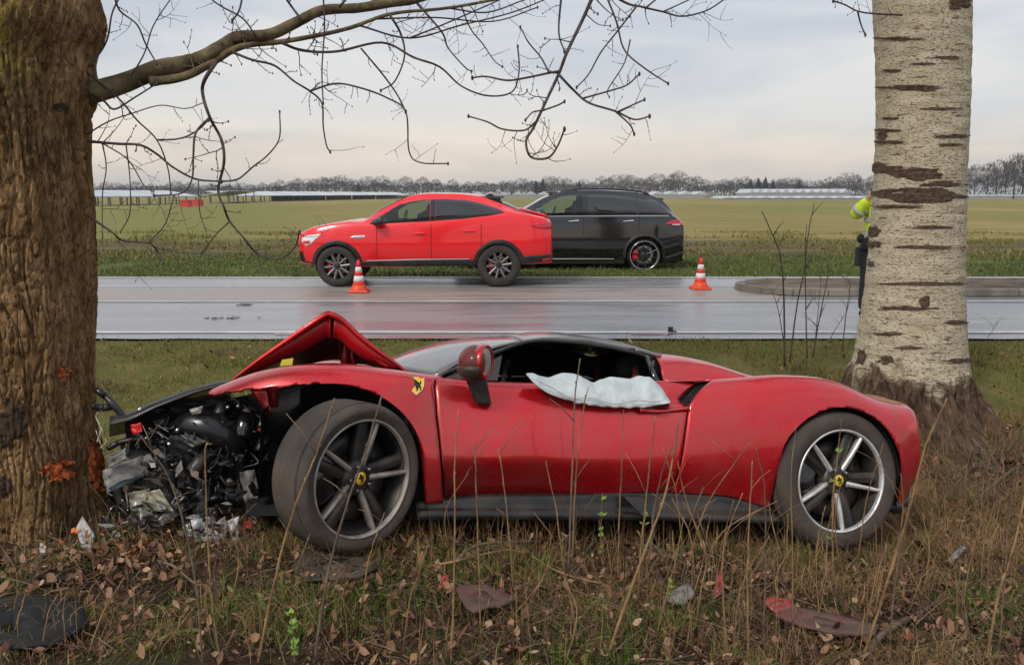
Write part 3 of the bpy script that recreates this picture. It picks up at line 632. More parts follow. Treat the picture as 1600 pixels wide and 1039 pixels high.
for pts, r0, r1, ya, yb in [
    ([(437, 66), (472, 79), (525, 81), (597, 67), (646, 90), (687, 105), (721, 135), (762, 150), (800, 144), (811, 112), (809, 73)], 3.4, 1.5, 4.6, 5.0),
    ([(337, 98), (319, 127), (317, 149), (328, 184), (346, 219), (350, 254), (341, 297), (350, 324), (359, 346), (381, 372), (402, 396), (433, 405), (459, 389), (468, 363)], 4.6, 1.7, 4.42, 4.3),
    ([(359, 346), (337, 367), (315, 396)], 2.2, 1.2, 4.31, 4.25), ([(328, 184), (306, 208), (302, 245), (300, 280), (284, 302), (241, 306)], 3, 1.4, 4.38, 4.25),
    ([(346, 284), (372, 280), (394, 262), (420, 241), (437, 214), (437, 175)], 2.2, 1.3, 4.34, 4.4),
    ([(136, 221), (184, 225), (219, 227), (245, 241), (271, 262), (306, 280), (346, 284)], 3.4, 1.8, 4.25, 4.34),
    ([(136, 336), (175, 363), (192, 376), (232, 380), (245, 392), (255, 411)], 3.2, 1.4, 4.22, 4.1),
    ([(363, 82), (394, 94), (429, 103), (459, 127), (486, 144), (503, 162), (505, 197), (510, 227), (516, 238)], 3.1, 1.3, 4.45, 4.6),
    ([(486, 142), (525, 131), (564, 138), (604, 153), (634, 175), (639, 236), (656, 254), (700, 256)], 2.2, 1.4, 4.55, 4.7),
    ([(564, 76), (599, 118), (621, 149), (634, 175)], 2, 1.6, 4.7, 4.68), ([(608, 22), (626, 53), (632, 88), (617, 127), (595, 142)], 3, 1.4, 4.7, 4.6),
    ([(505, -8), (507, 44), (503, 109), (505, 162)], 2, 1.3, 4.6, 4.5), ([(140, 104), (166, 66), (175, 22), (188, -6)], 2.6, 1.6, 4.25, 4.3),
    ([(178, -5), (188, 18), (214, 39), (228, 70), (245, 100)], 2.4, 1.5, 4.3, 4.3), ([(134, 112), (184, 153), (214, 188), (245, 219), (262, 262), (267, 302)], 2.4, 1.2, 4.25, 4.4),
    ([(140, 146), (162, 158), (179, 171), (210, 153), (245, 131)], 3, 1.6, 4.25, 4.35), ([(245, 219), (280, 217), (306, 206), (326, 188)], 2, 1.5, 4.36, 4.38),
    ([(380, -12), (374, 16), (363, 33)], 2.6, 1.6, 4.5, 4.5), ([(160, 224), (166, 262), (160, 306), (160, 372)], 1.8, 1., 4.25, 4.2), ([(197, 227), (203, 280), (203, 332), (188, 363)], 1.6, 1., 4.25, 4.2),
    ([(160, 224), (200, 250), (225, 290), (240, 300)], 1.6, 1., 4.3, 4.25), ([(310, 280), (312, 330), (322, 362)], 1.4, .9, 4.3, 4.2), ([(232, 380), (258, 350), (272, 306)], 1.8, 1.2, 4.15, 4.2),
    ([(136, 210), (170, 190), (205, 178), (250, 165), (290, 170), (320, 160)], 1.8, 1., 4.28, 4.5), ([(200, 127), (225, 85), (240, 40), (270, -6)], 1.8, 1.2, 4.4, 4.6),
    ([(560, 12), (600, -4), (640, -20)], 4, 2, 4.8, 4.9), ([(560, 40), (640, 60), (720, 40), (800, 20), (870, -8)], 2.2, 1.3, 4.8, 5.1), ([(590, 30), (680, 28), (770, 34), (840, 12)], 2, 1.2, 4.8, 5.1),
    ([(650, 4), (690, 50), (700, 75), (726, 105), (737, 112)], 2.4, 1.2, 4.9, 4.9), ([(700, 13), (760, 20), (815, 2), (850, -10)], 2, 1.3, 4.9, 5), ([(640, 60), (690, 40), (750, 14), (800, -8)], 2, 1.2, 4.8, 5),
    ([(720, 8), (735, 45), (755, 70), (772, 95), (785, 105)], 1.8, 1, 4.95, 4.9), ([(530, 12), (548, -10), (560, -30)], 3, 2, 4.7, 4.7), ([(470, 30), (455, 10), (440, -12)], 3, 2, 4.7, 4.7), ([(400, 58), (380, 30), (345, 10), (320, -8)], 2.4, 1.4, 4.5, 4.6),
    ([(960, -95), (940, -40), (924, 0), (909, 34), (886, 82), (873, 116), (852, 161), (834, 199), (822, 221), (830, 246), (856, 247), (871, 229), (882, 202)], 5.2, 1.8, 5.0, 4.3),
    ([(873, 112), (860, 114), (822, 122), (792, 126), (759, 120), (738, 122)], 2.8, 1.7, 4.65, 4.7), ([(858, 114), (845, 90), (826, 67), (813, 43)], 2.2, 1.4, 4.66, 4.7),
    ([(874, 118), (897, 142), (920, 161), (961, 174), (991, 187), (1015, 182)], 3, 1.8, 4.62, 4.5), ([(911, 154), (954, 142), (980, 133), (999, 116)], 2.2, 1.6, 4.58, 4.5), ([(961, 174), (984, 195), (991, 210)], 2, 1.5, 4.54, 4.5), ([(965, 175), (985, 166), (1007, 156)], 2, 1.5, 4.54, 4.5),
    ([(837, 191), (819, 204), (785, 202), (762, 191), (732, 182)], 2.6, 1.5, 4.48, 4.4), ([(845, 174), (871, 165), (882, 159)], 2.2, 1.5, 4.5, 4.5), ([(846, 173), (832, 176), (821, 188)], 1.8, 1.4, 4.5, 4.5),
    ([(878, -14), (873, 49), (882, 81)], 2.6, 1.6, 4.9, 4.75), ([(944, -14), (963, 34), (976, 79), (1010, 109), (1044, 131)], 2.4, 1.4, 5., 4.9), ([(995, 10), (965, 49), (939, 82), (920, 116), (901, 137)], 2.2, 1.3, 5., 4.9),
    ([(900, -45), (972, 2), (1002, 11), (1036, 19), (1066, 26), (1104, 17), (1134, -2)], 3.6, 1.4, 5., 5.2), ([(1010, 12), (1030, -4), (1050, -16)], 2, 1.3, 5.1, 5.2), ([(985, 62), (975, 100), (950, 140), (952, 152)], 1.6, 1., 4.95, 4.9), ([(1036, 19), (1060, 8), (1090, -6)], 1.8, 1.2, 5.1, 5.2)]:
    branch('branch', pts, r0, r1, ya, yb, ltree)

# ---- right: pale-barked tree with dark horizontal scars
PY = 7.5
ed = [(-700, 1385, 1520), (-300, 1374, 1520), (0, 1363, 1520), (130, 1368, 1518), (300, 1363, 1512), (430, 1352, 1510), (530, 1338, 1514), (580, 1328, 1520), (610, 1320, 1528), (640, 1305, 1545), (665, 1290, 1562), (690, 1280, 1575)]
zk2, rk2, xk2 = [], [], []
for py_, a_, b_ in ed:
    r1_, r2_ = ray(a_, py_), ray(b_, py_); t1, t2 = math.atan2(r1_[0], r1_[1]), math.atan2(r2_[0], r2_[1]); tm = (t1 + t2)/2; xk2.append(PY*math.tan(tm)); rk2.append(PY/math.cos(tm)*math.sin((t2 - t1)/2))
    zk2.append(at((a_ + b_)/2, py_, PY)[2])
zk2, rk2, xk2 = (np.array(a_[::-1]) for a_ in (zk2, rk2, xk2))
def prad(z): return float(spl(zk2, rk2, np.array(z)))
def paxis(z): return float(spl(zk2, xk2, np.array(z))), PY
PB = .15    # top of the rough base
def pdisp(q, z, r):
    c, s_ = math.cos(q)*.4, math.sin(q)*.4
    edge_ = PB + .02 + .20*mnoise.noise(Vector((c*4, s_*4, 2.1))) + .09*mnoise.noise(Vector((c*14, s_*14, 7)))
    base = min(1, max(0, (edge_ - z) / .10))
    rg = ridged(Vector((c*19 + .6*mnoise.noise(Vector((c*3, s_*3, z*5))), s_*19, z*2.4))) - .6
    fl = max(0, .1 - z) / .6
    return .007*mnoise.noise(Vector((c*5, s_*5, z*14))) + .004*mnoise.noise(Vector((c*2, s_*2, z*42))) + base*(.075*rg + .012) + fl*.22*math.sin(5*q + 2)*min(1, fl)
pm_bark = bpy.data.materials.new('pale_bark'); pm_bark.use_nodes = True
t = pm_bark.node_tree; b = t.nodes['Principled BSDF']; L = t.links
tcx = N(t, 'ShaderNodeTexCoord')
def uvn(sx, sy, scale, det=4., off=0.):
    mp = N(t, 'ShaderNodeMapping'); mp.inputs['Scale'].default_value = (sx, sy, 1); mp.inputs['Location'].default_value = (off, off, 0); L.new(tcx.outputs['UV'], mp.inputs[0])
    n = N(t, 'ShaderNodeTexNoise', Scale=scale, Detail=det, Roughness=.6); L.new(mp.outputs[0], n.inputs['Vector']); return n.outputs[0]
base_c = ramp(t, [(.3, (.40, .335, .22)), (.5, (.505, .43, .30)), (.7, (.59, .525, .40))]); L.new(uvn(3, 9, 1.4, 8.), base_c.inputs[0])
d1 = ramp(t, [(.575, (0, 0, 0)), (.615, (.85, .85, .85))]); L.new(uvn(22, 120, 1., 3.), d1.inputs[0])
d2 = ramp(t, [(.60, (0, 0, 0)), (.64, (.95, .95, .95))]); L.new(uvn(5.5, 48, 1., 6., 3.), d2.inputs[0])
d3 = ramp(t, [(.595, (0, 0, 0)), (.63, (.9, .9, .9))]); L.new(uvn(45, 85, 1., 2., 9.), d3.inputs[0])
mx = N(t, 'ShaderNodeMath', operation='MAXIMUM'); L.new(d1.outputs[0], mx.inputs[0]); L.new(d2.outputs[0], mx.inputs[1])
mx2 = N(t, 'ShaderNodeMath', operation='MAXIMUM'); L.new(mx.outputs[0], mx2.inputs[0]); L.new(d3.outputs[0], mx2.inputs[1])
c1 = mixc(t, mx2.outputs[0], base_c.outputs[0], (.085, .052, .032))
spv = N(t, 'ShaderNodeSeparateXYZ'); L.new(tcx.outputs['UV'], spv.inputs[0])
zm = N(t, 'ShaderNodeMath', operation='MULTIPLY_ADD'); zm.inputs[1].default_value = .75; L.new(uvn(4.5, 4, 1., 8., 5.), zm.inputs[0]); L.new(spv.outputs[1], zm.inputs[2])
zr = N(t, 'ShaderNodeMapRange', interpolation_type='SMOOTHSTEP'); zr.inputs[1].default_value = PB + .24; zr.inputs[2].default_value = PB + .36; zr.inputs[3].default_value = 1; zr.inputs[4].default_value = 0; L.new(zm.outputs[0], zr.inputs[0])
dkn = uvn(26, 5, 1.4, 8.); dk = ramp(t, [(.34, (.045, .027, .017)), (.5, (.115, .070, .044)), (.66, (.20, .135, .09))]); L.new(dkn, dk.inputs[0])
L.new(mixc(t, zr.outputs[0], c1, dk.outputs[0]), b.inputs['Base Color']); b.inputs['Roughness'].default_value = .9; b.inputs['Specular IOR Level'].default_value = .2
bp = N(t, 'ShaderNodeBump', Strength=.5, Distance=.008); bp.invert = True; L.new(mx2.outputs[0], bp.inputs['Height']); zb_ = N(t, 'ShaderNodeMath', operation='MULTIPLY'); L.new(zr.outputs[0], zb_.inputs[0]); L.new(dkn, zb_.inputs[1]); bq = N(t, 'ShaderNodeBump', Strength=1.0, Distance=.06); L.new(zb_.outputs[0], bq.inputs['Height']); L.new(bp.outputs[0], bq.inputs['Normal']); L.new(bq.outputs[0], b.inputs['Normal'])
ptree = empty('pale_barked_tree', (0, 0, 0), 'pale barked tree with dark horizontal scars and a rough dark base', 'tree')
trunk_mesh('trunk', paxis, prad, -.55, 5.2, 420, 220, pdisp, pm_bark, ptree, 1.3)
scar_m = pm('dark_scar_bark', (.055, .034, .022), (.13, .083, .052), 30, .95, bump=.9, bscale=60)
for k, (cx, cy_, hw, hh) in enumerate([(1437, 306, 76, 15), (1395, 266, 26, 9), (1432, 272, 42, 11), (1474, 288, 34, 8), (1388, 204, 24, 4.5), (1394, 222, 26, 4), (1379, 212, 8, 8), (1375, 262, 12, 11), 
    (1363, 362, 13, 11), (1366, 382, 13, 9), (1362, 412, 6, 5), (1400, 323, 42, 4.5), (1450, 386, 62, 3.5), (1455, 355, 34, 3.5), (1440, 443, 72, 4), (1412, 481, 46, 5), (1445, 471, 9, 11), (1402, 61, 40, 4), (1425, 138, 50, 7),
    (1488, 213, 28, 5), (1483, 226, 22, 3.5), (1396, 111, 18, 3), (1392, 185, 16, 3), (1496, 4, 24, 14), (1492, 503, 22, 5), (1498, 563, 22, 6), (1347, 558, 7, 14), (1388, 521, 26, 5), (1386, 562, 14, 10), (1420, 543, 20, 4), (1478, 90, 30, 3), (1440, 100, 18, 3), (1470, 170, 30, 3)]):
    trunk_patch('bark_scar', scar_m, paxis, prad, pdisp, cx - hw*1.2, cx + hw*1.2, cy_ - hh*(.95 if hw < 12 or hh > 10 else .8), cy_ + hh*(.95 if hw < 12 or hh > 10 else .8), PY - .4, .009, ptree, 20 + k, 20 if hw < 30 else 40, .30, pw=1.5 if hw > 12 else 2.2, na=1.35 if hw > 12 else .7)
branch('branch', [(1410, 24), (1366, 22), (1340, 18), (1320, 8), (1302, 2)], 2.2, 1.6, 6.95, 6.7, ptree, tw=1.2)
branch('branch', [(1340, 18), (1345, 38), (1352, 55)], 1.8, 1.5, 6.8, 6.8, ptree, tw=.6)

# the crowns above the picture: they show in the windows and lacquer of the cars
def crown(parent, axis, z0, z1, n, seed, mat, r0):
    rc = random.Random(seed)
    def grow(mb, p, d, l, r, lev):
        k = 5; pts = [p]
        for i in range(k):
            d = (d + Vector((rc.gauss(0, .16), rc.gauss(0, .16), .10 + rc.gauss(0, .1)))).normalized(); pts.append(pts[-1] + d*l/k)
        mb.tube(pts, [r*(1 - .7*i/k) for i in range(k + 1)], 5 if lev < 2 else 3)
        if lev < 3:
            for j in range((5, 4, 3)[lev]):
                i = rc.randrange(1, k + 1); s_ = d.cross(Vector((rc.gauss(0, 1), rc.gauss(0, 1), rc.gauss(0, 1)))).normalized()
                grow(mb, pts[i], (d*.7 + s_).normalized(), l*rc.uniform(.4, .65), r*.42, lev + 1)
    for k in range(n):
        z = z0 + (z1 - z0)*k/n; ax, ay = axis(min(z, 4.5)); a = k*2.4 + rc.uniform(-.4, .4); mb = MB()
        grow(mb, Vector((ax, ay, z)), Vector((math.cos(a), math.sin(a), .55)), rc.uniform(2.6, 4.), r0, 0); mb.build('upper_limb', mat, parent)
    mb = MB(); ax, ay = axis(4.4); mb.tube([(ax, ay, z0 - .6), (ax + .1, ay, (z0 + z1)/2), (ax, ay + .2, z1 + 3)], [.34, .26, .05], 14); mb.build('leader', mat, parent)
crown(ltree, laxis, 4.6, 9.5, 9, 5, limb_m, .10)
crown(ptree, paxis, 5.3, 11, 9, 6, pm('pale_limb', (.34, .30, .22), (.16, .12, .08), 9, .9), .09)
# ================================================================ car bodies
class Loft:
    """body side described by station rows: x, then n pairs (half width, height)"""
    def __init__(s, rows):
        s.x = np.array([r[0] for r in rows]); s.c = np.array([[p for p in r[1]] for r in rows], float); s.n = s.c.shape[1]
    def ctrl(s, x): return spl(s.x, s.c, np.asarray(x, float))
    def S(s, x, v):
        x = np.asarray(x, float); v = np.clip(np.asarray(v, float), 0, s.n - 1); c = s.ctrl(x)
        i = np.clip(np.floor(v).astype(int), 0, s.n - 2); t = (v - i)[..., None]; k = np.indices(x.shape)
        g = lambda j: c[tuple(k) + (np.clip(j, 0, s.n - 1),)]
        p0, p1, p2, p3 = g(i - 1), g(i), g(i + 1), g(i + 2)
        m1 = (p2 - p0)*.5; m2 = (p3 - p1)*.5
        return (2*t**3 - 3*t**2 + 1)*p1 + (t**3 - 2*t**2 + t)*m1 + (-2*t**3 + 3*t**2)*p2 + (t**3 - t**2)*m2
    def v_at(s, x, z, vmax=4.0):
        x = np.atleast_1d(np.asarray(x, float)); z = np.atleast_1d(np.asarray(z, float)); vv = np.linspace(0, vmax, 81); o = np.zeros(len(x))
        for k in range(len(x)):
            zz = s.S(np.full(81, x[k]), vv)[:, 1]; o[k] = np.interp(z[k], np.maximum.accumulate(zz) + np.arange(81)*1e-7, vv)
        return o
    def panel(s, mb, xa, xb, vlo, vhi, nv, sgn=-1, us=None, nu=40, disp=None, mi=0, clamp=False):
        us = np.linspace(0, 1, nu) if us is None else np.asarray(us); ts = np.linspace(0, 1, nv)
        U, T = np.meshgrid(us, ts, indexing='ij'); Vv = T * vhi if np.isscalar(vhi) else T*4; Xx = None
        for it in range(4):
            a = xa(Vv) if callable(xa) else np.full_like(Vv, xa); b = xb(Vv) if callable(xb) else np.full_like(Vv, xb)
            Xx = a + (b - a)*U
            x0 = Xx[:, 0] if it else Xx[:, nv // 2]
            lo = vlo(x0) if callable(vlo) else np.full(len(us), vlo); hi = vhi(x0) if callable(vhi) else np.full(len(us), vhi)
            Vv = lo[:, None] + (hi - lo)[:, None]*T if not clamp else None
            if clamp:
                Vv = hi[:, None]*T; Xx = (a + (b - a)*U) if it == 0 else Xx
                a = xa(Vv) if callable(xa) else np.full_like(Vv, xa); b = xb(Vv) if callable(xb) else np.full_like(Vv, xb); Xx = a + (b - a)*U
                for q_ in range(3):
                    V2 = np.maximum(hi[:, None]*T, vlo(Xx.ravel()).reshape(Xx.shape)); a = xa(V2) if callable(xa) else a; b = xb(V2) if callable(xb) else b; Xx = a + (b - a)*U
                    if not (callable(xa) or callable(xb)): break
                Vv = V2; break
        P = s.S(Xx, Vv); w, z = P[..., 0], P[..., 1]
        if disp is not None: w, z, Xx = disp(Xx, Vv, w, z)
        mb.grid(np.stack([Xx, sgn*w, z], -1), mi)
        return Xx, Vv, w, z
    def strip(s, mb, xs, zlo, zhi, off=.004, sgn=-1, nv=5, mi=0, vmax=4.0, edge=True):
        """a sheet lying on the body side between two height curves, closed by a rim back to the body"""
        xs = np.asarray(xs, float); lo = np.array([zlo(x) for x in xs]); hi = np.array([zhi(x) for x in xs])
        va, vb = s.v_at(xs, lo, vmax), s.v_at(xs, hi, vmax); rows = []
        for k in range(nv): rows.append(s.S(xs, va + (vb - va)*k/(nv - 1)))
        w = np.array([r[:, 0] for r in rows]).T + off; z = np.array([r[:, 1] for r in rows]).T
        if edge:
            w = np.concatenate([w[:, :1] - off - .003, w, w[:, -1:] - off - .003], 1); z = np.concatenate([z[:, :1], z, z[:, -1:]], 1)
        Xx = np.repeat(xs[:, None], w.shape[1], 1); mb.grid(np.stack([Xx, sgn*w, z], -1), mi)
def arch_us(x0, x1, arches, n):
    g = list(np.linspace(x0, x1, n))
    for cx, a in arches:
        g += [cx + a*math.sin(q) for q in np.linspace(-math.pi/2, math.pi/2, 29)] + [cx - a - .0015, cx + a + .0015]
    g = np.array(sorted({round(x, 5) for x in g if x0 <= x <= x1})); return (g - x0)/(x1 - x0)
def curve(pts): 
    xs = [p[0] for p in pts]; zs = [p[1] for p in pts]
    return lambda x: float(np.interp(x, xs, zs))

def wheel(parent, name, M, R, rr, width, rim_mats, tyre_mat, spokes=5, style='twin', cap=True, caliper=None, label=None, lugs=True, sp_w=.055, phase=R_(96)):
    """outer face towards -y before M; hub at the origin"""
    root = bpy.data.objects.new(name, None); COL.objects.link(root); root.parent = parent; root.matrix_local = M; root.empty_display_size = .05
    if label: root['label'] = label
    w = width; mb = MB()
    prof = [(rr*.985, -.004), (rr*1.035, -.014), (rr*1.09, -.016), (rr + (R - rr)*.55, -.022 + .0), (R*.955, -.008), (R*.985, .012), (R*.997, .03)]
    for k in range(4):
        y = .03 + (w - .06)*(k + .5)/4.; prof += [(R, y - .022), (R - .007, y - .012 + .006), (R - .007, y + .004), (R, y + .012)]
    prof += [(R*.997, w - .03), (R*.975, w - .01), (R*.9, w + .012), (rr*1.02, w + .004), (rr*.985, w - .01)]
    mb.lathe(prof, 64); mb.build('tyre', tyre_mat, root)
    mb = MB(); mb.lathe([(rr*.93, .012), (rr*.90, .03), (rr*.86, .10), (rr*.85, w*.8), (rr*.93, w), (rr*.99, w), (rr*.99, .0)], 64); mb.build('rim', rim_mats[0], root)
    mb = MB(); mb.lathe([(rr*.945, .014), (rr*.95, -.004), (rr*.965, -.011), (rr*.99, -.012), (rr*1.005, -.004), (rr*1.0, .01)], 64); mb.build('rim_lip', rim_mats[1], root)
    for k in range(spokes):
        a = 2*math.pi*k/spokes + phase; Mr = Matrix.Rotation(-a, 4, 'Y')
        if style == 'twin':
            mb = MB()     # bright machined face bar, hollow dark blade beside it
            rs_ = np.linspace(.045, rr*.945, 9)
            def bar(off0, off1, w0, w1, y0, y1, th, mi):
                rows = []
                for i, r in enumerate(rs_):
                    q = i/8; o_ = off0 + (off1 - off0)*q; ww = (w0 + (w1 - w0)*q)/2; yy = y0 + (y1 - y0)*q**1.3 - .008*math.sin(q*math.pi)
                    rows.append([tuple(Mr @ Vector(p)) for p in ((r, yy + th, o_ - ww), (r, yy, o_ - ww*.85), (r, yy - .004, o_), (r, yy, o_ + ww*.85), (r, yy + th, o_ + ww))])
                mb.grid(np.array(rows), mi, close_v=True)
            bar(-.006, .0, .030, .019, .034, .002, .035, 1); bar(.022, .064, .055, .066, .045, .024, .04, 0)
            mb.build('spoke', [rim_mats[0], rim_mats[1]], root)
        else:
            mb = MB(); rs_ = np.linspace(.03, rr*.95, 6)
            for o_ in ((-1, 1) if style == 'v' else (0,)):
                rows = []
                for i, r in enumerate(rs_):
                    q = i/5; c_ = o_*sp_w*(.2 + .8*q)*.5; ww = sp_w*(.32 if style == 'v' else .55); yy = .03 - .024*q
                    rows.append([tuple(Mr @ Vector(p)) for p in ((r, yy + .03, c_ - ww/2), (r, yy, c_ - ww/2), (r, yy, c_ + ww/2), (r, yy + .03, c_ + ww/2))])
                mb.grid(np.array(rows), 0, close_v=True)
            mb.build('spoke', rim_mats[2] if len(rim_mats) > 2 else rim_mats[1], root)
    mb = MB(); mb.lathe([(0, .022), (.05, .024), (.078, .036), (.085, .07), (.085, .12)], 32); mb.build('hub', rim_mats[0], root)
    mb = MB(); dr = rr*.74; mb.lathe([(.08, .105), (dr*.55, .10), (dr*.57, .085), (dr, .085), (dr, .115), (.08, .115)], 48); mb.build('brake_disc', steel if caliper else rim_dark, root)
    mb = MB(); arc0 = R_(150); mb.lathe([(dr*.62, .05), (dr*1.06, .05), (dr*1.10, .07), (dr*1.10, .13), (dr*.62, .13), (dr*.62, .05)], 10, arc=(arc0, arc0 + R_(62))); mb.build('brake_caliper', caliper or blk_gloss, root)
    mb = MB(); mb.lathe([(0, .135), (rr*.84, .135), (rr*.84, .14)], 32); mb.build('brake_shield', cavity, root)
    if cap:
        mb = MB(); mb.lathe([(0, .012), (.027, .012), (.031, .017), (.031, .03)], 32); c_ = mb.build('hub_cap', yellow, root)
        mb = MB(); mb.lathe([(.0305, .0125), (.0335, .0118), (.036, .018), (.036, .03)], 32); mb.build('cap_ring', rim_dark, root)
        hm = MB(); horse(hm, .042, Matrix.Translation((0, .0105, 0))); hm.build('emblem', horse_m, root)
    if lugs:
        for k in range(5):
            a = 2*math.pi*k/5 + .73; mb = MB(); Ml = Matrix.Translation((math.cos(a)*.057, .006, math.sin(a)*.057))
            mb.lathe([(0, .0), (.0075, .001), (.0085, .006), (.0085, .03)], 10, Ml); mb.build('lug_nut', steel, root)
    return root
def horse(mb, s, M):
    """small rearing horse silhouette as a thin raised plate, facing the left"""
    body = [(-.05, .42), (-.16, .50), (-.22, .44), (-.30, .40), (-.28, .34), (-.18, .33), (-.14, .24), (-.20, .14), (-.34, .16), (-.36, .10), (-.24, .06), (-.16, .04), (-.30, -.06), (-.28, -.12), (-.10, -.02), (-.02, -.08),
            (-.06, -.22), (.02, -.36), (-.04, -.48), (.06, -.48), (.12, -.34), (.08, -.22), (.14, -.14), (.24, -.24), (.22, -.40), (.32, -.40), (.33, -.22), (.24, -.06), (.24, .04), (.34, .14), (.30, .30), (.38, .40), (.26, .36), (.22, .18), (.12, .12), (.02, .22), (.04, .34)]
    P = [(x*s, z*s) for x, z in body]; n = len(P)
    bm = bmesh.new(); vs_ = [bm.verts.new((x, 0, z)) for x, z in P]; f = bm.faces.new(vs_); r = bmesh.ops.triangulate(bm, faces=[f]); bm.verts.index_update()
    tri = [tuple(v.index for v in q.verts) for q in bm.faces]; co = [tuple(M @ v.co) for v in bm.verts]; bm.free()
    mb.add(co, tri, 0, True)

# ================================================================ the wrecked red sports car (local x runs to the tail, y away from the camera, z up; origin under the rear axle)
YAW, PIT, ROL = R_(10), R_(4), R_(-10)
FR = Matrix.Rotation(YAW, 4, 'Z') @ Matrix.Rotation(PIT, 4, 'Y') @ Matrix.Rotation(ROL, 4, 'X')
FO = Vector((1.50194377, 5.29284539, -0.37610202))
fer = empty('wrecked_sports_car', FO, 'low red sports car with crushed nose, buckled hood and hanging white airbag', 'sports car', rot=(ROL, PIT, YAW))
FM = Matrix.Translation(FO) @ FR; FI = FM.inverted()
def fl(px, py, ly):
    """local point of the sports car seen at a pixel, on the plane local y = ly"""
    r = Vector(ray(px, py)); c = FI @ Vector((0, 0, CAM_H)); d = FI.to_3x3() @ r; return c + d*((ly - c.y)/d.y)
rows = [
 (-3.16, [(.76,.22),(.80,.42),(.81,.60),(.775,.675),(.70,.715),(.60,.705),(.50,.70),(0,.66)]),
 (-2.92, [(.86,.2),(.91,.42),(.925,.62),(.905,.755),(.82,.812),(.66,.80),(.5,.78),(0,.74)]),
 (-2.60, [(.90,.2),(.95,.42),(.97,.64),(.945,.79),(.85,.862),(.66,.845),(.5,.82),(0,.80)]),
 (-2.30, [(.90,.2),(.95,.42),(.955,.64),(.925,.782),(.84,.842),(.68,.83),(.5,.84),(0,.85)]),
 (-2.10, [(.89,.22),(.945,.42),(.925,.63),(.885,.765),(.83,.818),(.70,.825),(.5,.85),(0,.87)]),
 (-1.90, [(.885,.24),(.948,.43),(.915,.63),(.865,.76),(.815,.803),(.76,.80),(.5,.80),(0,.80)]),
 (-1.40, [(.885,.255),(.948,.42),(.925,.62),(.878,.755),(.82,.806),(.76,.80),(.5,.80),(0,.80)]),
 (-0.93, [(.89,.285),(.95,.42),(.945,.62),(.90,.765),(.83,.832),(.74,.845),(.60,.955),(0,1.0)]),
 (-0.80, [(.905,.28),(.957,.425),(.955,.63),(.915,.78),(.84,.84),(.73,.835),(.575,.965),(0,.99)]),
 (-0.60, [(.92,.27),(.967,.43),(.97,.64),(.935,.795),(.855,.858),(.71,.825),(.56,.945),(0,.95)]),
 (-0.30, [(.94,.2),(.98,.43),(.987,.66),(.955,.822),(.86,.888),(.69,.84),(.54,.875),(0,.88)]),
 (0.00, [(.95,.2),(.985,.43),(.99,.66),(.955,.81),(.85,.868),(.69,.85),(.52,.85),(0,.85)]),
 (0.25, [(.93,.22),(.965,.43),(.965,.62),(.93,.735),(.83,.785),(.66,.80),(.5,.81),(0,.82)]),
 (0.40, [(.88,.245),(.925,.40),(.93,.58),(.905,.70),(.83,.755),(.65,.775),(.5,.79),(0,.80)]),
 (0.46, [(.84,.27),(.90,.41),(.905,.57),(.88,.70),(.80,.753),(.64,.775),(.5,.79),(0,.80)]),
 (0.475, [(.83,.28),(.895,.415),(.90,.57),(.875,.69),(.795,.745),(.63,.768),(.5,.782),(0,.792)]),
 (0.495, [(.80,.30),(.88,.42),(.885,.56),(.855,.645),(.775,.685),(.61,.70),(.48,.71),(0,.72)]),
 (0.535, [(.68,.34),(.80,.43),(.80,.54),(.73,.605),(.64,.64),(.5,.66),(.40,.67),(0,.68)]),
 (0.60, [(.45,.36),(.52,.44),(.53,.53),(.48,.58),(.42,.61),(.34,.63),(.27,.64),(0,.65)]),
 (0.665, [(.0,.38),(.0,.45),(.0,.53),(.0,.58),(.0,.60),(.0,.62),(.0,.63),(0,.64)])]
FL = Loft(rows)
FC, FA, FB = (-2.575, .36), .447, .415; RC, RA, RB = (-.012, .36), .372, .378
def fer_low(x):
    x = np.asarray(x, float); z = FL.ctrl(x)[..., 0, 1].copy()
    m = np.abs(x - FC[0]) < FA; zz = FC[1] + FB*np.sqrt(np.clip(1 - ((x - FC[0])/FA)**2, 0, 1)); z[m] = zz[m]
    front = x < FC[0] - .06   # the fender ahead of the arch is torn off below this line
    tear = np.interp(x, [-3.16, -3.0, -2.9, -2.82, -2.7, -2.6], [.695, .728, .742, .750, .772, .776]) + .004*np.sin(x*61) + .003*np.sin(x*143)
    z[front] = tear[front]
    m = np.abs(x - RC[0]) < RA; zz = RC[1] + RB*np.sqrt(np.clip(1 - ((x - RC[0])/RA)**2, 0, 1)); z[m] = zz[m]
    return FL.v_at(x, z, 3.6)
dfront = lambda v: np.interp(v, [0, 1, 2, 3, 3.6, 4], [-2.035, -2.062, -2.09, -2.102, -2.098, -2.05])
drear = lambda v: np.interp(v, [0, 1, 2, 2.55, 3, 3.5, 4], [-.905, -.875, -.848, -.835, -.785, -.725, -.672])
G = .004
mb = MB(); x0 = -3.16
FL.panel(mb, x0, lambda v: dfront(v) - G, fer_low, 5.0, 34, us=arch_us(0, 1.07, [(FC[0] - x0, FA)], 60)/1.0, sgn=-1, clamp=True)
mb.build('front_fender', red_wreck, fer, solid=.012, clean=True)
mb = MB(); FL.panel(mb, x0, lambda v: dfront(v) - G, fer_low, 5.0, 24, us=arch_us(0, 1.07, [(FC[0] - x0, FA)], 30), sgn=1, clamp=True)
mb.build('front_fender', red_wreck, fer, solid=.012, clean=True)
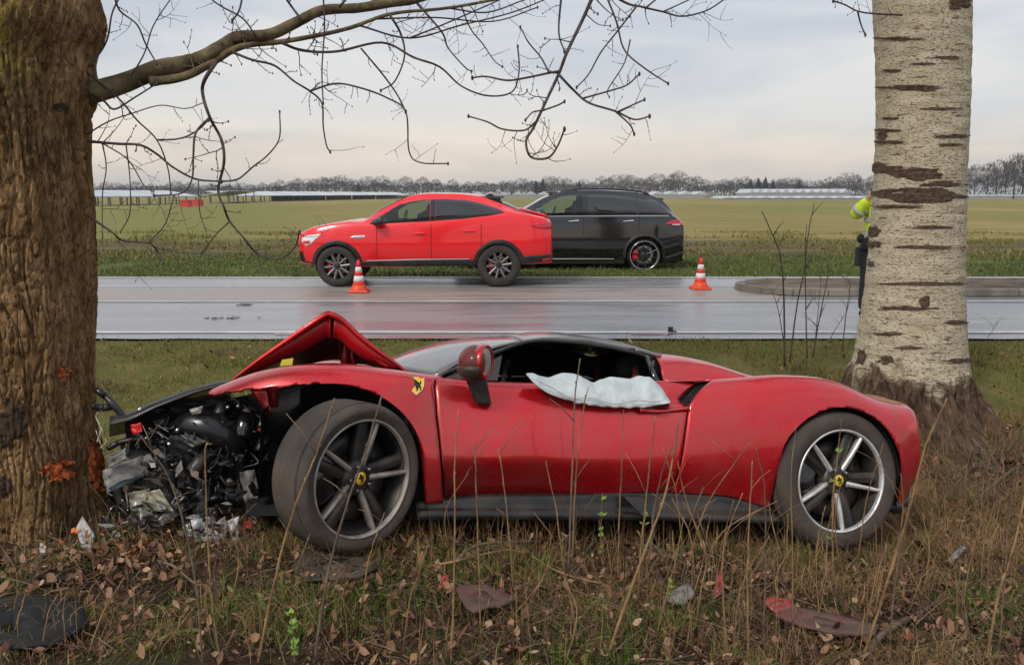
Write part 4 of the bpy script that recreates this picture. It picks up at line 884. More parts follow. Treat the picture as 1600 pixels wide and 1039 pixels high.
def scoop(Xx, Vv, w, z):
    k = np.clip((Xx - (drear(Vv) - .33))/.33, 0, 1)**1.6*np.clip((Vv - 2.5)/.28, 0, 1); k = k*np.clip((4.35 - Vv)/.3, 0, 1)
    soft = .010*np.exp(-((Xx + 1.62)**2)/.02)*np.exp(-((Vv - .95)**2)/.3)   # shallow dent low in the door
    tuck = np.maximum(0, .435 - z)*.42*np.clip((-1.05 - Xx)/.5, 0, 1)
    return w - .085*k - soft - tuck, z - .012*k, Xx
for sgn in (-1, 1):
    mb = MB(); FL.panel(mb, lambda v: dfront(v) + G, lambda v: drear(v) - G - .045*np.clip((v - 2.55)/.3, 0, 1)*np.clip((4.3 - v)/.3, 0, 1), 0.0, 4.12, 46, sgn=sgn, nu=70, disp=scoop)
    d = mb.build('door', red_wreck, fer, solid=.012)
    if sgn < 0:
        mb = MB(); mb.tube([(-2.06 + .012*0 + x, -(.925 if x == 0 else .9), z) for x, z in ((0, .3), (.0, .33))], .002); 
    # inner sill of the window opening
    mb = MB(); xs_ = np.linspace(-2.04, -.7, 30); P = FL.S(xs_, np.full(30, 4.12))
    mb.grid(np.array([[(x, sgn*w, z), (x, sgn*(w - .05), z - .004), (x, sgn*(w - .09), z - .05)] for x, (w, z) in zip(xs_, P)])); mb.build('sill_trim', blk_plastic, d)
# rear quarter: leading edge is the lip of the intake
mb = MB(); us = arch_us(0, 1.40, [(RC[0] + .735, RA)], 80)
def rq_disp(Xx, Vv, w, z): return w, z, Xx
for sgn in (-1, 1):
    mb = MB(); FL.panel(mb, lambda v: np.where(v <= 4, drear(v), np.interp(v, [4, 4.6, 5, 6, 7], [-.672, -.80, -.90, -.90, -.90])) + G, .665, fer_low, 7.0, 64, sgn=sgn, us=us, clamp=True)
    rq = mb.build('rear_quarter', red_wreck, fer, solid=.008, clean=True)
    # dark mouth of the intake behind the lip, with its mesh
    vv = np.linspace(2.5, 4.25, 14); P = FL.S(drear(vv), vv); k = np.clip((vv - 2.5)/.28, 0, 1)*np.clip((4.35 - vv)/.3, 0, 1)
    mb = MB(); A = [[(x + .012, sgn*(w - .006), z), (x + .03, sgn*(w - .04), z), (x - .012, sgn*(w - .10*kk - .004), z - .012*kk), (x - .012 - .05*kk, sgn*(w - .088*kk - .006), z - .012*kk)] for x, (w, z), kk in zip(drear(vv), P, k)]
    mb.grid(np.array(A)); mb.build('side_intake', blk_plastic, fer)
    mb = MB()
    for i in range(1, 13):
        for q in (.25, .5, .75):
            a, b = Vector(A[i][1]), Vector(A[i][2]); p = a.lerp(b, q); mb.box(p + Vector((-.006, sgn*.012, 0)), (.006, .012, .004))
    mb.build('intake_mesh', blk_dusty, fer, kind='stuff')
    # wheel-arch liners
    for (cx, cz), a, b_, y0 in ((FC, FA, FB, .93), (RC, RA, RB, .95)):
        mb = MB(); rows_ = []
        for q in np.linspace(-.35, math.pi + .35, 26):
            x, z = cx + a*.99*math.cos(q), cz + b_*.99*math.sin(q)
            if cx < -2 and sgn < 0 and x < -2.75: x = max(x, -2.9); 
            rows_.append([(x, sgn*(y0 - .02 if z > cz else y0 - .05), z), (x, sgn*.5, z)])
        rows_ = np.array(rows_); mb.grid(rows_)
        if not (cx < -2 and sgn < 0): mb.add([tuple(r[1]) for r in rows_], [tuple(range(len(rows_)))], 0, True)
        mb.build('wheel_arch_liner', cavity, fer)
# shut line along the flank behind the rear wheel, skirt, floor
mb = MB(); mb.box((-1.35, 0, .17), (3.2, 1.66, .05)); mb.box((-.02, 0, .42), (.9, 1.0, .5)); mb.box((-1.4, 0, .14), (1.6, 1.5, .06)); mb.build('underbody', cavity, fer)
def skirt(sgn):
    xs_ = np.linspace(-2.17, -.345, 60); rows_ = []
    for x in xs_:
        c = FL.ctrl(x); w0, b0 = c[0]; t_ = np.clip((x + 2.17)/.12, 0, 1); e = .03 + .03*np.clip((x + 1.0)/.5, 0, 1)
        b0 = b0 if x < -.75 else max(b0, .2)
        rows_.append([(x, sgn*(w0 - .03), b0 + .015), (x, sgn*(w0 - .004), b0 - .004), (x, sgn*(w0 - .012), b0 - .03), (x, sgn*(w0 + .005), .192), (x, sgn*(w0 + e*.8), .183), (x, sgn*(w0 + e), .166), (x, sgn*(w0 + e - .005), .148), (x, sgn*(w0 - .06), .135), (x, sgn*(w0 - .25), .15)])
    mb = MB(); mb.grid(np.array(rows_)); return mb.build('side_skirt', blk_dusty, fer, solid=.004)
skirt(-1); skirt(1)
mb = MB(); P = [fl(975, 776, -.955), fl(1003, 776, -.955), fl(1030, 808, -.985), fl(1004, 806, -.985)]; mb.add(P + [p + Vector((0, .03, 0)) for p in P], [(0,1,2,3),(7,6,5,4),(0,4,5,1),(1,5,6,2),(2,6,7,3),(3,7,4,0)], 0, True); mb.build('skirt_fin', blk_plastic, fer)
# rear diffuser corner below the bumper, tail lamp, exhaust panel
xs_ = np.linspace(.36, .62, 20); c = FL.ctrl(xs_)
for sgn in (-1, 1):
    mb = MB(); mb.grid(np.array([[(x, sgn*(k[0,0] - .002), k[0,1] + .015), (x + .004, sgn*(k[0,0] + .002), k[0,1] - .05), (x - .02, sgn*(k[0,0]*.96), .19), (x - .14, sgn*(k[0,0]*.7), .18)] for x, k in zip(xs_, c)])); mb.build('diffuser', blk_dusty, fer, solid=.006)
for sgn in (-1, 1):
    mb = MB(); FL.strip(mb, np.linspace(.53, .62, 12), lambda x: .52, lambda x: .575, .004, sgn=sgn); mb.build('tail_lamp', lamp_red, fer)
mb = MB()
FL.strip(mb, np.linspace(.17, .53, 22), curve([(.17, .727), (.53, .665)]), curve([(.17, .731), (.53, .669)]), .0012, nv=2); mb.build('bumper_seam', cavity, fer)
# greenhouse ------------------------------------------------------
roof_rows = []   # x, rail (w,z), outer roof, centre
RK = [(-1.62, .615, 1.012, 1.052), (-1.5, .62, 1.03, 1.072), (-1.35, .625, 1.033, 1.08), (-1.15, .622, 1.015, 1.066), (-1.0, .615, .993, 1.043), (-.86, .600, .965, 1.005)]
rk = np.array(RK)
def roofp(x, t): # t 0 rail .. 1 centre .. 2 far rail
    w, zr, zc = spl(rk[:, 0], rk[:, 1:], np.array(x)); s_ = 1 - t; return (x, -w*s_, zr + (zc - zr)*(1 - abs(s_)**2.1))
mb = MB(); mb.grid(np.array([[roofp(x, t) for t in np.linspace(0, 2, 31)] for x in np.linspace(-1.62, -1.02, 18)])); roof_m = paint('roof_sheen_lacquer', (.030, .030, .032), (.34, .33, .32), .6, .16, 0, .30, .62); mb.build('roof', roof_m, fer, solid=.02)  # pale dust tone paints in the sky's reflection on the black roof
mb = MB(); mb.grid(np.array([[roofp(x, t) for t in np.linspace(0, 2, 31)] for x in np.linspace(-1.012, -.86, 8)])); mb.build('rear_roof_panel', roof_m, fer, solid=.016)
# windscreen: from the scuttle up to the header
def wsp(u, t):
    s_ = 1 - t; bx = -2.36 + .30*abs(s_)**2.2; bz = .858 - .035*abs(s_)**2; bw = .80; tx, ty, tz = roofp(-1.625, t)
    x = bx + (tx - bx)*u; return (x, -(bw + (.60 - bw)*u)*s_, bz + (tz - bz)*u + .045*math.sin(math.pi*u)*(1 - .4*abs(s_)))
mb = MB(); mb.grid(np.array([[wsp(u, t) for t in np.linspace(0.03, 1.97, 31)] for u in np.linspace(0, 1, 16)])); mb.build('windscreen', paint('dusty_sheen_glass', (.02, .022, .023), (.34, .33, .32), .45, .06, 0, .3, .65), fer, solid=.006)  # pale dust tone paints in the grazing sky reflection on the glass
for sgn in (-1, 1):
    P = [Vector(p) for p in ((-2.09, -.80, .815), (-1.9, -.745, .90), (-1.72, -.68, .975), (-1.57, -.628, 1.018), (-1.4, -.628, 1.022), (-1.2, -.626, 1.006), (-1.02, -.62, .978), (-.92, -.618, .95))]
    if sgn > 0: P = [Vector((p.x, -p.y, p.z)) for p in P]
    mb = MB(); mb.tube([tuple(p) for p in smooth_poly([tuple(p) for p in P], 4)], .015, 8, flatten=(.75, 1.2)); mb.build('roof_rail', blk_plastic, fer)
    mb = MB(); mb.tube([(-.955, sgn*.628, .96), (-.945, sgn*.69, .89), (-.935, sgn*.76, .825)], .018, 6); mb.build('rear_pillar', blk_gloss, fer)
    mb = MB(); q = [(-.94, sgn*.70, .86), (-.92, sgn*.625, .945), (-.872, sgn*.615, .94), (-.885, sgn*.66, .88)]; mb.add(q + [(x, y*.97, z) for x, y, z in q], [(0,1,2,3),(7,6,5,4),(0,4,5,1),(1,5,6,2),(2,6,7,3),(3,7,4,0)], 0, True); mb.build('quarter_glass', glass_dark, fer)
    # front quarter triangle ahead of the opening
    q = [(-2.05, sgn*.80, .815), (-1.78, sgn*.79, .812), (-1.74, sgn*.68, .958), (-1.9, sgn*.74, .895)]; mb = MB(); mb.add(q + [(x, y*.98, z) for x, y, z in q], [(0,1,2,3),(7,6,5,4),(0,4,5,1),(1,5,6,2),(2,6,7,3),(3,7,4,0)], 0, True); mb.build('quarter_panel', blk_gloss, fer)
xs_ = np.linspace(-1.9, -.95, 16)
mb = MB(); mb.grid(np.array([[(x, .79 - .16*t_ + .02*math.sin(3.14*t_), .81 + (float(spl(rk[:, 0], rk[:, 2], np.array(max(x, -1.62)))) - .03*(x < -1.6) - .81)*t_*min(1, (x + 2.1)/.45)) for t_ in np.linspace(0, 1, 6)] for x in xs_])); mb.build('side_glass', glass_dark, fer)
# cabin
mb = MB(); mb.grid(np.array([[(x, y, .30 if abs(y) < .7 else .8) for y in (-.78, -.74, -.69, 0, .69, .74, .78)] for x in (-2.2, -1.8, -1.3, -.86)])); mb.grid(np.array([[(-.87, y, z) for y in (-.62, 0, .62)] for z in (.3, .7, .95)])); mb.grid(np.array([[(x, y, z) for y in (-.76, 0, .76)] for x, z in ((-2.25, .3), (-2.12, .78), (-1.98, .845), (-1.82, .80), (-1.78, .6), (-1.85, .35))])); mb.build('cabin_trim', cavity, fer)
for sy in (-.38, .38):
    mb = MB(); mb.tube([(-1.05, sy, .42), (-1.0, sy, .62), (-.95, sy, .80)], [.2, .21, .17], 10, flatten=(1.0, .4)); mb.tube([(-.95, sy, .82), (-.93, sy, .90), (-.93, sy, .96)], [.11, .12, .07], 10, flatten=(1, .45)); mb.ell((-1.3, sy, .42), (.28, .24, .10)); st = mb.build('seat', cavity, fer)
    mb = MB(); mb.tube([(-.985, sy - .11, .66), (-.957, sy - .10, .80), (-.945, sy - .05, .90)], [.035, .03, .02], 8); mb.build('seat_bolster', tan_leather, st)
mb = MB(); ring = [(-1.66 + .05*math.cos(q), -.38 + .17*math.cos(q), .74 + .17*math.sin(q)) for q in np.linspace(0, 2*math.pi, 24)]; mb.tube(ring, .014, 6); mb.build('steering_wheel', cavity, fer)
# hanging curtain airbag
rnd = random.Random(4); nA = 44; rowsA = []
topc = curve([(822, 583), (832, 582), (845, 588), (858, 590), (868, 584), (884, 582), (900, 584), (915, 592), (926, 598), (938, 592), (955, 588), (972, 590), (984, 591), (1000, 586), (1015, 589), (1030, 602), (1045, 626)])
botc = curve([(822, 586), (832, 598), (850, 612), (875, 622), (900, 630), (940, 636), (985, 638), (1015, 636), (1035, 632), (1045, 629)])
for i in range(nA):
    px_ = 822 + 223*i/(nA - 1); a = fl(px_, topc(px_), -.86); b = fl(px_, botc(px_), -.955); row = []
    th = .012 + .024*math.sin(math.pi*min(1, max(0, i/(nA - 1))))**.5
    for j in range(20):
        q = 2*math.pi*j/20; u = (1 - math.cos(q))/2; p = a.lerp(b, u); out_ = -math.sin(q)*th*(1 + .35*mnoise.noise(Vector((i*.35, q*1.3, 0))))
        wr = (.007*mnoise.noise(Vector((i*.5, u*7, 3))) + .006*mnoise.noise(Vector((i*1.3, u*14, 5))))*min(1, i/4, (nA - 1 - i)/4)
        row.append((p.x + .5*wr, p.y + out_ + wr - .012, p.z + wr))
    rowsA.append(row)
mb = MB(); mb.grid(np.array(rowsA), close_v=True); ab = mb.build('airbag', white_fab, fer, label='white deflated curtain airbag hanging over the door')
sb = ab.modifiers.new('sub', 'SUBSURF'); sb.levels = sb.render_levels = 1
mb = MB(); mb.tube([tuple(fl(x, botc(x) - 9 - 3*math.sin(x*.09), -1.0 + .012*math.sin(x*.05))) for x in np.linspace(838, 1032, 30)], .0022, 4); mb.build('seam', pm('airbag_seam', (.5, .46, .42), rough=.9), ab)
mb = MB(); rr_ = []
for i in range(12):
    x = 1000 + 76*i/11; rr_.append([tuple(fl(x, 634 + 5*math.sin(i*.29), -.93)), tuple(fl(x, 640 + 3*math.sin(i*.4), -.965 + .01*math.sin(i))), tuple(fl(x, 645 - i*.25, -.945))])
mb.grid(np.array(rr_)); mb.build('loose_trim', red_wreck, fer, solid=.006)
# door mirror, knocked down on its stalk
mir = bpy.data.objects.new('wing_mirror', None); COL.objects.link(mir); mir.parent = fer
mc = fl(744, 566, -1.0)
mb = MB(); mb.ell(tuple(mc + Vector((-.012, 0, 0))), (.075, .10, .083), 20, 14, fn=lambda p: Vector((min(p.x, .045), p.y, p.z*(1 - .1*(p.x < 0)*abs(p.x)/.075)))); mb.build('mirror_housing', paint('muddy_mirror_red', (.35, .003, .008), (.07, .045, .035), .8, .35, .4, .4, .62), mir)
mb = MB(); mb.ell(tuple(mc + Vector((-.016, -.003, -.02))), (.077, .101, .072), 20, 10, fn=lambda p: Vector((min(p.x, .03), p.y, min(p.z, .0)))); mb.build('mirror_underside', blk_dusty, mir)
Mm = Matrix.Translation(mc + Vector((.034, -.03, .004))) @ Matrix.Rotation(R_(-32), 4, 'Z') @ Matrix.Rotation(R_(90), 4, 'Z')
mb = MB(); mb.lathe([(0, -.012), (.045, -.011), (.050, -.008), (.052, .005)], 28, Mm @ Matrix.Diagonal((1.35, 1, 1.35, 1))); mb.build('mirror_glass', mirror_m, mir)
mb = MB(); mb.lathe([(.050, -.012), (.056, -.018), (.061, -.010), (.062, .02), (.05, .02)], 28, Mm @ Matrix.Diagonal((1.35, 1, 1.35, 1))); mb.build('mirror_rim', red_hood, mir)
st = [fl(724, 585, -.97), fl(758, 585, -.97), fl(768, 633, -.955), fl(742, 630, -.955)]; mb = MB()
mb.add([tuple(p) for p in st] + [(p.x + .01, p.y + .05, p.z) for p in st], [(0,1,2,3),(7,6,5,4),(0,4,5,1),(1,5,6,2),(2,6,7,3),(3,7,4,0)], 0, True); mb.build('mirror_arm', blk_dusty, mir, bevel=.008)
# shield badge on the fender
bc = fl(651, 602, -.925); vb = FL.v_at([bc.x], [bc.z])[0]; wv = FL.S(np.array([bc.x]), np.array([vb]))[0]; wv2 = FL.S(np.array([bc.x]), np.array([vb + .25]))[0]; tl = math.atan2(wv[0] - wv2[0], wv2[1] - wv[1])
Mb = Matrix.Translation((bc.x, -wv[0] - .0085, bc.z)) @ Matrix.Rotation(-tl, 4, 'X')
shield = [(-.036, .043), (-.018, .047), (0, .043), (.018, .047), (.036, .043), (.034, .0), (.024, -.026), (0, -.050), (-.024, -.026), (-.034, .0)]
bd = bpy.data.objects.new('shield_badge', None); COL.objects.link(bd); bd.parent = fer
mb = MB(); mb.prism([(x*1.08, z*1.08) for x, z in shield[::-1]], .012, Mb @ Matrix.Translation((0, .002, 0))); mb.build('border', chrome, bd)
mb = MB(); mb.prism(shield[::-1], .010, Mb); mb.build('face', yellow, bd)
mb = MB(); horse(mb, .070, Mb @ Matrix.Translation((0, -.0015, 0))); mb.build('emblem', horse_m, bd)
mb = MB(); mb.prism([(-.034, .046), (-.034, .040), (-.012, .0425), (-.012, .048)], .002, Mb @ Matrix.Translation((0, -.002, 0))); mb.build('green_band', pm('badge_green', (.02, .25, .08), rough=.4), bd)
mb = MB(); mb.prism([(.012, .048), (.012, .0425), (.034, .040), (.034, .046)], .002, Mb @ Matrix.Translation((0, -.002, 0))); mb.build('red_band', brake_red, bd)
# wheels
wheel(fer, 'rear_wheel', Matrix.Translation((.0, -.955, .36)) @ Matrix.Rotation(R_(8), 4, 'Z'), .360, .266, .29, [rim_dark, rim_bright], rubber_mud, phase=R_(60), label='rear wheel with muddy tyre and bright machined spokes')
wheel(fer, 'rear_wheel', Matrix.Translation((.0, .955, .36)) @ Matrix.Rotation(math.pi, 4, 'Z'), .362, .266, .29, [rim_dark, rim_bright], rubber_mud)
FH = FI @ Vector((-.66238571, 3.83397236, .34978928))
wheel(fer, 'front_wheel', Matrix.Translation(FH) @ Matrix.Rotation(R_(37.5), 4, 'Z') @ Matrix.Rotation(R_(3), 4, 'X'), .337, .268, .222, [rim_dark, pm('rim_dusty', (.42, .38, .34), (.24, .205, .175), 8, .5, metal=.45)], rubber_mud, phase=R_(3), label='front wheel pushed out and turned, dusty rim')
wheel(fer, 'front_wheel', Matrix.Translation((-2.5, .93, .35)) @ Matrix.Rotation(math.pi + R_(20), 4, 'Z'), .346, .266, .25, [rim_dark, rim_bright], rubber_mud)
# buckled hood: two plates meeting in a ridge that is high on the near side
def hoodpt(u, t):  # u 0 scuttle .. 1 ridge .. 2 nose ; t 0 near edge .. 1 far edge
    A = [(-2.215, .835), (-2.33, .915), (-2.46, 1.022), (-2.56, 1.10), (-2.605, 1.118), (-2.655, 1.102), (-2.80, 1.0), (-2.95, .875), (-3.08, .765)]
    Bk = [(-2.30, .84), (-2.38, .86), (-2.46, .875), (-2.52, .885), (-2.56, .89), (-2.62, .885), (-2.76, .86), (-2.95, .81), (-3.12, .72)]
    k = np.arange(9.)/4.; a = spl(k, np.array(A), np.array(u)); b = spl(k, np.array(Bk), np.array(u)); s_ = t**.8
    x, z = a*(1 - s_) + b*s_; wn = .66 - .10*max(0, u - 1)
    y = -wn + t*1.25; c_ = .012*mnoise.noise(Vector((u*3, t*4, 0)))
    return (x, y, z + c_ + .05*math.sin(math.pi*t)*(1 - abs(u - 1)*.6))
red_under = pm('hood_underside_red', (.50, .006, .010), (.36, .006, .008), 4, .42, coat=.4, coatr=.2)
for nm, ua, ub in (('hood', 0, 1.0), ('hood', 1.0, 2)):
    mb = MB(); mb.grid(np.array([[hoodpt(u, t_) for t_ in np.linspace(0, 1, 24)] for u in np.linspace(ua, ub, 24)])); h = mb.build(nm, red_hood, fer, solid=.007, label='raised buckled hood plate, ' + ('rear half' if ua == 0 else 'front half'))
    mb = MB(); mb.grid(np.array([[tuple(Vector(hoodpt(u, t_)) + Vector((0, .012, -.016))) for t_ in np.linspace(0.01, .99, 20)] for u in np.linspace(ua + .02*(ua < 1), ub - .02, 20)])); mb.build('hood_lining', red_under, h)
    # folded rim along the near edge and stiffener below
    mb = MB(); us_ = np.linspace(ua, ub, 30); rows_ = []
    for u in us_:
        p = Vector(hoodpt(u, 0)); q = Vector(hoodpt(u, .03)); i_ = (Vector((-2.6, p.y, .78)) - p).normalized(); wd = .020*(1 - .5*abs(u - 1)) + .006
        rows_.append([tuple(p), tuple(p + Vector((0, -.006, 0))), tuple(p + i_*wd + Vector((0, .0, 0))), tuple(p + i_*wd*1.1 + Vector((0, .03, 0))), tuple(q)])
    mb.grid(np.array(rows_)); mb.build('hood_edge', red_hood, h)
    mb = MB(); us_ = np.linspace(ua + .06, ub - .06, 24); rows_ = []
    for u in us_:
        p = Vector(hoodpt(u, .05)); i_ = (Vector((-2.6, p.y, .70)) - p).normalized(); wd = .115*(1 - .55*abs(u - 1.0))
        rows_.append([tuple(p + i_*.012 + Vector((0, -.03, 0))), tuple(p + i_*wd*.55 + Vector((0, -.012, 0))), tuple(p + i_*wd + Vector((0, .02, 0))), tuple(p + i_*wd*.9 + Vector((0, .12, 0)))])
    mb.grid(np.array(rows_)); mb.build('hood_stiffener', red_under, h, solid=.004)
mb = MB(); a = fl(530, 520, -.45); 
rows_ = [[tuple(fl(x, y, -.38 + .06*math.sin(k*1.7 + x*.05))) for x, y in ((532 + 3*k, 512 + 4*k), (534 + 3.5*k, 535), (530 + 4*k, 556), (534 + 4*k, 572))] for k in range(7)]
mb.grid(np.array(rows_)); mb.build('torn_hood_frame', red_under, fer, solid=.004)
mb = MB(); rows_ = [[tuple(fl(x + 4*math.sin(k), y, -.6)) for x, y in ((566 + 5.2*k, 532 + 5*k), (562 + 5.2*k, 538 + 5.2*k))] for k in range(9)]; mb.grid(np.array(rows_)); mb.build('hood_hinge', red_wreck, fer, solid=.012)
mb = MB(); mb.prism([(-.03, -.02), (.03, -.012), (.034, .022), (-.02, .012)], .004, Matrix.Translation(fl(447, 566, -.6))); mb.build('sticker', pm('sticker_yellow', (.65, .55, .05), rough=.5), fer)
# wrecked front end ------------------------------------------------
RW = random.Random(12)
def crumple(name, mat, quad, y0, y1, amp, n=12, th=.006, seed=1, label=None, parent=fer):
    """a buckled sheet between four pixel corners; y0/y1 local depth of its left and right edge"""
    mb = MB(); rows_ = []
    for i in range(n):
        r_ = []
        for j in range(n):
            u, v = i/(n-1), j/(n-1); a = [quad[0][k]*(1-u) + quad[1][k]*u for k in (0, 1)]; b = [quad[3][k]*(1-u) + quad[2][k]*u for k in (0, 1)]
            px_ = a[0]*(1-v) + b[0]*v; py_ = a[1]*(1-v) + b[1]*v
            k1 = mnoise.noise(Vector((u*3.1 + seed*5, v*3.1, seed))); k2 = mnoise.noise(Vector((u*8 + seed*5, v*8, seed + 9))); k3 = mnoise.noise(Vector((u*5, v*5, seed*3.3)))
            p = fl(px_ + k3*amp*140, py_ + k1*amp*120, y0 + (y1 - y0)*u); p.y += amp*(k1*1.6 + abs(k2)*1.1); r_.append(tuple(p))
        rows_.append(r_)
    mb.grid(np.array(rows_), flat=(amp > .02)); return mb.build(name, mat, parent, solid=th, label=label)
crumple('dark_backing', cavity, [(195, 650), (470, 604), (470, 862), (215, 860)], -.30, -.42, .03, 16, .01, 2)  # dark sheets added as backing, standing in for the shaded void
crumple('dark_backing', cavity, [(205, 655), (470, 600), (470, 700), (240, 760)], .1, -.2, .05, 12, .01, 3)
# black wing-shaped upper panel from the nose to the fender
mb = MB(); rows_ = []
for i in range(20):
    u = i/19; px_ = 172 + 190*u; py_ = np.interp(px_, [172, 205, 245, 300, 345, 362], [652, 645, 627, 608, 597, 596])
    rows_.append([tuple(fl(px_, py_ + 8*(1-u) + 4, -.70)), tuple(fl(px_, py_, -.62)), tuple(Vector(fl(px_, py_ + 1, -.2)) + Vector((0, 0, -.02 + .015*math.sin(i)))), tuple(Vector(fl(px_, py_ + 3, .5)) + Vector((0, 0, -.10)))])
mb.grid(np.array(rows_)); mb.build('nose_panel', blk_plastic, fer, solid=.012)
crumple('nose_panel', blk_plastic, [(235, 640), (345, 612), (400, 640), (250, 690)], -.55, -.6, .03, 12, .008, 5)
mb = MB(); mb.tube([tuple(fl(x, y, -.62 + d_)) for x, y, d_ in ((268, 668, .05), (300, 662, 0), (335, 668, -.03), (365, 690, -.02), (385, 716, .05))], [.055, .075, .085, .07, .05], 16, flatten=(1, .8)); mb.build('air_duct', pm('duct_plastic', (.010, .010, .011), rough=.27), fer)
for px0, py0, px1, py1, r_, m_ in ((388, 640, 378, 684, .045, blk_gloss), (352, 628, 340, 652, .03, blk_plastic), (420, 676, 405, 706, .03, blk_plastic), (330, 700, 300, 740, .04, blk_dusty)):
    mb = MB(); A, B = fl(px0, py0, -.62), fl(px1, py1, -.64); mb.tube([tuple(A), tuple(A.lerp(B, .1)), tuple(A.lerp(B, .12)), tuple(A.lerp(B, .9)), tuple(B)], [r_*.8, r_*.85, r_, r_, r_*.9], 16); mb.build('reservoir', m_, fer)
crumple('fender_bracket', red_wreck, [(388, 606), (418, 604), (424, 650), (414, 640)], -.66, -.68, .008, 6, .006, 3)
for pts, r_, m_, nm in (([(421, 606), (417, 640), (412, 656)], .014, red_wreck, 'hood_strut'), ([(413, 648), (408, 668)], .021, steel, 'strut_end'), ([(407, 666), (406, 674)], .013, brake_red, 'strut_end'), ([(427, 607), (429, 634)], .022, brake_red, 'fender_bracket'), ([(380, 634), (398, 646), (410, 655)], .007, steel, 'hinge_arm'),
        ([(150, 608), (170, 624), (196, 655)], .017, blk_plastic, 'bent_beam'), ([(146, 634), (160, 637), (178, 634)], .018, blk_plastic, 'bent_beam'), ([(300, 738), (340, 715), (352, 696), (385, 694)], .034, blk_dusty, 'control_arm'),
        ([(235, 720), (262, 742), (262, 775), (250, 800)], .04, blk_plastic, 'bent_beam'), ([(352, 770), (382, 778), (392, 800), (384, 850), (380, 876)], .03, blk_dusty, 'control_arm'), ([(180, 755), (195, 790), (240, 822)], .028, blk_plastic, 'bent_beam'),
        ([(170, 700), (190, 690), (230, 686), (262, 704)], .014, blk_plastic, 'hose'), ([(205, 668), (232, 690), (270, 690)], .012, blk_plastic, 'hose'), ([(240, 800), (300, 790), (345, 775)], .018, blk_plastic, 'hose'), ([(262, 840), (320, 812), (350, 770)], .013, blk_plastic, 'hose'),
        ([(152, 690), (158, 670), (150, 650), (160, 640)], .004, pm('bare_wire', (.45, .38, .28), rough=.6), 'wire'), ([(156, 700), (166, 690), (160, 672), (154, 660)], .004, MATS['bare_wire'], 'wire'), ([(150, 672), (156, 690), (164, 706)], .003, MATS['bare_wire'], 'wire')):
    mb = MB(); ly = -.62 if nm not in ('control_arm',) else -.6; q = [tuple(fl(x, y, ly - .012*math.sin(i*.5 + x))) for i, (x, y) in enumerate(smooth_poly(pts, 5))]; mb.tube(q, r_, 8 if r_ > .01 else 4, flatten=(1, .6) if nm in ('bent_beam', 'control_arm') else None); mb.build(nm, m_, fer)
rad_ = crumple('radiator', greyplas, [(161, 735), (222, 712), (232, 738), (168, 762)], -.72, -.7, .006, 10, .05, 6, 'pale grey crushed radiator block')
crumple('radiator', tealplas, [(164, 752), (228, 730), (226, 745), (170, 768)], -.70, -.68, .006, 8, .04, 7)
mb = MB(); mb.tube([tuple(fl(222, 722, -.7)), tuple(fl(238, 715, -.7))], .024, 10); mb.build('radiator_neck', greyplas, fer)
crumple('headlamp_shell', pm('lamp_shell', (.33, .31, .22), (.18, .16, .11), 12, .35, coat=.4), [(200, 770), (240, 762), (248, 800), (206, 800)], -.66, -.7, .02, 10, .006, 8)
for k, (q, m_) in enumerate((([(298, 812), (334, 806), (350, 866), (306, 856)], alu), ([(344, 818), (374, 806), (370, 850), (352, 848)], alu), ([(332, 820), (352, 806), (356, 856), (336, 864)], greyplas), ([(226, 770), (250, 764), (272, 800), (240, 798)], MATS['lamp_shell']), ([(210, 804), (240, 808), (252, 822), (218, 826)], blk_dusty), ([(166, 712), (196, 700), (196, 716), (168, 732)], greyplas))):
    crumple('foil_shard', m_, q, -.86 + .02*k, -.84 - .01*k, .014, 12, .003, 11 + k)
for k, (q, m_) in enumerate((([(398, 838), (438, 846), (432, 862), (400, 858)], red_wreck), ([(374, 846), (398, 830), (402, 852), (384, 864)], red_wreck), ([(380, 816), (392, 812), (394, 828), (384, 832)], brake_red), ([(204, 664), (220, 660), (222, 674), (208, 680)], brake_red), ([(288, 676), (330, 690), (300, 700), (286, 690)], rim_dark), ([(296, 640), (318, 634), (314, 645), (300, 648)], alu))):
    crumple('red_fragment' if m_ in (red_wreck, brake_red) else 'metal_fragment', m_, q, -.7, -.72, .008, 7, .004, 31 + k)
for k in range(60):
    px_, py_ = RW.uniform(172, 400), RW.uniform(675, 860)
    if px_ > 400 or (py_ < 700 and px_ > 350): continue
    s_ = RW.uniform(7, 26); m_ = RW.choice([blk_plastic, blk_plastic, blk_dusty, blk_dusty, rim_dark, blk_gloss, greyplas, cavity]); an = RW.uniform(0, 3.14)
    c_, n_ = math.cos(an), math.sin(an); q = [(px_ + s_*(a*c_ - b*n_*.5), py_ + s_*(a*n_ + b*c_*.5)) for a, b in ((-1, -1), (1, -1), (1, 1), (-1, 1))]
    crumple('scrap_plate', m_, q, RW.uniform(-.68, -.5), RW.uniform(-.68, -.5), .02, 6, .004, 60 + k)
for k in range(16):
    px_, py_ = RW.uniform(180, 390), RW.uniform(660, 850); mb = MB(); q = [fl(px_, py_, -.64)]
    for i in range(6): q.append(q[-1] + Vector((RW.uniform(-.05, .05), RW.uniform(-.03, .03), RW.uniform(-.05, .04))))
    mb.tube([tuple(p) for p in smooth_poly([tuple(p) for p in q], 4)], RW.uniform(.003, .008), 5); mb.build('wire', RW.choice([blk_plastic, blk_plastic, steel, blk_gloss]), fer)
for k, (px_, py_) in enumerate(((277, 672), (264, 694), (356, 636), (372, 634), (296, 690), (218, 640))):
    mb = MB(); mb.ell(tuple(fl(px_, py_, -.68)), (.011, .011, .013), 8, 6); mb.build('bolt', chrome, fer)

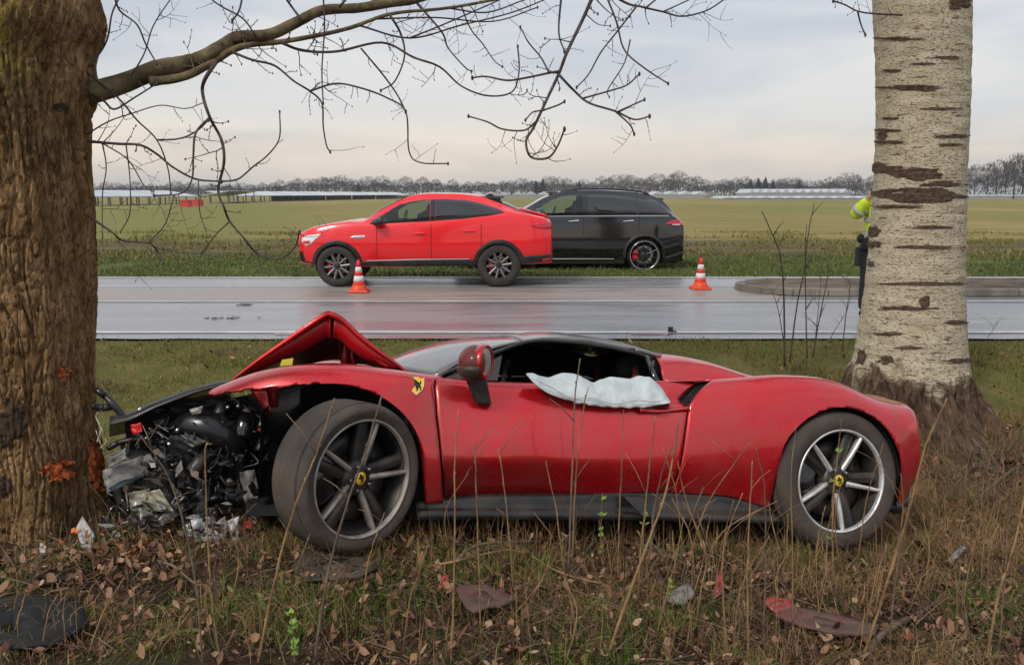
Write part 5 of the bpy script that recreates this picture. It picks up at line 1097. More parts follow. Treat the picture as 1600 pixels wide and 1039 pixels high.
# what spilled out low against the trunk: flatter, jagged, mixed bits
for k in range(44):
    px_, py_ = RW.gauss(262, 66), RW.gauss(815, 32)
    if px_ < 176 or px_ > 425 or py_ > 866: continue
    s_ = RW.uniform(5, 17); m_ = RW.choice([alu, greyplas, blk_dusty, MATS['lamp_shell'], blk_dusty, cavity, rim_dark, blk_plastic, MATS['muddy_scrap'] if 'muddy_scrap' in MATS else pm('muddy_scrap', (.10, .07, .05), (.2, .15, .11), 12, .8), steel]); an = RW.uniform(0, 3.14)
    c_, n_ = math.cos(an), math.sin(an); q = [(px_ + s_*(a*c_ - b*n_*RW.uniform(.2, .8)), py_ + s_*(a*n_ + b*c_*RW.uniform(.2, .8))) for a, b in ((-1, -1), (1, -.7), (.8, 1), (-.6, .9))]
    crumple('scrap_plate', m_, q, RW.uniform(-.9, -.76), RW.uniform(-.9, -.74), .016, 7, .003, 160 + k)

# fine torn shreds through the whole crushed bay, one loose mass
mb = MB()
for k in range(520):
    px_, py_ = (RW.gauss(285, 75), RW.gauss(745, 65)) if k % 2 else (RW.gauss(270, 60), RW.gauss(822, 28))
    if not (166 < px_ < 425 and 640 < py_ < 872) or py_ < 690 - (px_ - 180)*.35: continue
    p = Vector(fl(px_, py_, RW.uniform(-.86, -.6))); d = Vector((RW.gauss(0, 1), RW.gauss(0, 1), RW.gauss(0, 1))).normalized()*RW.gammavariate(2, .011); s_ = d.cross(Vector((RW.gauss(0, 1), RW.gauss(0, 1), RW.gauss(0, 1)))).normalized()*d.length*RW.uniform(.1, .7)
    n_ = d.cross(s_).normalized()*.0025; mi = RW.choice((0, 0, 0, 1, 1, 2, 3, 4, 4)); q = [p - d, p + s_, p + d*RW.uniform(.6, 1.2), p - s_*RW.uniform(.2, 1)]
    mb.add(q + [a + n_ for a in q], [(0, 1, 2), (0, 2, 3), (4, 6, 5), (4, 7, 6), (0, 4, 5, 1), (1, 5, 6, 2), (2, 6, 7, 3), (3, 7, 4, 0)], mi, True)
mb.build('torn_shreds', [blk_plastic, blk_dusty, greyplas, alu, MATS['muddy_scrap'] if 'muddy_scrap' in MATS else blk_dusty], fer, kind='stuff')
# ================================================================ the two cars beyond the road
BODIES = {}
def see_through(name, tint):
    m = bpy.data.materials.new(name); m.use_nodes = True; t = m.node_tree; t.nodes.clear(); o = N(t, 'ShaderNodeOutputMaterial')
    tr = N(t, 'ShaderNodeBsdfTransparent'); tr.inputs[0].default_value = (*tint, 1); gl = N(t, 'ShaderNodeBsdfGlossy', Roughness=.02); fr = N(t, 'ShaderNodeFresnel', IOR=1.75); mx_ = N(t, 'ShaderNodeMixShader')
    t.links.new(fr.outputs[0], mx_.inputs[0]); t.links.new(tr.outputs[0], mx_.inputs[1]); t.links.new(gl.outputs[0], mx_.inputs[2]); t.links.new(mx_.outputs[0], o.inputs[0]); return m
def open_window(car, root, X, Zp, pxs, lo, hi, wref, belt, roof):
    """cut the pane out of both body sides and furnish what shows through it"""
    lo_, hi_ = curve(lo), curve(hi); p0, p1 = pxs; x0, x1 = X(p0), X(p1)
    for b_ in BODIES[car]:
        bm = bmesh.new(); bm.from_mesh(b_.data); kill = []
        for f in bm.faces:
            c = f.calc_center_median(); px = p0 + (p1 - p0)*(c.x - x0)/(x1 - x0)
            if p0 < px < p1 and Zp(lo_(px), wref) + .012 < c.z < Zp(hi_(px), wref) - .012 and abs(c.y) > .3: kill.append(f)
        bmesh.ops.delete(bm, geom=kill, context='FACES'); bm.to_mesh(b_.data); bm.free()
    xm = (x0 + x1)/2; mb = MB(); mb.box((xm + .5, 0, belt - .34), (2.9, 1.5, .6)); mb.build('cabin_floor', cavity, root)
    mb = MB(); mb.box((xm + .75, 0, roof - .07), (1.9, 1.15, .03)); mb.build('roof_lining', pm('roof_cloth', (.06, .06, .06), rough=.9) if 'roof_cloth' not in MATS else MATS['roof_cloth'], root)
    mb = MB(); mb.box((x1 + .75, 0, belt + .15), (.9, 1.2, .5)); mb.build('rear_bench', cavity, root)
    mb = MB(); mb.box((x0 + .12, 0, belt - .03), (.6, 1.4, .12), taper=.8); mb.build('dashboard', cavity, root)
    for sy in (-.36, .36):
        mb = MB(); mb.tube([(x1 - .12, sy, belt - .3), (x1 - .05, sy, belt + .06), (x1 - .0, sy, belt + .14)], [.24, .22, .12], 12, flatten=(1, .4)); mb.tube([(x1 + .01, sy, belt + .14), (x1 + .02, sy, belt + .22), (x1 + .02, sy, belt + .30)], [.09, .13, .09], 12, flatten=(1, .45)); mb.build('front_seat', cavity, root)
    mb = MB(); mb.tube([(x0 + .38 + .05*math.sin(q), -.36 + .18*math.cos(q), belt + .02 + .17*math.sin(q)) for q in np.linspace(0, 2*math.pi, 20)], .014, 5); mb.build('steering_wheel', cavity, root)
def make_car(name, label, Yn, hw, x_mid_px, table, paint_m, fwheel, rwheel, wr_px, arch_px, clad_px, clad_m):
    S1 = at(800, 400, Yn); k = (at(900, 400, Yn)[0] - at(800, 400, Yn)[0])/100
    xm = at(x_mid_px, 420, Yn)[0]; z_base = .0
    root = empty(name, (xm, Yn + hw, 0), label, 'car')
    X = lambda px, py=390: at(px, py, Yn)[0] - xm
    Zp = lambda py, w=None: float(at(800, py, Yn + (hw - (hw if w is None else w)))[2])
    rows = []
    for px, ws, pys in table: rows.append((X(px), [(w, Zp(py, w)) for w, py in zip(ws, pys)]))
    rows.sort(key=lambda r: r[0]); Lf = Loft(rows); xa, xb = rows[0][0], rows[-1][0]
    ar = arch_px*k; fc = (X(fwheel[0], fwheel[1]), Zp(fwheel[1])); rc = (X(rwheel[0], rwheel[1]), Zp(rwheel[1]))
    def low(x):
        x = np.asarray(x, float); z = Lf.ctrl(x)[..., 0, 1].copy()
        for c in (fc, rc):
            m = np.abs(x - c[0]) < ar; z[m] = np.maximum(z[m], c[1] + np.sqrt(np.maximum(0, ar**2 - (x[m] - c[0])**2)))
        return Lf.v_at(x, z, 3.4)
    us = arch_us(xa, xb, [(fc[0], ar), (rc[0], ar)], 230)
    root['bodies'] = ''; bodies = []
    for sgn in (-1, 1):
        mb = MB(); Lf.panel(mb, xa, xb, low, 6.0, 110, sgn=sgn, us=us, clamp=True); bodies.append(mb.build('body', paint_m, root, clean=True))
        for c in (fc, rc):
            mb = MB(); q = [(c[0] + ar*.995*math.cos(a), c[1] + ar*.995*math.sin(a)) for a in np.linspace(-.25, math.pi + .25, 20)]
            mb.grid(np.array([[(x, sgn*(hw - .04), z), (x, sgn*(hw - .42), z)] for x, z in q])); mb.add([(x, sgn*(hw - .42), z) for x, z in q], [tuple(range(len(q)))], 0, True); mb.build('wheel_arch_liner', cavity, root)
            # cladding ring round the arch
            r2 = clad_px*k; xs_ = c[0] + r2*np.sin(np.linspace(-1.5, 1.5, 41)); bot = lambda x: float(Lf.ctrl(np.array([x]))[0, 0, 1])
            mb = MB(); Lf.strip(mb, xs_, lambda x: max(bot(x) + .004, c[1] + (math.sqrt(max(0, ar**2 - (x - c[0])**2)) if abs(x - c[0]) < ar else -.12)), lambda x: max(bot(x) + .01, c[1] + math.sqrt(max(0, r2**2 - (x - c[0])**2))), .014, sgn=sgn, nv=4); mb.build('arch_trim', clad_m, root)
    mb = MB(); zb = Zp(table[len(table)//2][2][0]); mb.box(((xa + xb)/2, 0, zb + .06), ((xb - xa)*.86, hw*1.5, .14)); mb.box(((fc[0] + rc[0])/2, 0, zb + .05), ((rc[0] - fc[0] - 2*ar)*.98, hw*1.84, .1)); mb.build('underbody', cavity, root)
    del root['bodies']; BODIES[name] = bodies
    return root, Lf, X, Zp, k, fc, rc, ar
def side(Lf, root, name, mat, X, Zp, pxs, lo, hi, wref, off=.004, n=24, sgns=(-1, 1), label=None, nv=5):
    lo_, hi_ = curve(lo), curve(hi); pp = np.linspace(pxs[0], pxs[1], n); xs_ = np.array([X(p) for p in pp]); back = dict(zip(np.round(xs_, 6), pp))
    for sgn in sgns:
        mb = MB(); Lf.strip(mb, xs_, lambda x: Zp(lo_(back[round(float(x), 6)]), wref), lambda x: Zp(max(hi_(back[round(float(x), 6)]) , -99), wref), off, sgn, nv)
        o = mb.build(name, mat, root, label=label)
# ---- red crossover on the far lane
c7 = lambda a, b, c_, d, e, f: [a, b, c_, d, e, f, 0]
W1 = lambda s: [.83*s, .895*s, .91*s, .865*s, .78*s, .5*s, 0]
Wc = lambda s, r: [.83*s, .895*s, .91*s, .865*s, r, r*.80, 0]
T = [(460.5, W1(.2), [398, 392, 383, 377, 374, 373, 373]), (462, W1(.62), [406, 393, 380, 372, 368, 367, 366.5]), (469, W1(.80), [411, 395, 378, 367.5, 363, 361.5, 360.5]), (485, W1(.93), [413, 396, 376, 361, 356, 354.5, 354]),
     (511, W1(.985), [415, 398, 376, 356, 350.5, 349, 348]), (540, W1(1), [416, 398, 376, 353, 346.5, 344, 343]), (570, W1(1), [417, 398, 376, 351.5, 344.5, 341, 340]), (590, Wc(1, .70), [417, 398, 376, 350.5, 333, 328, 327]),
     (615, Wc(1, .66), [417, 398, 376, 349.5, 320.5, 315.5, 314]), (640, Wc(1, .64), [416.5, 397, 376, 348, 311, 306.5, 305]), (695, Wc(1, .63), [415.5, 396, 376, 345, 307.5, 302.8, 301.2]), (730, Wc(1, .63), [415, 395.5, 375, 342, 309, 304, 302.5]),
     (760, Wc(1, .64), [414.5, 395, 374, 338.5, 314.5, 308.5, 307]), (790, Wc(1, .66), [414, 394, 373, 336, 324, 318, 317]), (815, Wc(1, .72), [413, 394, 372, 338, 332, 328.5, 327.5]), (840, W1(.975), [412, 393, 370, 344, 338, 335.5, 334.5]),
     (856, W1(.90), [411, 392, 369, 349, 343, 340.5, 340]), (863, W1(.76), [410, 392, 371, 356, 350, 347, 346]), (867, W1(.2), [406, 394, 378, 366, 361, 359, 358])]
rc_, L1, X, Zp, k1, fc1, rc1, ar1 = make_car('red_crossover', 'bright red coupe crossover on the wet far lane behind the left cone', 15.45, .91, 664, T, red_suv, (526, 416.5), (779.6, 415), 31, 34, 40.5, blk_plastic)
side(L1, rc_, 'windscreen_pillar', blk_gloss, X, Zp, (578, 604), [(578, 350.5), (604, 349.5)], [(578, 348.5), (588, 341), (604, 331)], .74, .003, 10)
pane_m = see_through('clear_pane', (.62, .72, .68))
open_window('red_crossover', rc_, X, Zp, (592, 672), [(592, 349.4), (672, 345.3)], [(592, 341), (601, 333.5), (612, 325.5), (623, 319.5), (640, 315), (658, 312.6), (672, 311.8)], .74, Zp(347, .8), Zp(302, .2))
side(L1, rc_, 'front_window', pane_m, X, Zp, (592, 672), [(592, 349.4), (672, 345.3)], [(592, 341), (601, 333.5), (612, 325.5), (623, 319.5), (640, 315), (658, 312.6), (672, 311.8)], .74)
side(L1, rc_, 'door_pillar', blk_gloss, X, Zp, (672.5, 680), [(672, 345.2), (680, 344.8)], [(672, 311.8), (680, 311.4)], .74, .006, 4)
side(L1, rc_, 'rear_window', glass_dark, X, Zp, (680.5, 787), [(680, 344.6), (720, 342), (764, 337), (780, 334), (788, 331.8)], [(680, 311.4), (695, 311), (729, 313), (755, 318.6), (781, 327.5), (788, 331)], .74)
# windscreen and rear glass over the top
for nm, u0, u1, va in (('windscreen', 571, 628, 4.25), ('rear_glass', 765, 838, 4.3)):
    xs_ = np.linspace(X(u0), X(u1), 14); mb = MB(); rows_ = []
    for v in np.linspace(va, 6, 8):
        p = L1.S(xs_, np.full(14, v)); rows_.append(np.stack([xs_, -p[:, 0], p[:, 1] + .006], -1))
    for v in np.linspace(6, va, 8)[1:]:
        p = L1.S(xs_, np.full(14, v)); rows_.append(np.stack([xs_, p[:, 0], p[:, 1] + .006], -1))
    mb.grid(np.array(rows_)); mb.build(nm, glass_dark, rc_)
side(L1, rc_, 'sill_cladding', blk_plastic, X, Zp, (560, 745), [(560, 416.4), (745, 414)], [(560, 409), (600, 408.5), (745, 406)], .9, .012)
side(L1, rc_, 'sill_trim', chrome, X, Zp, (572, 733), [(572, 408.7), (733, 405.8)], [(572, 407.5), (650, 405), (733, 404.3)], .9, .02, nv=3)
side(L1, rc_, 'rear_bumper_cladding', blk_plastic, X, Zp, (815, 865.5), [(815, 412.6), (866, 409)], [(815, 401), (840, 399.5), (866, 398)], .9, .010)
side(L1, rc_, 'front_bumper_cladding', blk_plastic, X, Zp, (462, 492), [(462, 406), (470, 411), (492, 412.5)], [(462, 392), (468, 394), (474, 408), (492, 411)], .85, .010)
side(L1, rc_, 'headlamp', lamp_white, X, Zp, (468, 502), [(468, 380), (478, 385), (486, 381), (494, 373), (502, 366.5)], [(468, 371), (480, 368), (502, 365.3)], .84, .008)
side(L1, rc_, 'lamp_insert', red_suv, X, Zp, (471, 483), [(471, 381), (483, 381)], [(471, 377), (483, 376)], .84, .013, 8)
side(L1, rc_, 'tail_lamp', lamp_red, X, Zp, (828, 863), [(828, 353), (840, 357), (863, 358)], [(828, 351.5), (863, 347)], .84, .008)
side(L1, rc_, 'rear_reflector', lamp_red, X, Zp, (848, 861), [(848, 408), (861, 407.5)], [(848, 404.5), (861, 403.5)], .84, .014, 6)
side(L1, rc_, 'fender_emblem', chrome, X, Zp, (548, 571), [(548, 371.3), (560, 372.5), (571, 371)], [(548, 370.3), (556, 368), (571, 367.6)], .9, .006, 10)
for px, a in ((655, 365), (733, 361)): side(L1, rc_, 'door_handle', red_suv, X, Zp, (px - 9, px + 9), [(px - 9, a + 1.5), (px + 9, a + .8)], [(px - 9, a - .8), (px + 9, a - 1.8)], .9, .028, 8, nv=3)
for px0, px1, nm in ((589, 592, 0), (674, 678, 0), (752, 745, 0)):
    side(L1, rc_, 'door_gap', cavity, X, Zp, (px0 - .5, px0 + .5), [(px0 - 1, 405), (px0 + 1, 405)], [(px0 - 1, 351), (px0 + 1, 351)], .9, .0012, 3, nv=12)
for sgn in (-1, 1):
    mb = MB(); p = Vector((X(592), 0, Zp(347))); mb.ell((p.x, sgn*1.0, p.z), (.10, .13, .075), 12, 8); mb.tube([(p.x - .02, sgn*.86, p.z - .03), (p.x, sgn*.95, p.z - .04)], .035, 6); mb.build('wing_mirror', blk_gloss, rc_)
mb = MB(); xs_ = np.linspace(X(812), X(858), 8); mb.grid(np.array([[(x, y, float(L1.S(np.array([x]), np.array([5.2]))[0, 1]) + .01 + .03*(x - xs_[0])) for y in np.linspace(-.62, .62, 9)] for x in xs_])); mb.build('spoiler', red_suv, rc_, solid=.03)
mb = MB(); mb.prism([(-.09, 0), (.09, 0), (.08, .05), (.01, .06)], .02, Matrix.Translation((X(762), -.01, L1.S(np.array([X(762)]), np.array([6.]))[0, 1] - .005))); mb.build('roof_antenna', blk_plastic, rc_)
rim_grey = pm('rim_grey', (.20, .195, .195), rough=.4, metal=.8)
for c in (fc1, rc1):
    for sgn in (-1, 1):
        M = Matrix.Translation((c[0], sgn*.885, c[1])) @ (Matrix() if sgn < 0 else Matrix.Rotation(math.pi, 4, 'Z'))
        wheel(rc_, 'wheel', M, max(.335, c[1] - .004), .235, .22, [blk_plastic, rim_dark, rim_grey], rubber, 5, 'v', False, brake_red if sgn < 0 else None, lugs=False, sp_w=.14)
# ---- black suv on the grass
W2 = lambda s: [.85*s, .955*s, .975*s, .93*s, .86*s, .55*s, 0]
W3 = lambda s, r: [.85*s, .955*s, .975*s, .93*s, r, r*.8, 0]
T2 = [(704, W2(.2), [400, 392, 384, 378, 374, 372, 371]), (707, W2(.66), [408, 398, 385, 374, 369, 367, 366]), (722, W2(.9), [412, 396, 378, 361, 354, 352, 351]), (760, W2(1), [413, 396, 372, 350, 343, 340, 339]), (803, W2(1), [413, 395, 370, 344, 336.5, 333, 332]),
      (824, W3(1, .78), [413, 395, 369, 341, 329, 324, 323]), (850, W3(1, .73), [413, 395, 368, 339.5, 314, 309.5, 308.5]), (880, W3(1, .71), [413, 395, 368, 338.5, 303.5, 299.8, 298.6]), (915, W3(1, .70), [412.5, 395, 368, 337.5, 301.8, 297.5, 296.3]),
      (960, W3(1, .70), [412, 395, 368, 337, 303, 298, 297]), (1000, W3(1, .69), [412, 394, 368, 337, 307, 301, 300]), (1026, W3(1, .68), [411, 394, 368, 337, 313, 306.5, 305.5]), (1038, W3(.99, .69), [411, 394, 368, 337.5, 320, 313, 312]),
      (1050, W3(.97, .76), [411, 393, 367, 340, 332, 327, 326]), (1058, W2(.93), [411, 392, 366, 346, 340, 337, 336]), (1066, W2(.86), [409, 391, 366, 352, 347, 345, 344]), (1071, W2(.72), [405, 390, 372, 362, 358, 356, 355]), (1072.5, W2(.2), [400, 390, 378, 370, 367, 366, 366])]
su, L2, X, Zp, k2, fc2, rc2, ar2 = make_car('black_suv', 'glossy black suv parked on the grass behind the red crossover', 19.0, .975, 900, T2, black_suv, (786, 399.4), (1007, 399.4), 26.5, 29, 33.5, blk_dusty)
open_window('black_suv', su, X, Zp, (838, 908), [(838, 337.4), (908, 336)], [(838, 331), (850, 320), (862, 312.5), (876, 307), (892, 305), (908, 304.2)], .82, Zp(337, .85), Zp(296.5, .2))
side(L2, su, 'front_window', pane_m, X, Zp, (838, 908), [(838, 337.4), (908, 336)], [(838, 331), (850, 320), (862, 312.5), (876, 307), (892, 305), (908, 304.2)], .82)
side(L2, su, 'door_pillar', blk_gloss, X, Zp, (908.5, 918), [(908, 336), (918, 335.8)], [(908, 304.2), (918, 304)], .82, .007, 4)
side(L2, su, 'rear_window', glass_dark, X, Zp, (918.5, 994), [(918, 335.7), (994, 335)], [(918, 304), (950, 304.8), (974, 306.8), (994, 309)], .82)
side(L2, su, 'cargo_window', glass_dark, X, Zp, (996, 1050), [(996, 335), (1050, 336)], [(996, 309.5), (1022, 313), (1034, 318), (1044, 327), (1050, 334)], .82)
side(L2, su, 'belt_trim', pm('satin_trim', (.45, .45, .46), rough=.3, metal=.8), X, Zp, (838, 1052), [(838, 339), (1052, 338.4)], [(838, 337.7), (1052, 336.6)], .93, .008, nv=3)
side(L2, su, 'running_board', chrome, X, Zp, (815, 960), [(815, 406.3), (960, 406.3)], [(815, 404.3), (960, 404.3)], .93, .03, nv=3)
side(L2, su, 'tail_lamp', lamp_red, X, Zp, (1040, 1068), [(1040, 350), (1054, 353), (1068, 353)], [(1040, 348), (1050, 344.5), (1062, 343.3), (1068, 346)], .86, .012)
side(L2, su, 'lamp_band', lamp_white, X, Zp, (1050, 1063), [(1050, 352), (1063, 352)], [(1050, 350.4), (1063, 350.4)], .86, .018, 5, nv=3)
for px in (896, 981): side(L2, su, 'door_handle', chrome, X, Zp, (px - 8, px + 8), [(px - 8, 347), (px + 8, 346.3)], [(px - 8, 345.3), (px + 8, 343.6)], .95, .03, 8, nv=3)
for px0 in (911, 998, 834): side(L2, su, 'door_gap', cavity, X, Zp, (px0 - .35, px0 + .35), [(px0 - 1, 398 if px0 < 950 else 372), (px0 + 1, 398 if px0 < 950 else 372)], [(px0 - 1, 339), (px0 + 1, 339)], .95, .0012, 3, nv=12)
side(L2, su, 'rear_bumper', blk_plastic, X, Zp, (1036, 1072), [(1036, 411.5), (1060, 410), (1072, 402)], [(1036, 403), (1072, 392)], .86, .008)
for nm, u0, u1 in (('windscreen', 806, 868), ('rear_glass', 1034, 1056)):
    xs_ = np.linspace(X(u0), X(u1), 14); mb = MB(); rows_ = []
    for v in list(np.linspace(4.25, 6, 7)) : rows_.append(np.stack([xs_, -L2.S(xs_, np.full(14, v))[:, 0], L2.S(xs_, np.full(14, v))[:, 1] + .006], -1))
    for v in list(np.linspace(6, 4.25, 7))[1:]: rows_.append(np.stack([xs_, L2.S(xs_, np.full(14, v))[:, 0], L2.S(xs_, np.full(14, v))[:, 1] + .006], -1))
    mb.grid(np.array(rows_)); mb.build(nm, glass_dark, su)
for sgn in (-1, 1):
    pts = [(X(px), sgn*.62, Zp(py, .62)) for px, py in ((872, 304), (878, 300), (890, 297.5), (910, 295.6), (957, 295.8), (998, 299.2), (1012, 302.5), (1017, 306))]
    mb = MB(); mb.tube(smooth_poly(pts, 4), .022, 6); mb.build('roof_rail', blk_plastic, su)
    mb = MB(); p = Vector((X(843), 0, Zp(333))); mb.ell((p.x, sgn*1.06, p.z), (.11, .13, .10), 12, 8); mb.tube([(p.x - .02, sgn*.92, p.z - .05), (p.x, sgn*1.0, p.z - .06)], .04, 6); mb.build('wing_mirror', black_suv, su)
mb = MB(); mb.prism([(-.22, 0), (.12, -.05), (.12, -.02), (-.2, .04)], 1.2, Matrix.Translation((X(1030), -.6, Zp(309, .4)))); mb.build('spoiler', black_suv, su)
for c in (fc2, rc2):
    for sgn in (-1, 1):
        M = Matrix.Translation((c[0], sgn*.95, c[1])) @ (Matrix() if sgn < 0 else Matrix.Rotation(math.pi, 4, 'Z'))
        wheel(su, 'wheel', M, max(.35, c[1] + .01), .305, .26, [blk_plastic, chrome, blk_gloss], rubber, 10, 'single', False, brake_red if sgn < 0 else None, lugs=False, sp_w=.032)
# ================================================================ cones, person, debris, plants
def make_cone(px, py, label):
    r = ray(px, py); s_ = (.012 - CAM_H)/r[2]; p = r*s_ + np.array([0, 0, CAM_H])
    e = empty('traffic_cone', tuple(p), label, 'traffic cone', 'traffic cones on the road')
    mb = MB(); h = .17
    pts = [(-h, -h), (h, -h), (h, h), (-h, h)]; mb.box((0, 0, .018), (2*h, 2*h, .034), taper=.92); mb.build('base', cone_or, e, bevel=.01)
    def band(z0, z1, m, nm, o=0): 
        mb = MB(); R0 = lambda z: .112 - .088*(z - .035)/.47
        mb.lathe([(R0(z0) + o, z0), (R0((z0+z1)/2) + o, (z0+z1)/2), (R0(z1) + o, z1)], 28, axis='z'); return mb.build(nm, m, e, solid=.004)
    mb = MB(); mb.lathe([(.15, .035), (.125, .055), (.112, .085), (.10, .12)], 28, axis='z'); mb.build('skirt', cone_or, e, solid=.004)
    band(.10, .175, cone_rd, 'red_band'); band(.175, .265, cone_wh, 'reflective_band', .001); band(.265, .33, cone_rd, 'red_band'); band(.33, .41, cone_wh, 'reflective_band', .001); band(.41, .515, cone_rd, 'tip')
    mb = MB(); mb.lathe([(.0245, .512), (.02, .522), (.0, .524)], 20, axis='z'); mb.build('cap', cone_rd, e)
make_cone(561, 456, 'orange and white traffic cone in front of the red crossover')
make_cone(1094, 451, 'orange and white traffic cone beside the island nose')
# ---- person behind the pale tree, one arm bent up
def skin_fig(name, joints, edges, mat, parent, root=0, sub=2):
    me = bpy.data.meshes.new(name); me.from_pydata([j[0] for j in joints], edges, []); o = bpy.data.objects.new(name, me); COL.objects.link(o); o.parent = parent
    md = o.modifiers.new('skin', 'SKIN'); md.use_smooth_shade = True
    for i, j in enumerate(joints):
        r = j[1]; me.skin_vertices[0].data[i].radius = (r, r) if not hasattr(r, '__len__') else r
        me.skin_vertices[0].data[i].use_root = i == root
    s_ = o.modifiers.new('sub', 'SUBSURF'); s_.levels = s_.render_levels = sub; me.materials.append(mat); return o
skin_m = pm('skin', (.45, .27, .20), rough=.6); hiviz = pm('hi_vis_yellow', (.66, .80, .02), (.55, .70, .02), 7, .7, bump=.5, bscale=9)
cloth_k = pm('black_cloth', (.010, .010, .012), (.02, .02, .022), 9, .85, bump=.4, bscale=14); refl = pm('reflective_band', (.42, .43, .42), rough=.4)
PX, PYY = 4.65, 11.4
per = empty('person', (PX, PYY, .012), 'person in a yellow high visibility jacket and black trousers half hidden behind the pale tree', 'person')
hd = 1.62
skin_fig('body', [((0, 0, .98), (.13, .10)), ((0, 0, 1.2), (.13, .10)), ((0, 0, 1.42), (.15, .10)), ((0, 0, 1.53), .055), ((0, -.01, 1.62), .075), ((0, -.02, 1.72), .088), ((0, -.01, 1.80), .06),
    ((-.17, 0, 1.46), .06), ((-.34, -.03, 1.30), .045), ((-.20, -.14, 1.56), .034), ((-.165, -.17, 1.63), (.042, .022)),
    ((.17, 0, 1.46), .06), ((.26, .02, 1.18), .045), ((.24, -.12, .98), .034), ((.235, -.16, .90), (.042, .022)),
    ((-.10, 0, .92), .085), ((-.12, -.01, .50), .055), ((-.13, .02, .10), .04), ((-.14, -.12, .04), .035), ((.10, 0, .92), .085), ((.12, -.01, .50), .055), ((.13, .02, .10), .04), ((.14, -.12, .04), .035)],
    [(0,1),(1,2),(2,3),(3,4),(4,5),(5,6),(2,7),(7,8),(8,9),(9,10),(2,11),(11,12),(12,13),(13,14),(0,15),(15,16),(16,17),(17,18),(0,19),(19,20),(20,21),(21,22)], skin_m, per)
for hx, hy, hz, dx, dz in ((-.165, -.17, 1.63, .25, .9), (.235, -.16, .90, 0, -1)):
    for q, (o_, l) in enumerate(((-.03, .065), (-.011, .08), (.009, .085), (.028, .075))):
        mb = MB(); b0 = Vector((hx + o_, hy - .01, hz + dz*.035)); mb.tube([b0, b0 + Vector((dx*l*.4, -.012, dz*l*.5)), b0 + Vector((dx*l*.7, -.035, dz*l*.9))], [.010, .009, .007], 6); mb.build('finger', skin_m, per)
    mb = MB(); b0 = Vector((hx - .038, hy - .01, hz)); mb.tube([b0, b0 + Vector((-.02, -.02, dz*.03)), b0 + Vector((-.012, -.04, dz*.055))], [.012, .011, .008], 6); mb.build('thumb', skin_m, per)
jk = skin_fig('jacket', [((0, 0, .97), (.185, .14)), ((0, 0, 1.2), (.18, .14)), ((0, 0, 1.41), (.20, .14)), ((0, 0, 1.52), .085), ((-.19, 0, 1.46), .092), ((-.35, -.03, 1.30), .085), ((-.22, -.13, 1.53), .06), ((.19, 0, 1.46), .092), ((.28, .02, 1.18), .08), ((.245, -.115, .99), .055)],
    [(0,1),(1,2),(2,3),(2,4),(4,5),(5,6),(2,7),(7,8),(8,9)], hiviz, per)
for a, b, r in (((-.245, -.012, 1.405), (-.275, -.018, 1.375), .098), ((-.315, -.06, 1.355), (-.292, -.078, 1.385), .088)):
    mb = MB(); mb.tube([a, b], r, 18); mb.build('reflective_band', refl, jk)
for z in (1.06, 1.24):
    mb = MB(); mb.lathe([(.20, z), (.202, z + .05)], 30, Matrix.Diagonal((1, .78, 1, 1)), axis='z'); mb.build('reflective_band', refl, jk)
skin_fig('trousers', [((0, 0, 1.0), (.165, .125)), ((-.105, 0, .90), .115), ((-.135, -.01, .50), .085), ((-.14, .02, .10), .07), ((.105, 0, .90), .115), ((.125, -.01, .50), .085), ((.135, .02, .10), .07)], [(0,1),(1,2),(2,3),(0,4),(4,5),(5,6)], cloth_k, per)
for sx in (-1, 1): skin_fig('boot', [((.14*sx, .03, .12), .06), ((.14*sx, .02, .045), .055), ((.145*sx, -.14, .04), .048)], [(0,1),(1,2)], cloth_k, per)
mb = MB(); mb.tube([(.175*math.cos(q), .14*math.sin(q), .985) for q in np.linspace(0, 2*math.pi, 25)], .025, 6); mb.box((-.225, 0, .80), (.09, .12, .24)); mb.box((-.20, -.06, .97), (.07, .09, .14)); mb.ell((-.235, .0, 1.03), (.05, .05, .06), 8, 6); mb.build('duty_belt', cloth_k, per)
mb = MB(); mb.ell((0, 0, 1.745), (.098, .115, .105), 16, 10, fn=lambda p: Vector((p.x, p.y + .015, max(p.z, -.03)))); mb.build('cap', cloth_k, per)
for sx in (-1, 1):
    mb = MB(); mb.ell((sx*.032, -.095, 1.715), (.012, .008, .009), 8, 6); mb.build('eye', pm('eye', (.08, .07, .06), rough=.2) if sx < 0 else MATS['eye'], per)
    mb = MB(); mb.ell((sx*.085, 0, 1.705), (.012, .022, .032), 8, 6); mb.build('ear', skin_m, per)
mb = MB(); mb.tube([(0, -.10, 1.715), (0, -.115, 1.68)], [.010, .017], 6); mb.build('nose', skin_m, per)
mb = MB(); mb.ell((0, -.098, 1.65), (.024, .008, .007), 8, 5); mb.build('mouth', pm('lips', (.35, .15, .13), rough=.5), per)

# ---- debris on the ground
def onz(px, py): return Vector(on(px, py))
def flat_piece(name, label, poly_px, mat, thick=.006, lift=.02, tilt=.0, seed=1, cat='debris', curl=.02):
    P = [onz(*q) for q in poly_px]; c = sum(P, Vector())/len(P); n = len(P); ring = []
    mb = MB(); rows_ = []
    for s_ in (1.0, .7, .35):
        row = []
        for i, p in enumerate(P):
            q = c + (p - c)*s_; row.append(((q.x - c.x), (q.y - c.y), lift + (q.z - c.z) + curl*mnoise.noise(Vector((q.x*9 + seed, q.y*9, seed))) + tilt*(q.y - c.y)))
        rows_.append(row)
    mb.grid(np.array(rows_), close_v=True); mb.add(rows_[-1], [tuple(range(n))])
    o = mb.build(name, mat, None, solid=thick); o.location = c; return tag(o, label, cat, 'loose crash debris on the ground')
mud_red = paint('muddy_red_paint', (.20, .03, .025), (.115, .068, .055), 1.0, .55, 0, .30, .45)
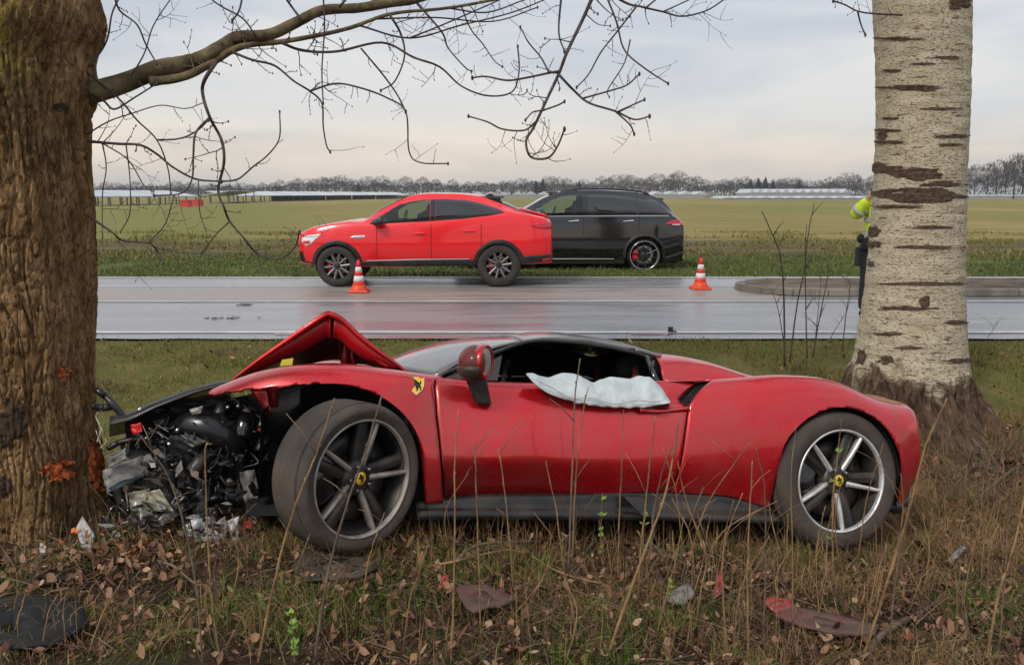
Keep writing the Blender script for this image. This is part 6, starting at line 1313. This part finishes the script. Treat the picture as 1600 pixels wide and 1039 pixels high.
shard_red = paint('shard_red', (.42, .012, .015), (.13, .07, .055), .8, .4, 0, .35, .6)
flat_piece('body_panel_piece', 'muddy reddish brown body panel lying flat in front of the door', [(712, 948), (726, 934), (762, 931), (786, 950), (808, 966), (782, 976), (762, 982), (740, 994), (728, 982)], mud_red, .01, .075, -.1, 2)
flat_piece('body_panel_piece', 'long mud covered red strip at the lower right', [(1210, 985), (1240, 968), (1300, 980), (1370, 1000), (1365, 1016), (1300, 1014), (1250, 1002)], mud_red, .01, .06, 0, 3)
flat_piece('body_panel_piece', 'small bright red shard left of the flat muddy panel', [(684, 942), (690, 925), (702, 924), (700, 934)], shard_red, .008, .06, .2, 4)
flat_piece('body_panel_piece', 'small dull red shard behind the young green shoot', [(1113, 952), (1118, 926), (1130, 924), (1126, 945)], shard_red, .008, .06, .2, 5)
flat_piece('body_panel_piece', 'red tip piece above the long muddy strip', [(1193, 962), (1200, 953), (1236, 958), (1240, 972), (1210, 972)], shard_red, .008, .05, .2, 6)
flat_piece('body_panel_piece', 'small red flake near the bottom right stick', [(1412, 1012), (1420, 1004), (1428, 1010), (1420, 1016)], shard_red, .006, .04, .2, 6)
flat_piece('plastic_liner', 'large black plastic sheet lying at the lower left corner', [(-40, 1010), (-30, 962), (60, 955), (130, 970), (140, 1000), (90, 1026), (20, 1034)], cavity, .01, .055, .05, 7, curl=.05)
flat_piece('plastic_liner', 'flat black plastic strip in front of the dark trunk', [(38, 908), (60, 898), (118, 902), (120, 918), (60, 920)], blk_plastic, .01, .03, 0, 8)
flat_piece('plastic_liner', 'muddy plastic undertray under the turned front wheel', [(455, 895), (470, 868), (560, 872), (600, 892), (560, 912), (480, 918)], pm('muddy_plastic', (.06, .042, .034), (.11, .08, .062), 5, .8), .01, .03, 0, 9)
flat_piece('foam_piece', 'white crumpled foam piece at the foot of the dark trunk', [(121, 852), (132, 842), (150, 856), (142, 866), (128, 864)], pm('white_foam', (.55, .53, .5), (.4, .37, .34), 20, .8), .02, .06, .3, 10)
flat_piece('foam_piece', 'tiny white scrap left of the foam piece', [(62, 874), (66, 867), (74, 870), (71, 877)], MATS['white_foam'], .008, .04, .3, 11)
flat_piece('foam_piece', 'pale grey shell with a white edge in the grass', [(1035, 955), (1050, 944), (1075, 936), (1085, 950), (1070, 958)], greyplas, .012, .05, .3, 12)
flat_piece('foam_piece', 'pale grey sliver behind the long stick', [(1478, 890), (1500, 872), (1508, 874), (1486, 892)], greyplas, .012, .05, .1, 13)
p = at(1048, 519, 10.3); mb = MB(); mb.box((0, 0, .03), (.05, .05, .07)); mb.box((.02, 0, .012), (.09, .06, .02)); o = mb.build('plastic_fragment', blk_plastic); o.location = (p[0], 10.32, .006); tag(o, 'small black fragment standing on the near lane edge', 'debris')
rnd = random.Random(8)
for k, (px, py, w, lab) in enumerate(((355, 497, .36, 'thin dark mud smear on the near lane'), (382, 476, .09, 'small mud clod beside the white line'))):
    r = ray(px, py); s_ = (.01 - CAM_H)/r[2]; p = r*s_; mb = MB()
    for j in range(26): mb.ell((rnd.gauss(0, w*.5), rnd.gauss(0, .05), .005), (rnd.uniform(.01, .04), rnd.uniform(.01, .03), rnd.uniform(.002, .006)), 6, 4)
    o = mb.build('mud_smear', pm('mud', (.045, .032, .024), (.08, .06, .045), 9, .8) if k == 0 else MATS['mud']); o.location = (p[0], p[1], .008); tag(o, lab, 'mud', kind='stuff')
for k, (px0, px1) in enumerate(((430, 505), (826, 905), (985, 1045))):
    a = at(px0, 522, 10.2); b_ = at(px1, 522, 10.2); mb = MB(); n = 16
    mb.grid(np.array([[(a[0] + (b_[0] - a[0])*i/n, y + .02*math.sin(i*1.7), .0145) for y in (10.12, 10.18)] for i in range(n + 1)])); tag(mb.build('paint_scrape', red_hood), 'red paint scrapes along the near road edge', kind='structure')
stick_m = pm('stick_bark', (.10, .068, .045), (.20, .15, .10), 16, .85); moss_m = pm('mossy_stick', (.16, .17, .03), (.22, .20, .06), 12, .9); dry_m = pm('dry_stem', (.18, .10, .045), (.34, .21, .095), 14, .8)
def stick(name, label, pts, r0, r1, mat, cat='stick', lift=.02, group=None):
    P = [onz(x, y) + Vector((0, 0, lift + .015*math.sin(i*1.3))) for i, (x, y) in enumerate(pts)]; c = P[0].copy(); Q = smooth_poly([tuple(p - c) for p in P], 4)
    mb = MB(); n = len(Q); mb.tube(Q, [r0 + (r1 - r0)*i/(n-1) for i in range(n)], 7); o = mb.build(name, mat); o.location = c; return tag(o, label, cat, group)
stick('fallen_stick', 'long bent fallen stick at the lower right corner', [(1352, 1032), (1380, 1002), (1420, 975), (1455, 950), (1500, 905)], .016, .007, stick_m)
stick('fallen_stick', 'mossy green stick lying at the lower left', [(215, 1030), (250, 1015), (290, 998), (320, 990)], .011, .008, moss_m)
stick('fallen_stick', 'pale curved twig arching below the side skirt', [(668, 902), (715, 898), (760, 884), (798, 872), (830, 880), (862, 906), (905, 926), (940, 930)], .006, .004, dry_m, lift=.05)
stick('fallen_stick', 'brown arched branch behind the pale curved twig', [(712, 895), (735, 878), (770, 866), (840, 856), (900, 836), (940, 825)], .010, .004, stick_m, lift=.05)
stick('fallen_stick', 'thin straight twig pointing at the rear wheel', [(1170, 925), (1200, 885), (1250, 868), (1290, 842)], .006, .003, stick_m, lift=.06)
stick('fallen_stick', 'reddish twig lying left of the green shoot', [(248, 890), (275, 905), (300, 925), (350, 950), (430, 1030)], .006, .003, stick_m, lift=.04)
stick('fallen_stick', 'forked twig in front of the dark trunk', [(35, 925), (60, 915), (100, 895), (96, 888)], .006, .003, stick_m, lift=.03)

# ---- upright stems
ST = random.Random(31)
def stem(name, label, pts, r_px, mat, group, cat, Yc=None, twigs=0, leaf=None, buds=True):
    b0 = onz(*pts[0]); Y0_ = b0.y if Yc is None else Yc; P = []
    lean = ST.uniform(-.12, .12)
    for i, (x, y) in enumerate(pts): P.append(Vector(at(x, y, Y0_ + lean*i/(len(pts)-1))))
    if Yc is None: P[0] = b0 - Vector((0, 0, .03))
    c = P[0].copy(); Q = [Vector(q) for q in smooth_poly([tuple(p - c) for p in P], 6)]; n = len(Q)
    Q = [q + Vector((.004*mnoise.noise(Vector((i*.6, c.x*9, 0))), 0, 0)) for i, q in enumerate(Q)]
    r = r_px*Y0_/1400/2*.64; mb = MB(); mb.tube([tuple(q) for q in Q], [max(.0008, r*(1 - .55*i/(n-1))) for i in range(n)], 6)
    if buds:
        for i in range(3, n, 4): mb.ell(tuple(Q[i] + Vector((ST.choice((-1, 1))*r*.7, 0, 0))), (r*.65, r*.65, r*1.5), 5, 4)
    for k in range(twigs):
        i = ST.randrange(n//4, n - 1); d = Vector((ST.choice((-1, 1))*ST.uniform(.3, 1), ST.uniform(-.5, .5), ST.uniform(.5, 1.2))).normalized()*ST.uniform(.06, .2)
        mb.tube([tuple(Q[i]), tuple(Q[i] + d*.5 + Vector((0, 0, .01))), tuple(Q[i] + d)], [r*.5, r*.4, r*.25], 4)
    o = mb.build(name, mat); o.location = c; tag(o, label, cat, group)
    if leaf:
        for k in range(leaf):
            i = int(n*(.25 + .72*k/leaf)); lm = MB()
            for j in range(5):
                a = ST.uniform(0, 6.28); d = Vector((math.cos(a), math.sin(a), ST.uniform(.4, 1.3))).normalized(); l = ST.uniform(.018, .034); s_ = d.cross(Vector((0, 0, 1))).normalized()*l*.30; q = Q[i]
                lm.add([q, q + d*l*.5 + s_, q + d*l, q + d*l*.5 - s_], [(0, 1, 2, 3)])
            lf = lm.build('leaf_tuft', leaf_m, o)
    return o
leaf_m = island('young_leaf', [(0, (.10, .22, .02)), (.5, (.17, .32, .035)), (1, (.24, .38, .06))], .5)
sap_m = pm('sapling_bark', (.045, .028, .024), (.085, .055, .045), 20, .8)
for k, (pts, r_, lab) in enumerate([([(1226, 572), (1225, 470), (1222, 420), (1215, 385), (1190, 330)], 5, 'dark sapling stem with the leftmost bent tip'), ([(1222, 410), (1226, 385), (1242, 338)], 2.5, None), ([(1234, 565), (1245, 480), (1257, 420), (1262, 372), (1272, 318)], 4, 'tall thin sapling stem reaching highest'),
        ([(1261, 560), (1259, 470), (1258, 400), (1260, 350)], 3.5, 'straight sapling stem in the middle of the clump'), ([(1270, 558), (1280, 500), (1292, 440), (1295, 415)], 3.5, 'short sapling stem right of the middle'), ([(1272, 550), (1278, 490), (1285, 410)], 2.5, 'thin short sapling stem crossing its neighbour'),
        ([(1316, 548), (1322, 490), (1328, 445), (1312, 430)], 3, 'sapling stem closest to the pale trunk'), ([(1294, 535), (1305, 515), (1318, 495)], 2, 'tiny slanted sapling left of the pale trunk'), ([(1224, 530), (1215, 480), (1204, 450)], 2.5, 'low side shoot of the leftmost sapling'), ([(1510, 390), (1530, 370), (1552, 348)], 1.6, None), ([(1540, 532), (1552, 515), (1558, 502)], 1.6, 'tiny slanted stem on the verge right of the pale tree')]):
    if lab: stem('sapling', lab, pts, r_, sap_m, 'saplings on the verge left of the pale tree', 'sapling', Yc=8.4 if pts[0][1] > 300 else 8.4, twigs=4, buds=False)
gi = 'dry stalks standing in the foreground'
def stalk_label(pts):
    x = pts[0][0]*.4 + pts[-1][0]*.6; h = pts[0][1] - pts[-1][1]; t_ = pts[-1][1]
    where = ('before the dark trunk' if x < 170 else 'before the crushed nose' if x < 430 else 'before the front wheel' if x < 650 else 'before the red door' if x < 1060 else 'before the rear flank' if x < 1215 else 'before the rear wheel' if x < 1400 else 'at the right edge of the undergrowth')
    return ('tall' if h > 260 else 'middling' if h > 120 else 'short') + ' bare brown stalk standing ' + (where if t_ < 800 or x < 170 or x > 1400 else 'in the litter ' + where)
stalks = [([(318, 1036), (303, 896), (270, 760), (221, 683)], 7), ([(345, 1036), (328, 900), (320, 715), (332, 692)], 6), ([(400, 1036), (432, 895), (462, 790), (494, 710), (523, 622)], 8), ([(488, 1036), (514, 890), (545, 780), (570, 710), (597, 616)], 8), ([(455, 900), (478, 850), (492, 812)], 5),
    ([(706, 1030), (710, 860), (711, 720), (716, 640)], 6), ([(752, 1005), (748, 880), (744, 760), (742, 690)], 5), ([(803, 920), (797, 850), (785, 740), (778, 700)], 5), ([(887, 905), (893, 760), (897, 640), (906, 560)], 6), ([(893, 880), (900, 740), (912, 640), (919, 605)], 4.5), ([(904, 992), (880, 880), (868, 790), (852, 720)], 5),
    ([(965, 920), (968, 800), (972, 720), (975, 640)], 4), ([(996, 935), (1004, 830), (1016, 720), (1024, 650)], 5), ([(945, 1025), (1000, 880), (1040, 770), (1062, 650)], 9), ([(1010, 900), (1022, 800), (1040, 720), (1060, 690)], 5), ([(1062, 930), (1100, 800), (1150, 720), (1172, 690)], 4), ([(1120, 900), (1075, 790), (1058, 720)], 5), ([(1140, 1036), (1130, 940), (1132, 850), (1160, 770)], 6),
    ([(1170, 1030), (1168, 900), (1172, 790), (1176, 720)], 6), ([(1192, 1000), (1196, 880), (1194, 760), (1180, 700)], 5), ([(1240, 1000), (1238, 850), (1236, 740), (1245, 660)], 4), ([(1345, 1030), (1380, 930), (1420, 800), (1445, 700), (1480, 622)], 8), ([(1388, 1020), (1400, 900), (1418, 800), (1424, 760)], 6), ([(1360, 980), (1382, 880), (1384, 850)], 4), ([(1540, 1036), (1560, 930), (1585, 850), (1602, 770)], 9), ([(1560, 1030), (1570, 900), (1578, 800), (1590, 730)], 6),
    ([(1120, 880), (1090, 800), (1100, 760)], 4), ([(560, 960), (575, 880), (590, 830), (601, 800)], 4), ([(628, 1020), (640, 940), (660, 880), (668, 850)], 4), ([(830, 1000), (822, 930), (818, 900)], 4), ([(1085, 990), (1100, 900), (1130, 830), (1215, 782)], 5), ([(60, 1030), (75, 960), (90, 930)], 5), ([(130, 1030), (160, 960), (195, 900)], 6), ([(10, 1010), (30, 960), (40, 925)], 5), ([(200, 930), (196, 870), (186, 800)], 3.5), ([(1300, 930), (1302, 800), (1306, 740)], 3.5), ([(1440, 930), (1452, 860), (1440, 800)], 4), ([(1500, 960), (1520, 860), (1545, 790)], 4), ([(1284, 990), (1275, 870), (1290, 790)], 4)]
for pts, r_ in stalks: stem('dry_stalk', stalk_label(pts), pts, r_, dry_m if ST.random() < .75 else stick_m, gi, 'stalk', twigs=ST.randrange(0, 3))
for k in range(85):
    px = ST.uniform(5, 1595); py = ST.uniform(870, 1036)
    if px < 620 and ST.random() < .55: continue
    h = ST.uniform(50, 190)*(1.15 if px > 900 else .8); ln = ST.gauss(0, .28); mid = ST.gauss(0, 12)
    pts = [(px, py), (px + ln*h*.5 + mid, py - h*.55), (px + ln*h, py - h)]
    stem('dry_stalk', stalk_label(pts), pts, ST.uniform(2.2, 4.6), dry_m if ST.random() < .7 else stick_m, gi, 'stalk', twigs=ST.randrange(0, 3), buds=False)
stem('leafy_shoot', 'bright green leafy shoot at the bottom left of centre', [(462, 1038), (458, 1000), (455, 955)], 4, dry_m, None, 'shoot', leaf=7)
stem('leafy_shoot', 'green budding shoot in front of the side skirt', [(935, 880), (938, 840), (941, 770)], 3, dry_m, None, 'shoot', leaf=6)
stem('leafy_shoot', 'green budding shoot just right of the one before the skirt', [(1000, 870), (1003, 840), (1010, 800)], 3, dry_m, None, 'shoot', leaf=6)
stem('leafy_shoot', 'tall stalk with green tip crossing the rear wheel', [(1305, 930), (1300, 800), (1308, 720), (1315, 655)], 4, dry_m, None, 'shoot', leaf=3)
stem('leafy_shoot', 'low green shoot beside the small grey shell', [(1042, 960), (1046, 930), (1050, 910)], 3, dry_m, None, 'shoot', leaf=6)
stem('leafy_shoot', 'low green shoot behind the rear bumper corner', [(1445, 868), (1448, 850), (1450, 832)], 3, dry_m, None, 'shoot', leaf=7)
# ================================================================ ground cover
def blades(name, label, n, sampler, hfun, wid, mat, seed, lean=.5, curl=.5):
    rg = np.random.default_rng(seed); x, y = sampler(rg, n); n = len(x); z = gz(x, y) - .006
    h = hfun(rg, x, y); a = rg.uniform(0, 2*np.pi, n); ln = np.abs(rg.normal(0, lean, n)); d = np.stack([np.cos(a), np.sin(a)], -1)
    f = rg.uniform(0, 2*np.pi, n); sd = np.stack([np.cos(f), np.sin(f)], -1)*(wid*rg.uniform(.6, 1.3, n))[:, None]
    p0 = np.stack([x, y], -1); p1 = p0 + d*(h*ln*.35)[:, None]; p2 = p0 + d*(h*ln)[:, None]
    z1 = z + h*.55*np.cos(np.minimum(ln, 1.3)*.45); z2 = z + h*np.cos(np.minimum(ln*(1 + curl*rg.uniform(0, 1, n)), 1.55)) 
    V = np.zeros((n, 5, 3)); V[:, 0, :2] = p0 - sd; V[:, 1, :2] = p0 + sd; V[:, 0, 2] = V[:, 1, 2] = z
    V[:, 2, :2] = p1 + sd*.8; V[:, 3, :2] = p1 - sd*.8; V[:, 2, 2] = V[:, 3, 2] = z1; V[:, 4, :2] = p2; V[:, 4, 2] = z2
    o = np.arange(n)*5; q = np.stack([o, o+1, o+2, o+3], -1); t_ = np.stack([o+3, o+2, o+4], -1)
    ob = npmesh(name, V.reshape(-1, 3), q, mat, t_); return tag(ob, label, 'grass', kind='stuff')
def pnoise(x, y, s_, o): return np.array([mnoise.noise(Vector((a*s_ + o, b_*s_, o))) for a, b_ in zip(x, y)])
def samp(x0, x1, y0, y1, thr=None, s_=1., o=0., spread=True, keep=None):
    def f(rg, n):
        y = rg.uniform(y0, y1, n); hx = np.maximum(.60*y + .6, 1) if spread else None
        x = rg.uniform(-1, 1, n)*hx if spread else rg.uniform(x0, x1, n)
        m = (x > x0) & (x < x1)
        if thr is not None:
            g = pnoise(x, y, s_, o); m &= g + rg.normal(0, .12, n) > thr
        m &= np.hypot(x - LX, y - LY) > .5; m &= np.hypot(x - 3.42, y - PY) > .46
        if keep is not None: m &= keep(x, y)
        return x[m], y[m]
    return f
green = island('green_grass', [(0, (.045, .095, .010)), (.4, (.085, .15, .016)), (.75, (.14, .19, .028)), (1, (.22, .19, .05))], .6)
drygr = island('dry_grass', [(0, (.13, .065, .026)), (.4, (.23, .13, .055)), (.75, (.37, .24, .11)), (1, (.15, .07, .03))], .75)
verge = island('verge_grass', [(0, (.075, .10, .014)), (.35, (.13, .15, .024)), (.65, (.19, .17, .038)), (.85, (.26, .185, .07)), (1, (.33, .225, .09))], .7)
lush = island('lush_grass', [(0, (.06, .09, .02)), (.5, (.10, .135, .03)), (.85, (.15, .155, .045)), (1, (.24, .18, .08))], .6)
NL = lambda rg, x, y, a, b: rg.uniform(a, b, len(x))
blades('verge_grass', 'short mixed green and straw grass on the verge behind the wreck', 190000, samp(-9, 9, 5.4, 9.9, keep=lambda x, y: y > 5.4 + 1.9*np.clip((x - 1.5)/1.1, 0, 1) + .25*np.sin(x*7)), lambda rg, x, y: (rg.gamma(3, .009, len(x)) + .010)*np.where(pnoise(x*.7, y*1.5, 1.1, 0.) > .12, .55, 1.)*(.6 + .9*np.clip(pnoise(x, y, 1.3, 3.) + .35, 0, 1)), .0032, verge, 1, .9)
blades('verge_tuft', 'taller straw tufts scattered over the verge', 9000, samp(-9, 9, 5.6, 9.8, .16, 1.6, 4.), lambda rg, x, y: rg.gamma(3, .022, len(x)) + .02, .0030, drygr, 2, .5)
blades('near_grass', 'green grass tufts in the foreground undergrowth', 56000, samp(-3, 4, 2.75, 5.6, .19, 1.7, 9.), lambda rg, x, y: rg.gamma(3, .020, len(x)) + .015, .0016, green, 3, .75)
blades('near_short_grass', 'short sparse grass in the foreground', 9000, samp(-3, 4, 2.75, 5.8, .05, 1.8, 5.), lambda rg, x, y: rg.gamma(2.5, .014, len(x)) + .01, .0017, green, 4, .8)
blades('dry_straw', 'dry brown straw lying over the foreground soil', 26000, samp(-3.2, 4.5, 2.7, 6.0, .0, 1.7, 2.), lambda rg, x, y: (rg.gamma(2.2, .045, len(x)) + .02)*np.where(x > .4, 1.15, .8), .0010, drygr, 5, 1.25, .8)
blades('rear_wheel_grass', 'tall dry grass standing around the rear wheel and under the skirt', 5200, samp(-.6, 3.2, 3.6, 4.7, -.02, 3.1, 7.), lambda rg, x, y: rg.gamma(3.5, .035, len(x)) + .05, .0016, drygr, 6, .42)
blades('far_verge_grass', 'bright green grass strip beyond the road', 90000, samp(-17, 17, 17.55, 26, -.35, .5, 3., keep=lambda x, y: (y < 24)), lambda rg, x, y: rg.gamma(2.5, .014, len(x)) + .02, .011, lush, 7, .6)
blades('field_edge_straw', 'straw and tilled stubble at the edge of the field', 42000, samp(-24, 24, 21.5, 38, .02, .35, 6.), lambda rg, x, y: rg.gamma(2.2, .03, len(x)) + .03, .016, verge, 8, .8)
# dead leaves
def litter(name, label, n, sampler, mat, seed, size, lift=.012):
    rg = np.random.default_rng(seed); x, y = sampler(rg, n); n = len(x); z = gz(x, y) + rg.uniform(0, lift*2, n); s_ = size*np.clip(rg.gamma(3, .33, n), .3, 1.5); a = rg.uniform(0, 2*np.pi, n); tx, ty = rg.normal(0, .6, n), rg.normal(0, .6, n); cu = rg.uniform(-.3, 1.5, n)
    base = np.array([(-1, 0), (-.35, .5), (.35, .45), (1, .05), (.3, -.5), (-.4, -.45)]); V = np.zeros((n, 8, 3))
    full = np.concatenate([base, [(-.35, 0), (.35, 0)]])
    for k, (u, v) in enumerate(full):
        u_ = u*s_*(1 + rg.normal(0, .12, n)); v_ = v*s_*(1 + rg.normal(0, .15, n)); h = cu*(v*v*1.6 + u*u*.5)*s_
        V[:, k, 0] = x + u_*np.cos(a) - v_*np.sin(a); V[:, k, 1] = y + u_*np.sin(a) + v_*np.cos(a); V[:, k, 2] = z + h + tx*u_ + ty*v_ + np.abs(tx)*s_*.5 + np.abs(ty)*s_*.2
    o = np.arange(n)*8; tri = np.concatenate([np.stack([o+i, o+j, o+k], -1) for i, j, k in ((0, 6, 1), (0, 5, 6), (3, 2, 7), (3, 7, 4))]); q = np.concatenate([np.stack([o+i, o+j, o+k, o+l], -1) for i, j, k, l in ((1, 6, 7, 2), (6, 5, 4, 7))])
    return tag(npmesh(name, V.reshape(-1, 3), q, mat, tri), label, 'leaves', kind='stuff')
leafm = island('dead_leaf', [(0, (.045, .022, .014)), (.3, (.10, .048, .026)), (.6, (.19, .092, .048)), (.85, (.30, .165, .09)), (1, (.42, .28, .18))], .75)
litter('dead_leaves', 'curled dead brown leaves over the foreground soil', 11000, samp(-3, 4, 2.75, 5.7, -.2, 1.9, 8.), leafm, 11, .0150, .025)
litter('dead_leaves', 'small brown leaf crumbs between the grass', 15000, samp(-3, 4, 2.75, 6.0), leafm, 12, .008, .008)
litter('dead_leaves', 'brown leaves gathered at the foot of the dark trunk', 420, lambda rg, n: (rg.normal(-1.72, .25, n), rg.normal(3.60, .16, n)), leafm, 13, .014, .04)
litter('dead_leaves', 'dead leaves scattered on the verge', 1600, samp(-7, 7, 5.6, 9.8, .0, .9, 1.), leafm, 14, .018)
bank = lambda x0, x1, y0, y1: samp(x0, x1, y0, y1, spread=False)
litter('dead_leaves', 'brown leaves on the bank between the wreck and the pale tree', 2600, bank(1.9, 5.4, 4.6, 7.4), leafm, 16, .022, .03)
blades('bank_straw', 'tangled dry straw on the bank right of the wreck', 15000, samp(1.9, 5.6, 4.5, 7.6, -.1, 1.6, 12., spread=False), lambda rg, x, y: rg.gamma(2.4, .06, len(x)) + .04, .0020, drygr, 21, 1.0, .8)
blades('bank_grass', 'green grass patches on the bank right of the wreck', 9000, samp(1.9, 5.6, 4.8, 7.8, .12, 1.5, 14., spread=False), lambda rg, x, y: rg.gamma(3, .025, len(x)) + .02, .0022, green, 22, .7)
chips = island('wood_chip', [(0, (.50, .12, .03)), (1, (.68, .22, .07))], .8)
litter('wood_chips', 'orange wood chips torn from the trunk', 70, lambda rg, n: (rg.normal(-1.76, .15, n), rg.normal(3.72, .08, n)), chips, 15, .011, .04)
twg = MB(); rr = random.Random(77)
for k in range(2200):
    y = rr.uniform(2.75, 5.4); x = rr.uniform(-.62*y, .62*y); a = rr.uniform(0, 3.14); l = rr.gammavariate(2, .05) + .03
    p = Vector((x, y, float(gz(x, y)) + rr.uniform(.005, .04))); d = Vector((math.cos(a), math.sin(a), rr.uniform(-.15, .35)))*l
    if math.hypot(x - LX, y - LY) < .5: continue
    twg.tube([p, p + d*.5 + Vector((0, 0, .008)), p + d], [.0022, .0019, .001], 3)
tag(twg.build('fallen_twigs', island('twig_litter', [(0, (.07, .045, .032)), (.6, (.15, .10, .065)), (1, (.25, .18, .12))], .85)), 'many thin fallen twigs over the foreground soil', 'twigs', kind='stuff')
# brambles: low leafy plants at the foot of the pale tree
def bramble(px, py, label, n, seed, tw_=False):
    rb = random.Random(seed); p = onz(px, py); e = empty('bramble', p, label, 'plant', 'low green plants by the pale tree'); mb = MB(); lm = MB()
    for k in range(n):
        a = rb.uniform(0, 6.28); d = Vector((math.cos(a)*rb.uniform(.05, .22), math.sin(a)*rb.uniform(.03, .12), rb.uniform(.06, .22))); mb.tube([(0, 0, -.01), tuple(d*.6 + Vector((0, 0, .02))), tuple(d)], [.003, .0025, .0015], 4)
        for j in range(3):
            q = d*rb.uniform(.55, 1.0); b_ = rb.uniform(0, 6.28); u = Vector((math.cos(b_), math.sin(b_), rb.uniform(-.2, .5))).normalized()*rb.uniform(.025, .05); s_ = u.cross(Vector((0, 0, 1))).normalized()*u.length*.42
            lm.add([q, q + u*.45 + s_, q + u, q + u*.45 - s_], [(0, 1, 2, 3)])
    if tw_:
        for k in range(26):
            a = rb.uniform(0, 6.28); b0 = Vector((rb.gauss(0, .14), rb.gauss(0, .08), 0)); d = Vector((math.cos(a)*rb.uniform(.15, .4), math.sin(a)*.15, rb.uniform(.1, .42))); mb.tube([tuple(b0), tuple(b0 + d*.5 + Vector((0, 0, .06))), tuple(b0 + d)], [.0032, .0026, .0012], 4)
    mb.build('stem', stick_m, e); lm.build('leaf', island('bramble_leaf', [(0, (.03, .06, .015)), (1, (.09, .13, .03))]) if 'bramble_leaf' not in MATS else MATS['bramble_leaf'], e, kind='stuff')
bramble(1455, 690, 'low green bramble just right of the tail of the wreck', 14, 1); bramble(1495, 700, 'low green bramble at the right root of the pale tree', 9, 2)
for k_, (bx, by) in enumerate(((1475, 760), (1520, 735), (1500, 800), (1590, 720), (1550, 820))): bramble(bx, by, ('bare twiggy bramble behind the tail', 'twiggy bramble under the pale trunk', 'twiggy bramble low right of the rear wheel', 'twiggy bramble at the far right below the trunk', 'twiggy bramble at the right edge of the litter')[k_], 4, 30 + k_, True)
bramble(1560, 760, 'small green bramble at the right edge below the pale tree', 8, 3)
# arched, matted winter grass lying in tangled clumps
def arched(name, label, n, x0, x1, y0, y1, l0, l1, wid, mat, seed, thr=.06):
    rg = np.random.default_rng(seed); nc = n//14; cx = rg.uniform(x0, x1, nc); cyy = rg.uniform(y0, y1, nc); m = (np.abs(cx) < .62*cyy + .3) & (pnoise(cx, cyy, 1.6, 17.) > thr); cx, cyy = cx[m], cyy[m]
    k = np.repeat(np.arange(len(cx)), 14); n = len(k); x = cx[k] + rg.normal(0, .035, n); y = cyy[k] + rg.normal(0, .03, n); ca = rg.uniform(0, 6.28, len(cx))[k]; a = ca + rg.normal(0, .9, n)
    L_ = rg.uniform(l0, l1, n); h = L_*rg.uniform(.18, .5, n); S_ = 6; V = np.zeros((n, S_, 2, 3)); side_ = np.stack([-np.sin(a), np.cos(a)], -1)
    for i in range(S_):
        q = i/(S_ - 1); d = L_*(.15*q + .85*q*q)*.8; px = x + np.cos(a)*d; py = y + np.sin(a)*d; w_ = wid*(1 - .75*q)
        zz = gz(px, py) + np.maximum(.003, h*np.sin(np.pi*np.minimum(1, q*1.02))**.8)
        if i == 0: zz = gz(px, py) - .004
        for s_ in (0, 1): V[:, i, s_, 0] = px + side_[:, 0]*w_*(2*s_ - 1); V[:, i, s_, 1] = py + side_[:, 1]*w_*(2*s_ - 1); V[:, i, s_, 2] = zz
    b = np.arange(n)[:, None]*(S_*2) + np.arange(S_ - 1)[None]*2; q = np.stack([b, b + 1, b + 3, b + 2], -1).reshape(-1, 4)
    ok = np.hypot(x - LX, y - LY) > .5
    return tag(npmesh(name, V.reshape(-1, 3), q[np.repeat(ok, S_ - 1)], mat), label, 'grass', kind='stuff')
arched('matted_grass', 'matted arched straw lying in clumps over the foreground', 10000, -2.6, 3.2, 2.8, 4.9, .10, .30, .0012, drygr, 41)
arched('matted_grass', 'tangled green winter grass lying in clumps in the foreground', 5200, -2.2, 3.2, 2.8, 4.9, .08, .22, .0013, green, 42)
arched('matted_grass', 'tangled straw heaped on the bank right of the wreck', 9000, 1.9, 5.2, 4.6, 7.3, .15, .40, .0018, drygr, 43, -.12)

# haze: one even, thin body of air
hz = bpy.data.materials.new('haze'); hz.use_nodes = True; t = hz.node_tree; t.nodes.clear(); o_ = N(t, 'ShaderNodeOutputMaterial'); v_ = N(t, 'ShaderNodeVolumePrincipled')
v_.inputs['Color'].default_value = (.80, .84, .90, 1); v_.inputs['Density'].default_value = HAZE; v_.inputs['Anisotropy'].default_value = .2; t.links.new(v_.outputs[0], o_.inputs['Volume'])
if HAZE > 0:
    mb = MB(); mb.box((0, 1700, 9.4), (5200, 3800, 22)); tag(mb.build('haze', hz), 'thin even haze over the field', kind='stuff')
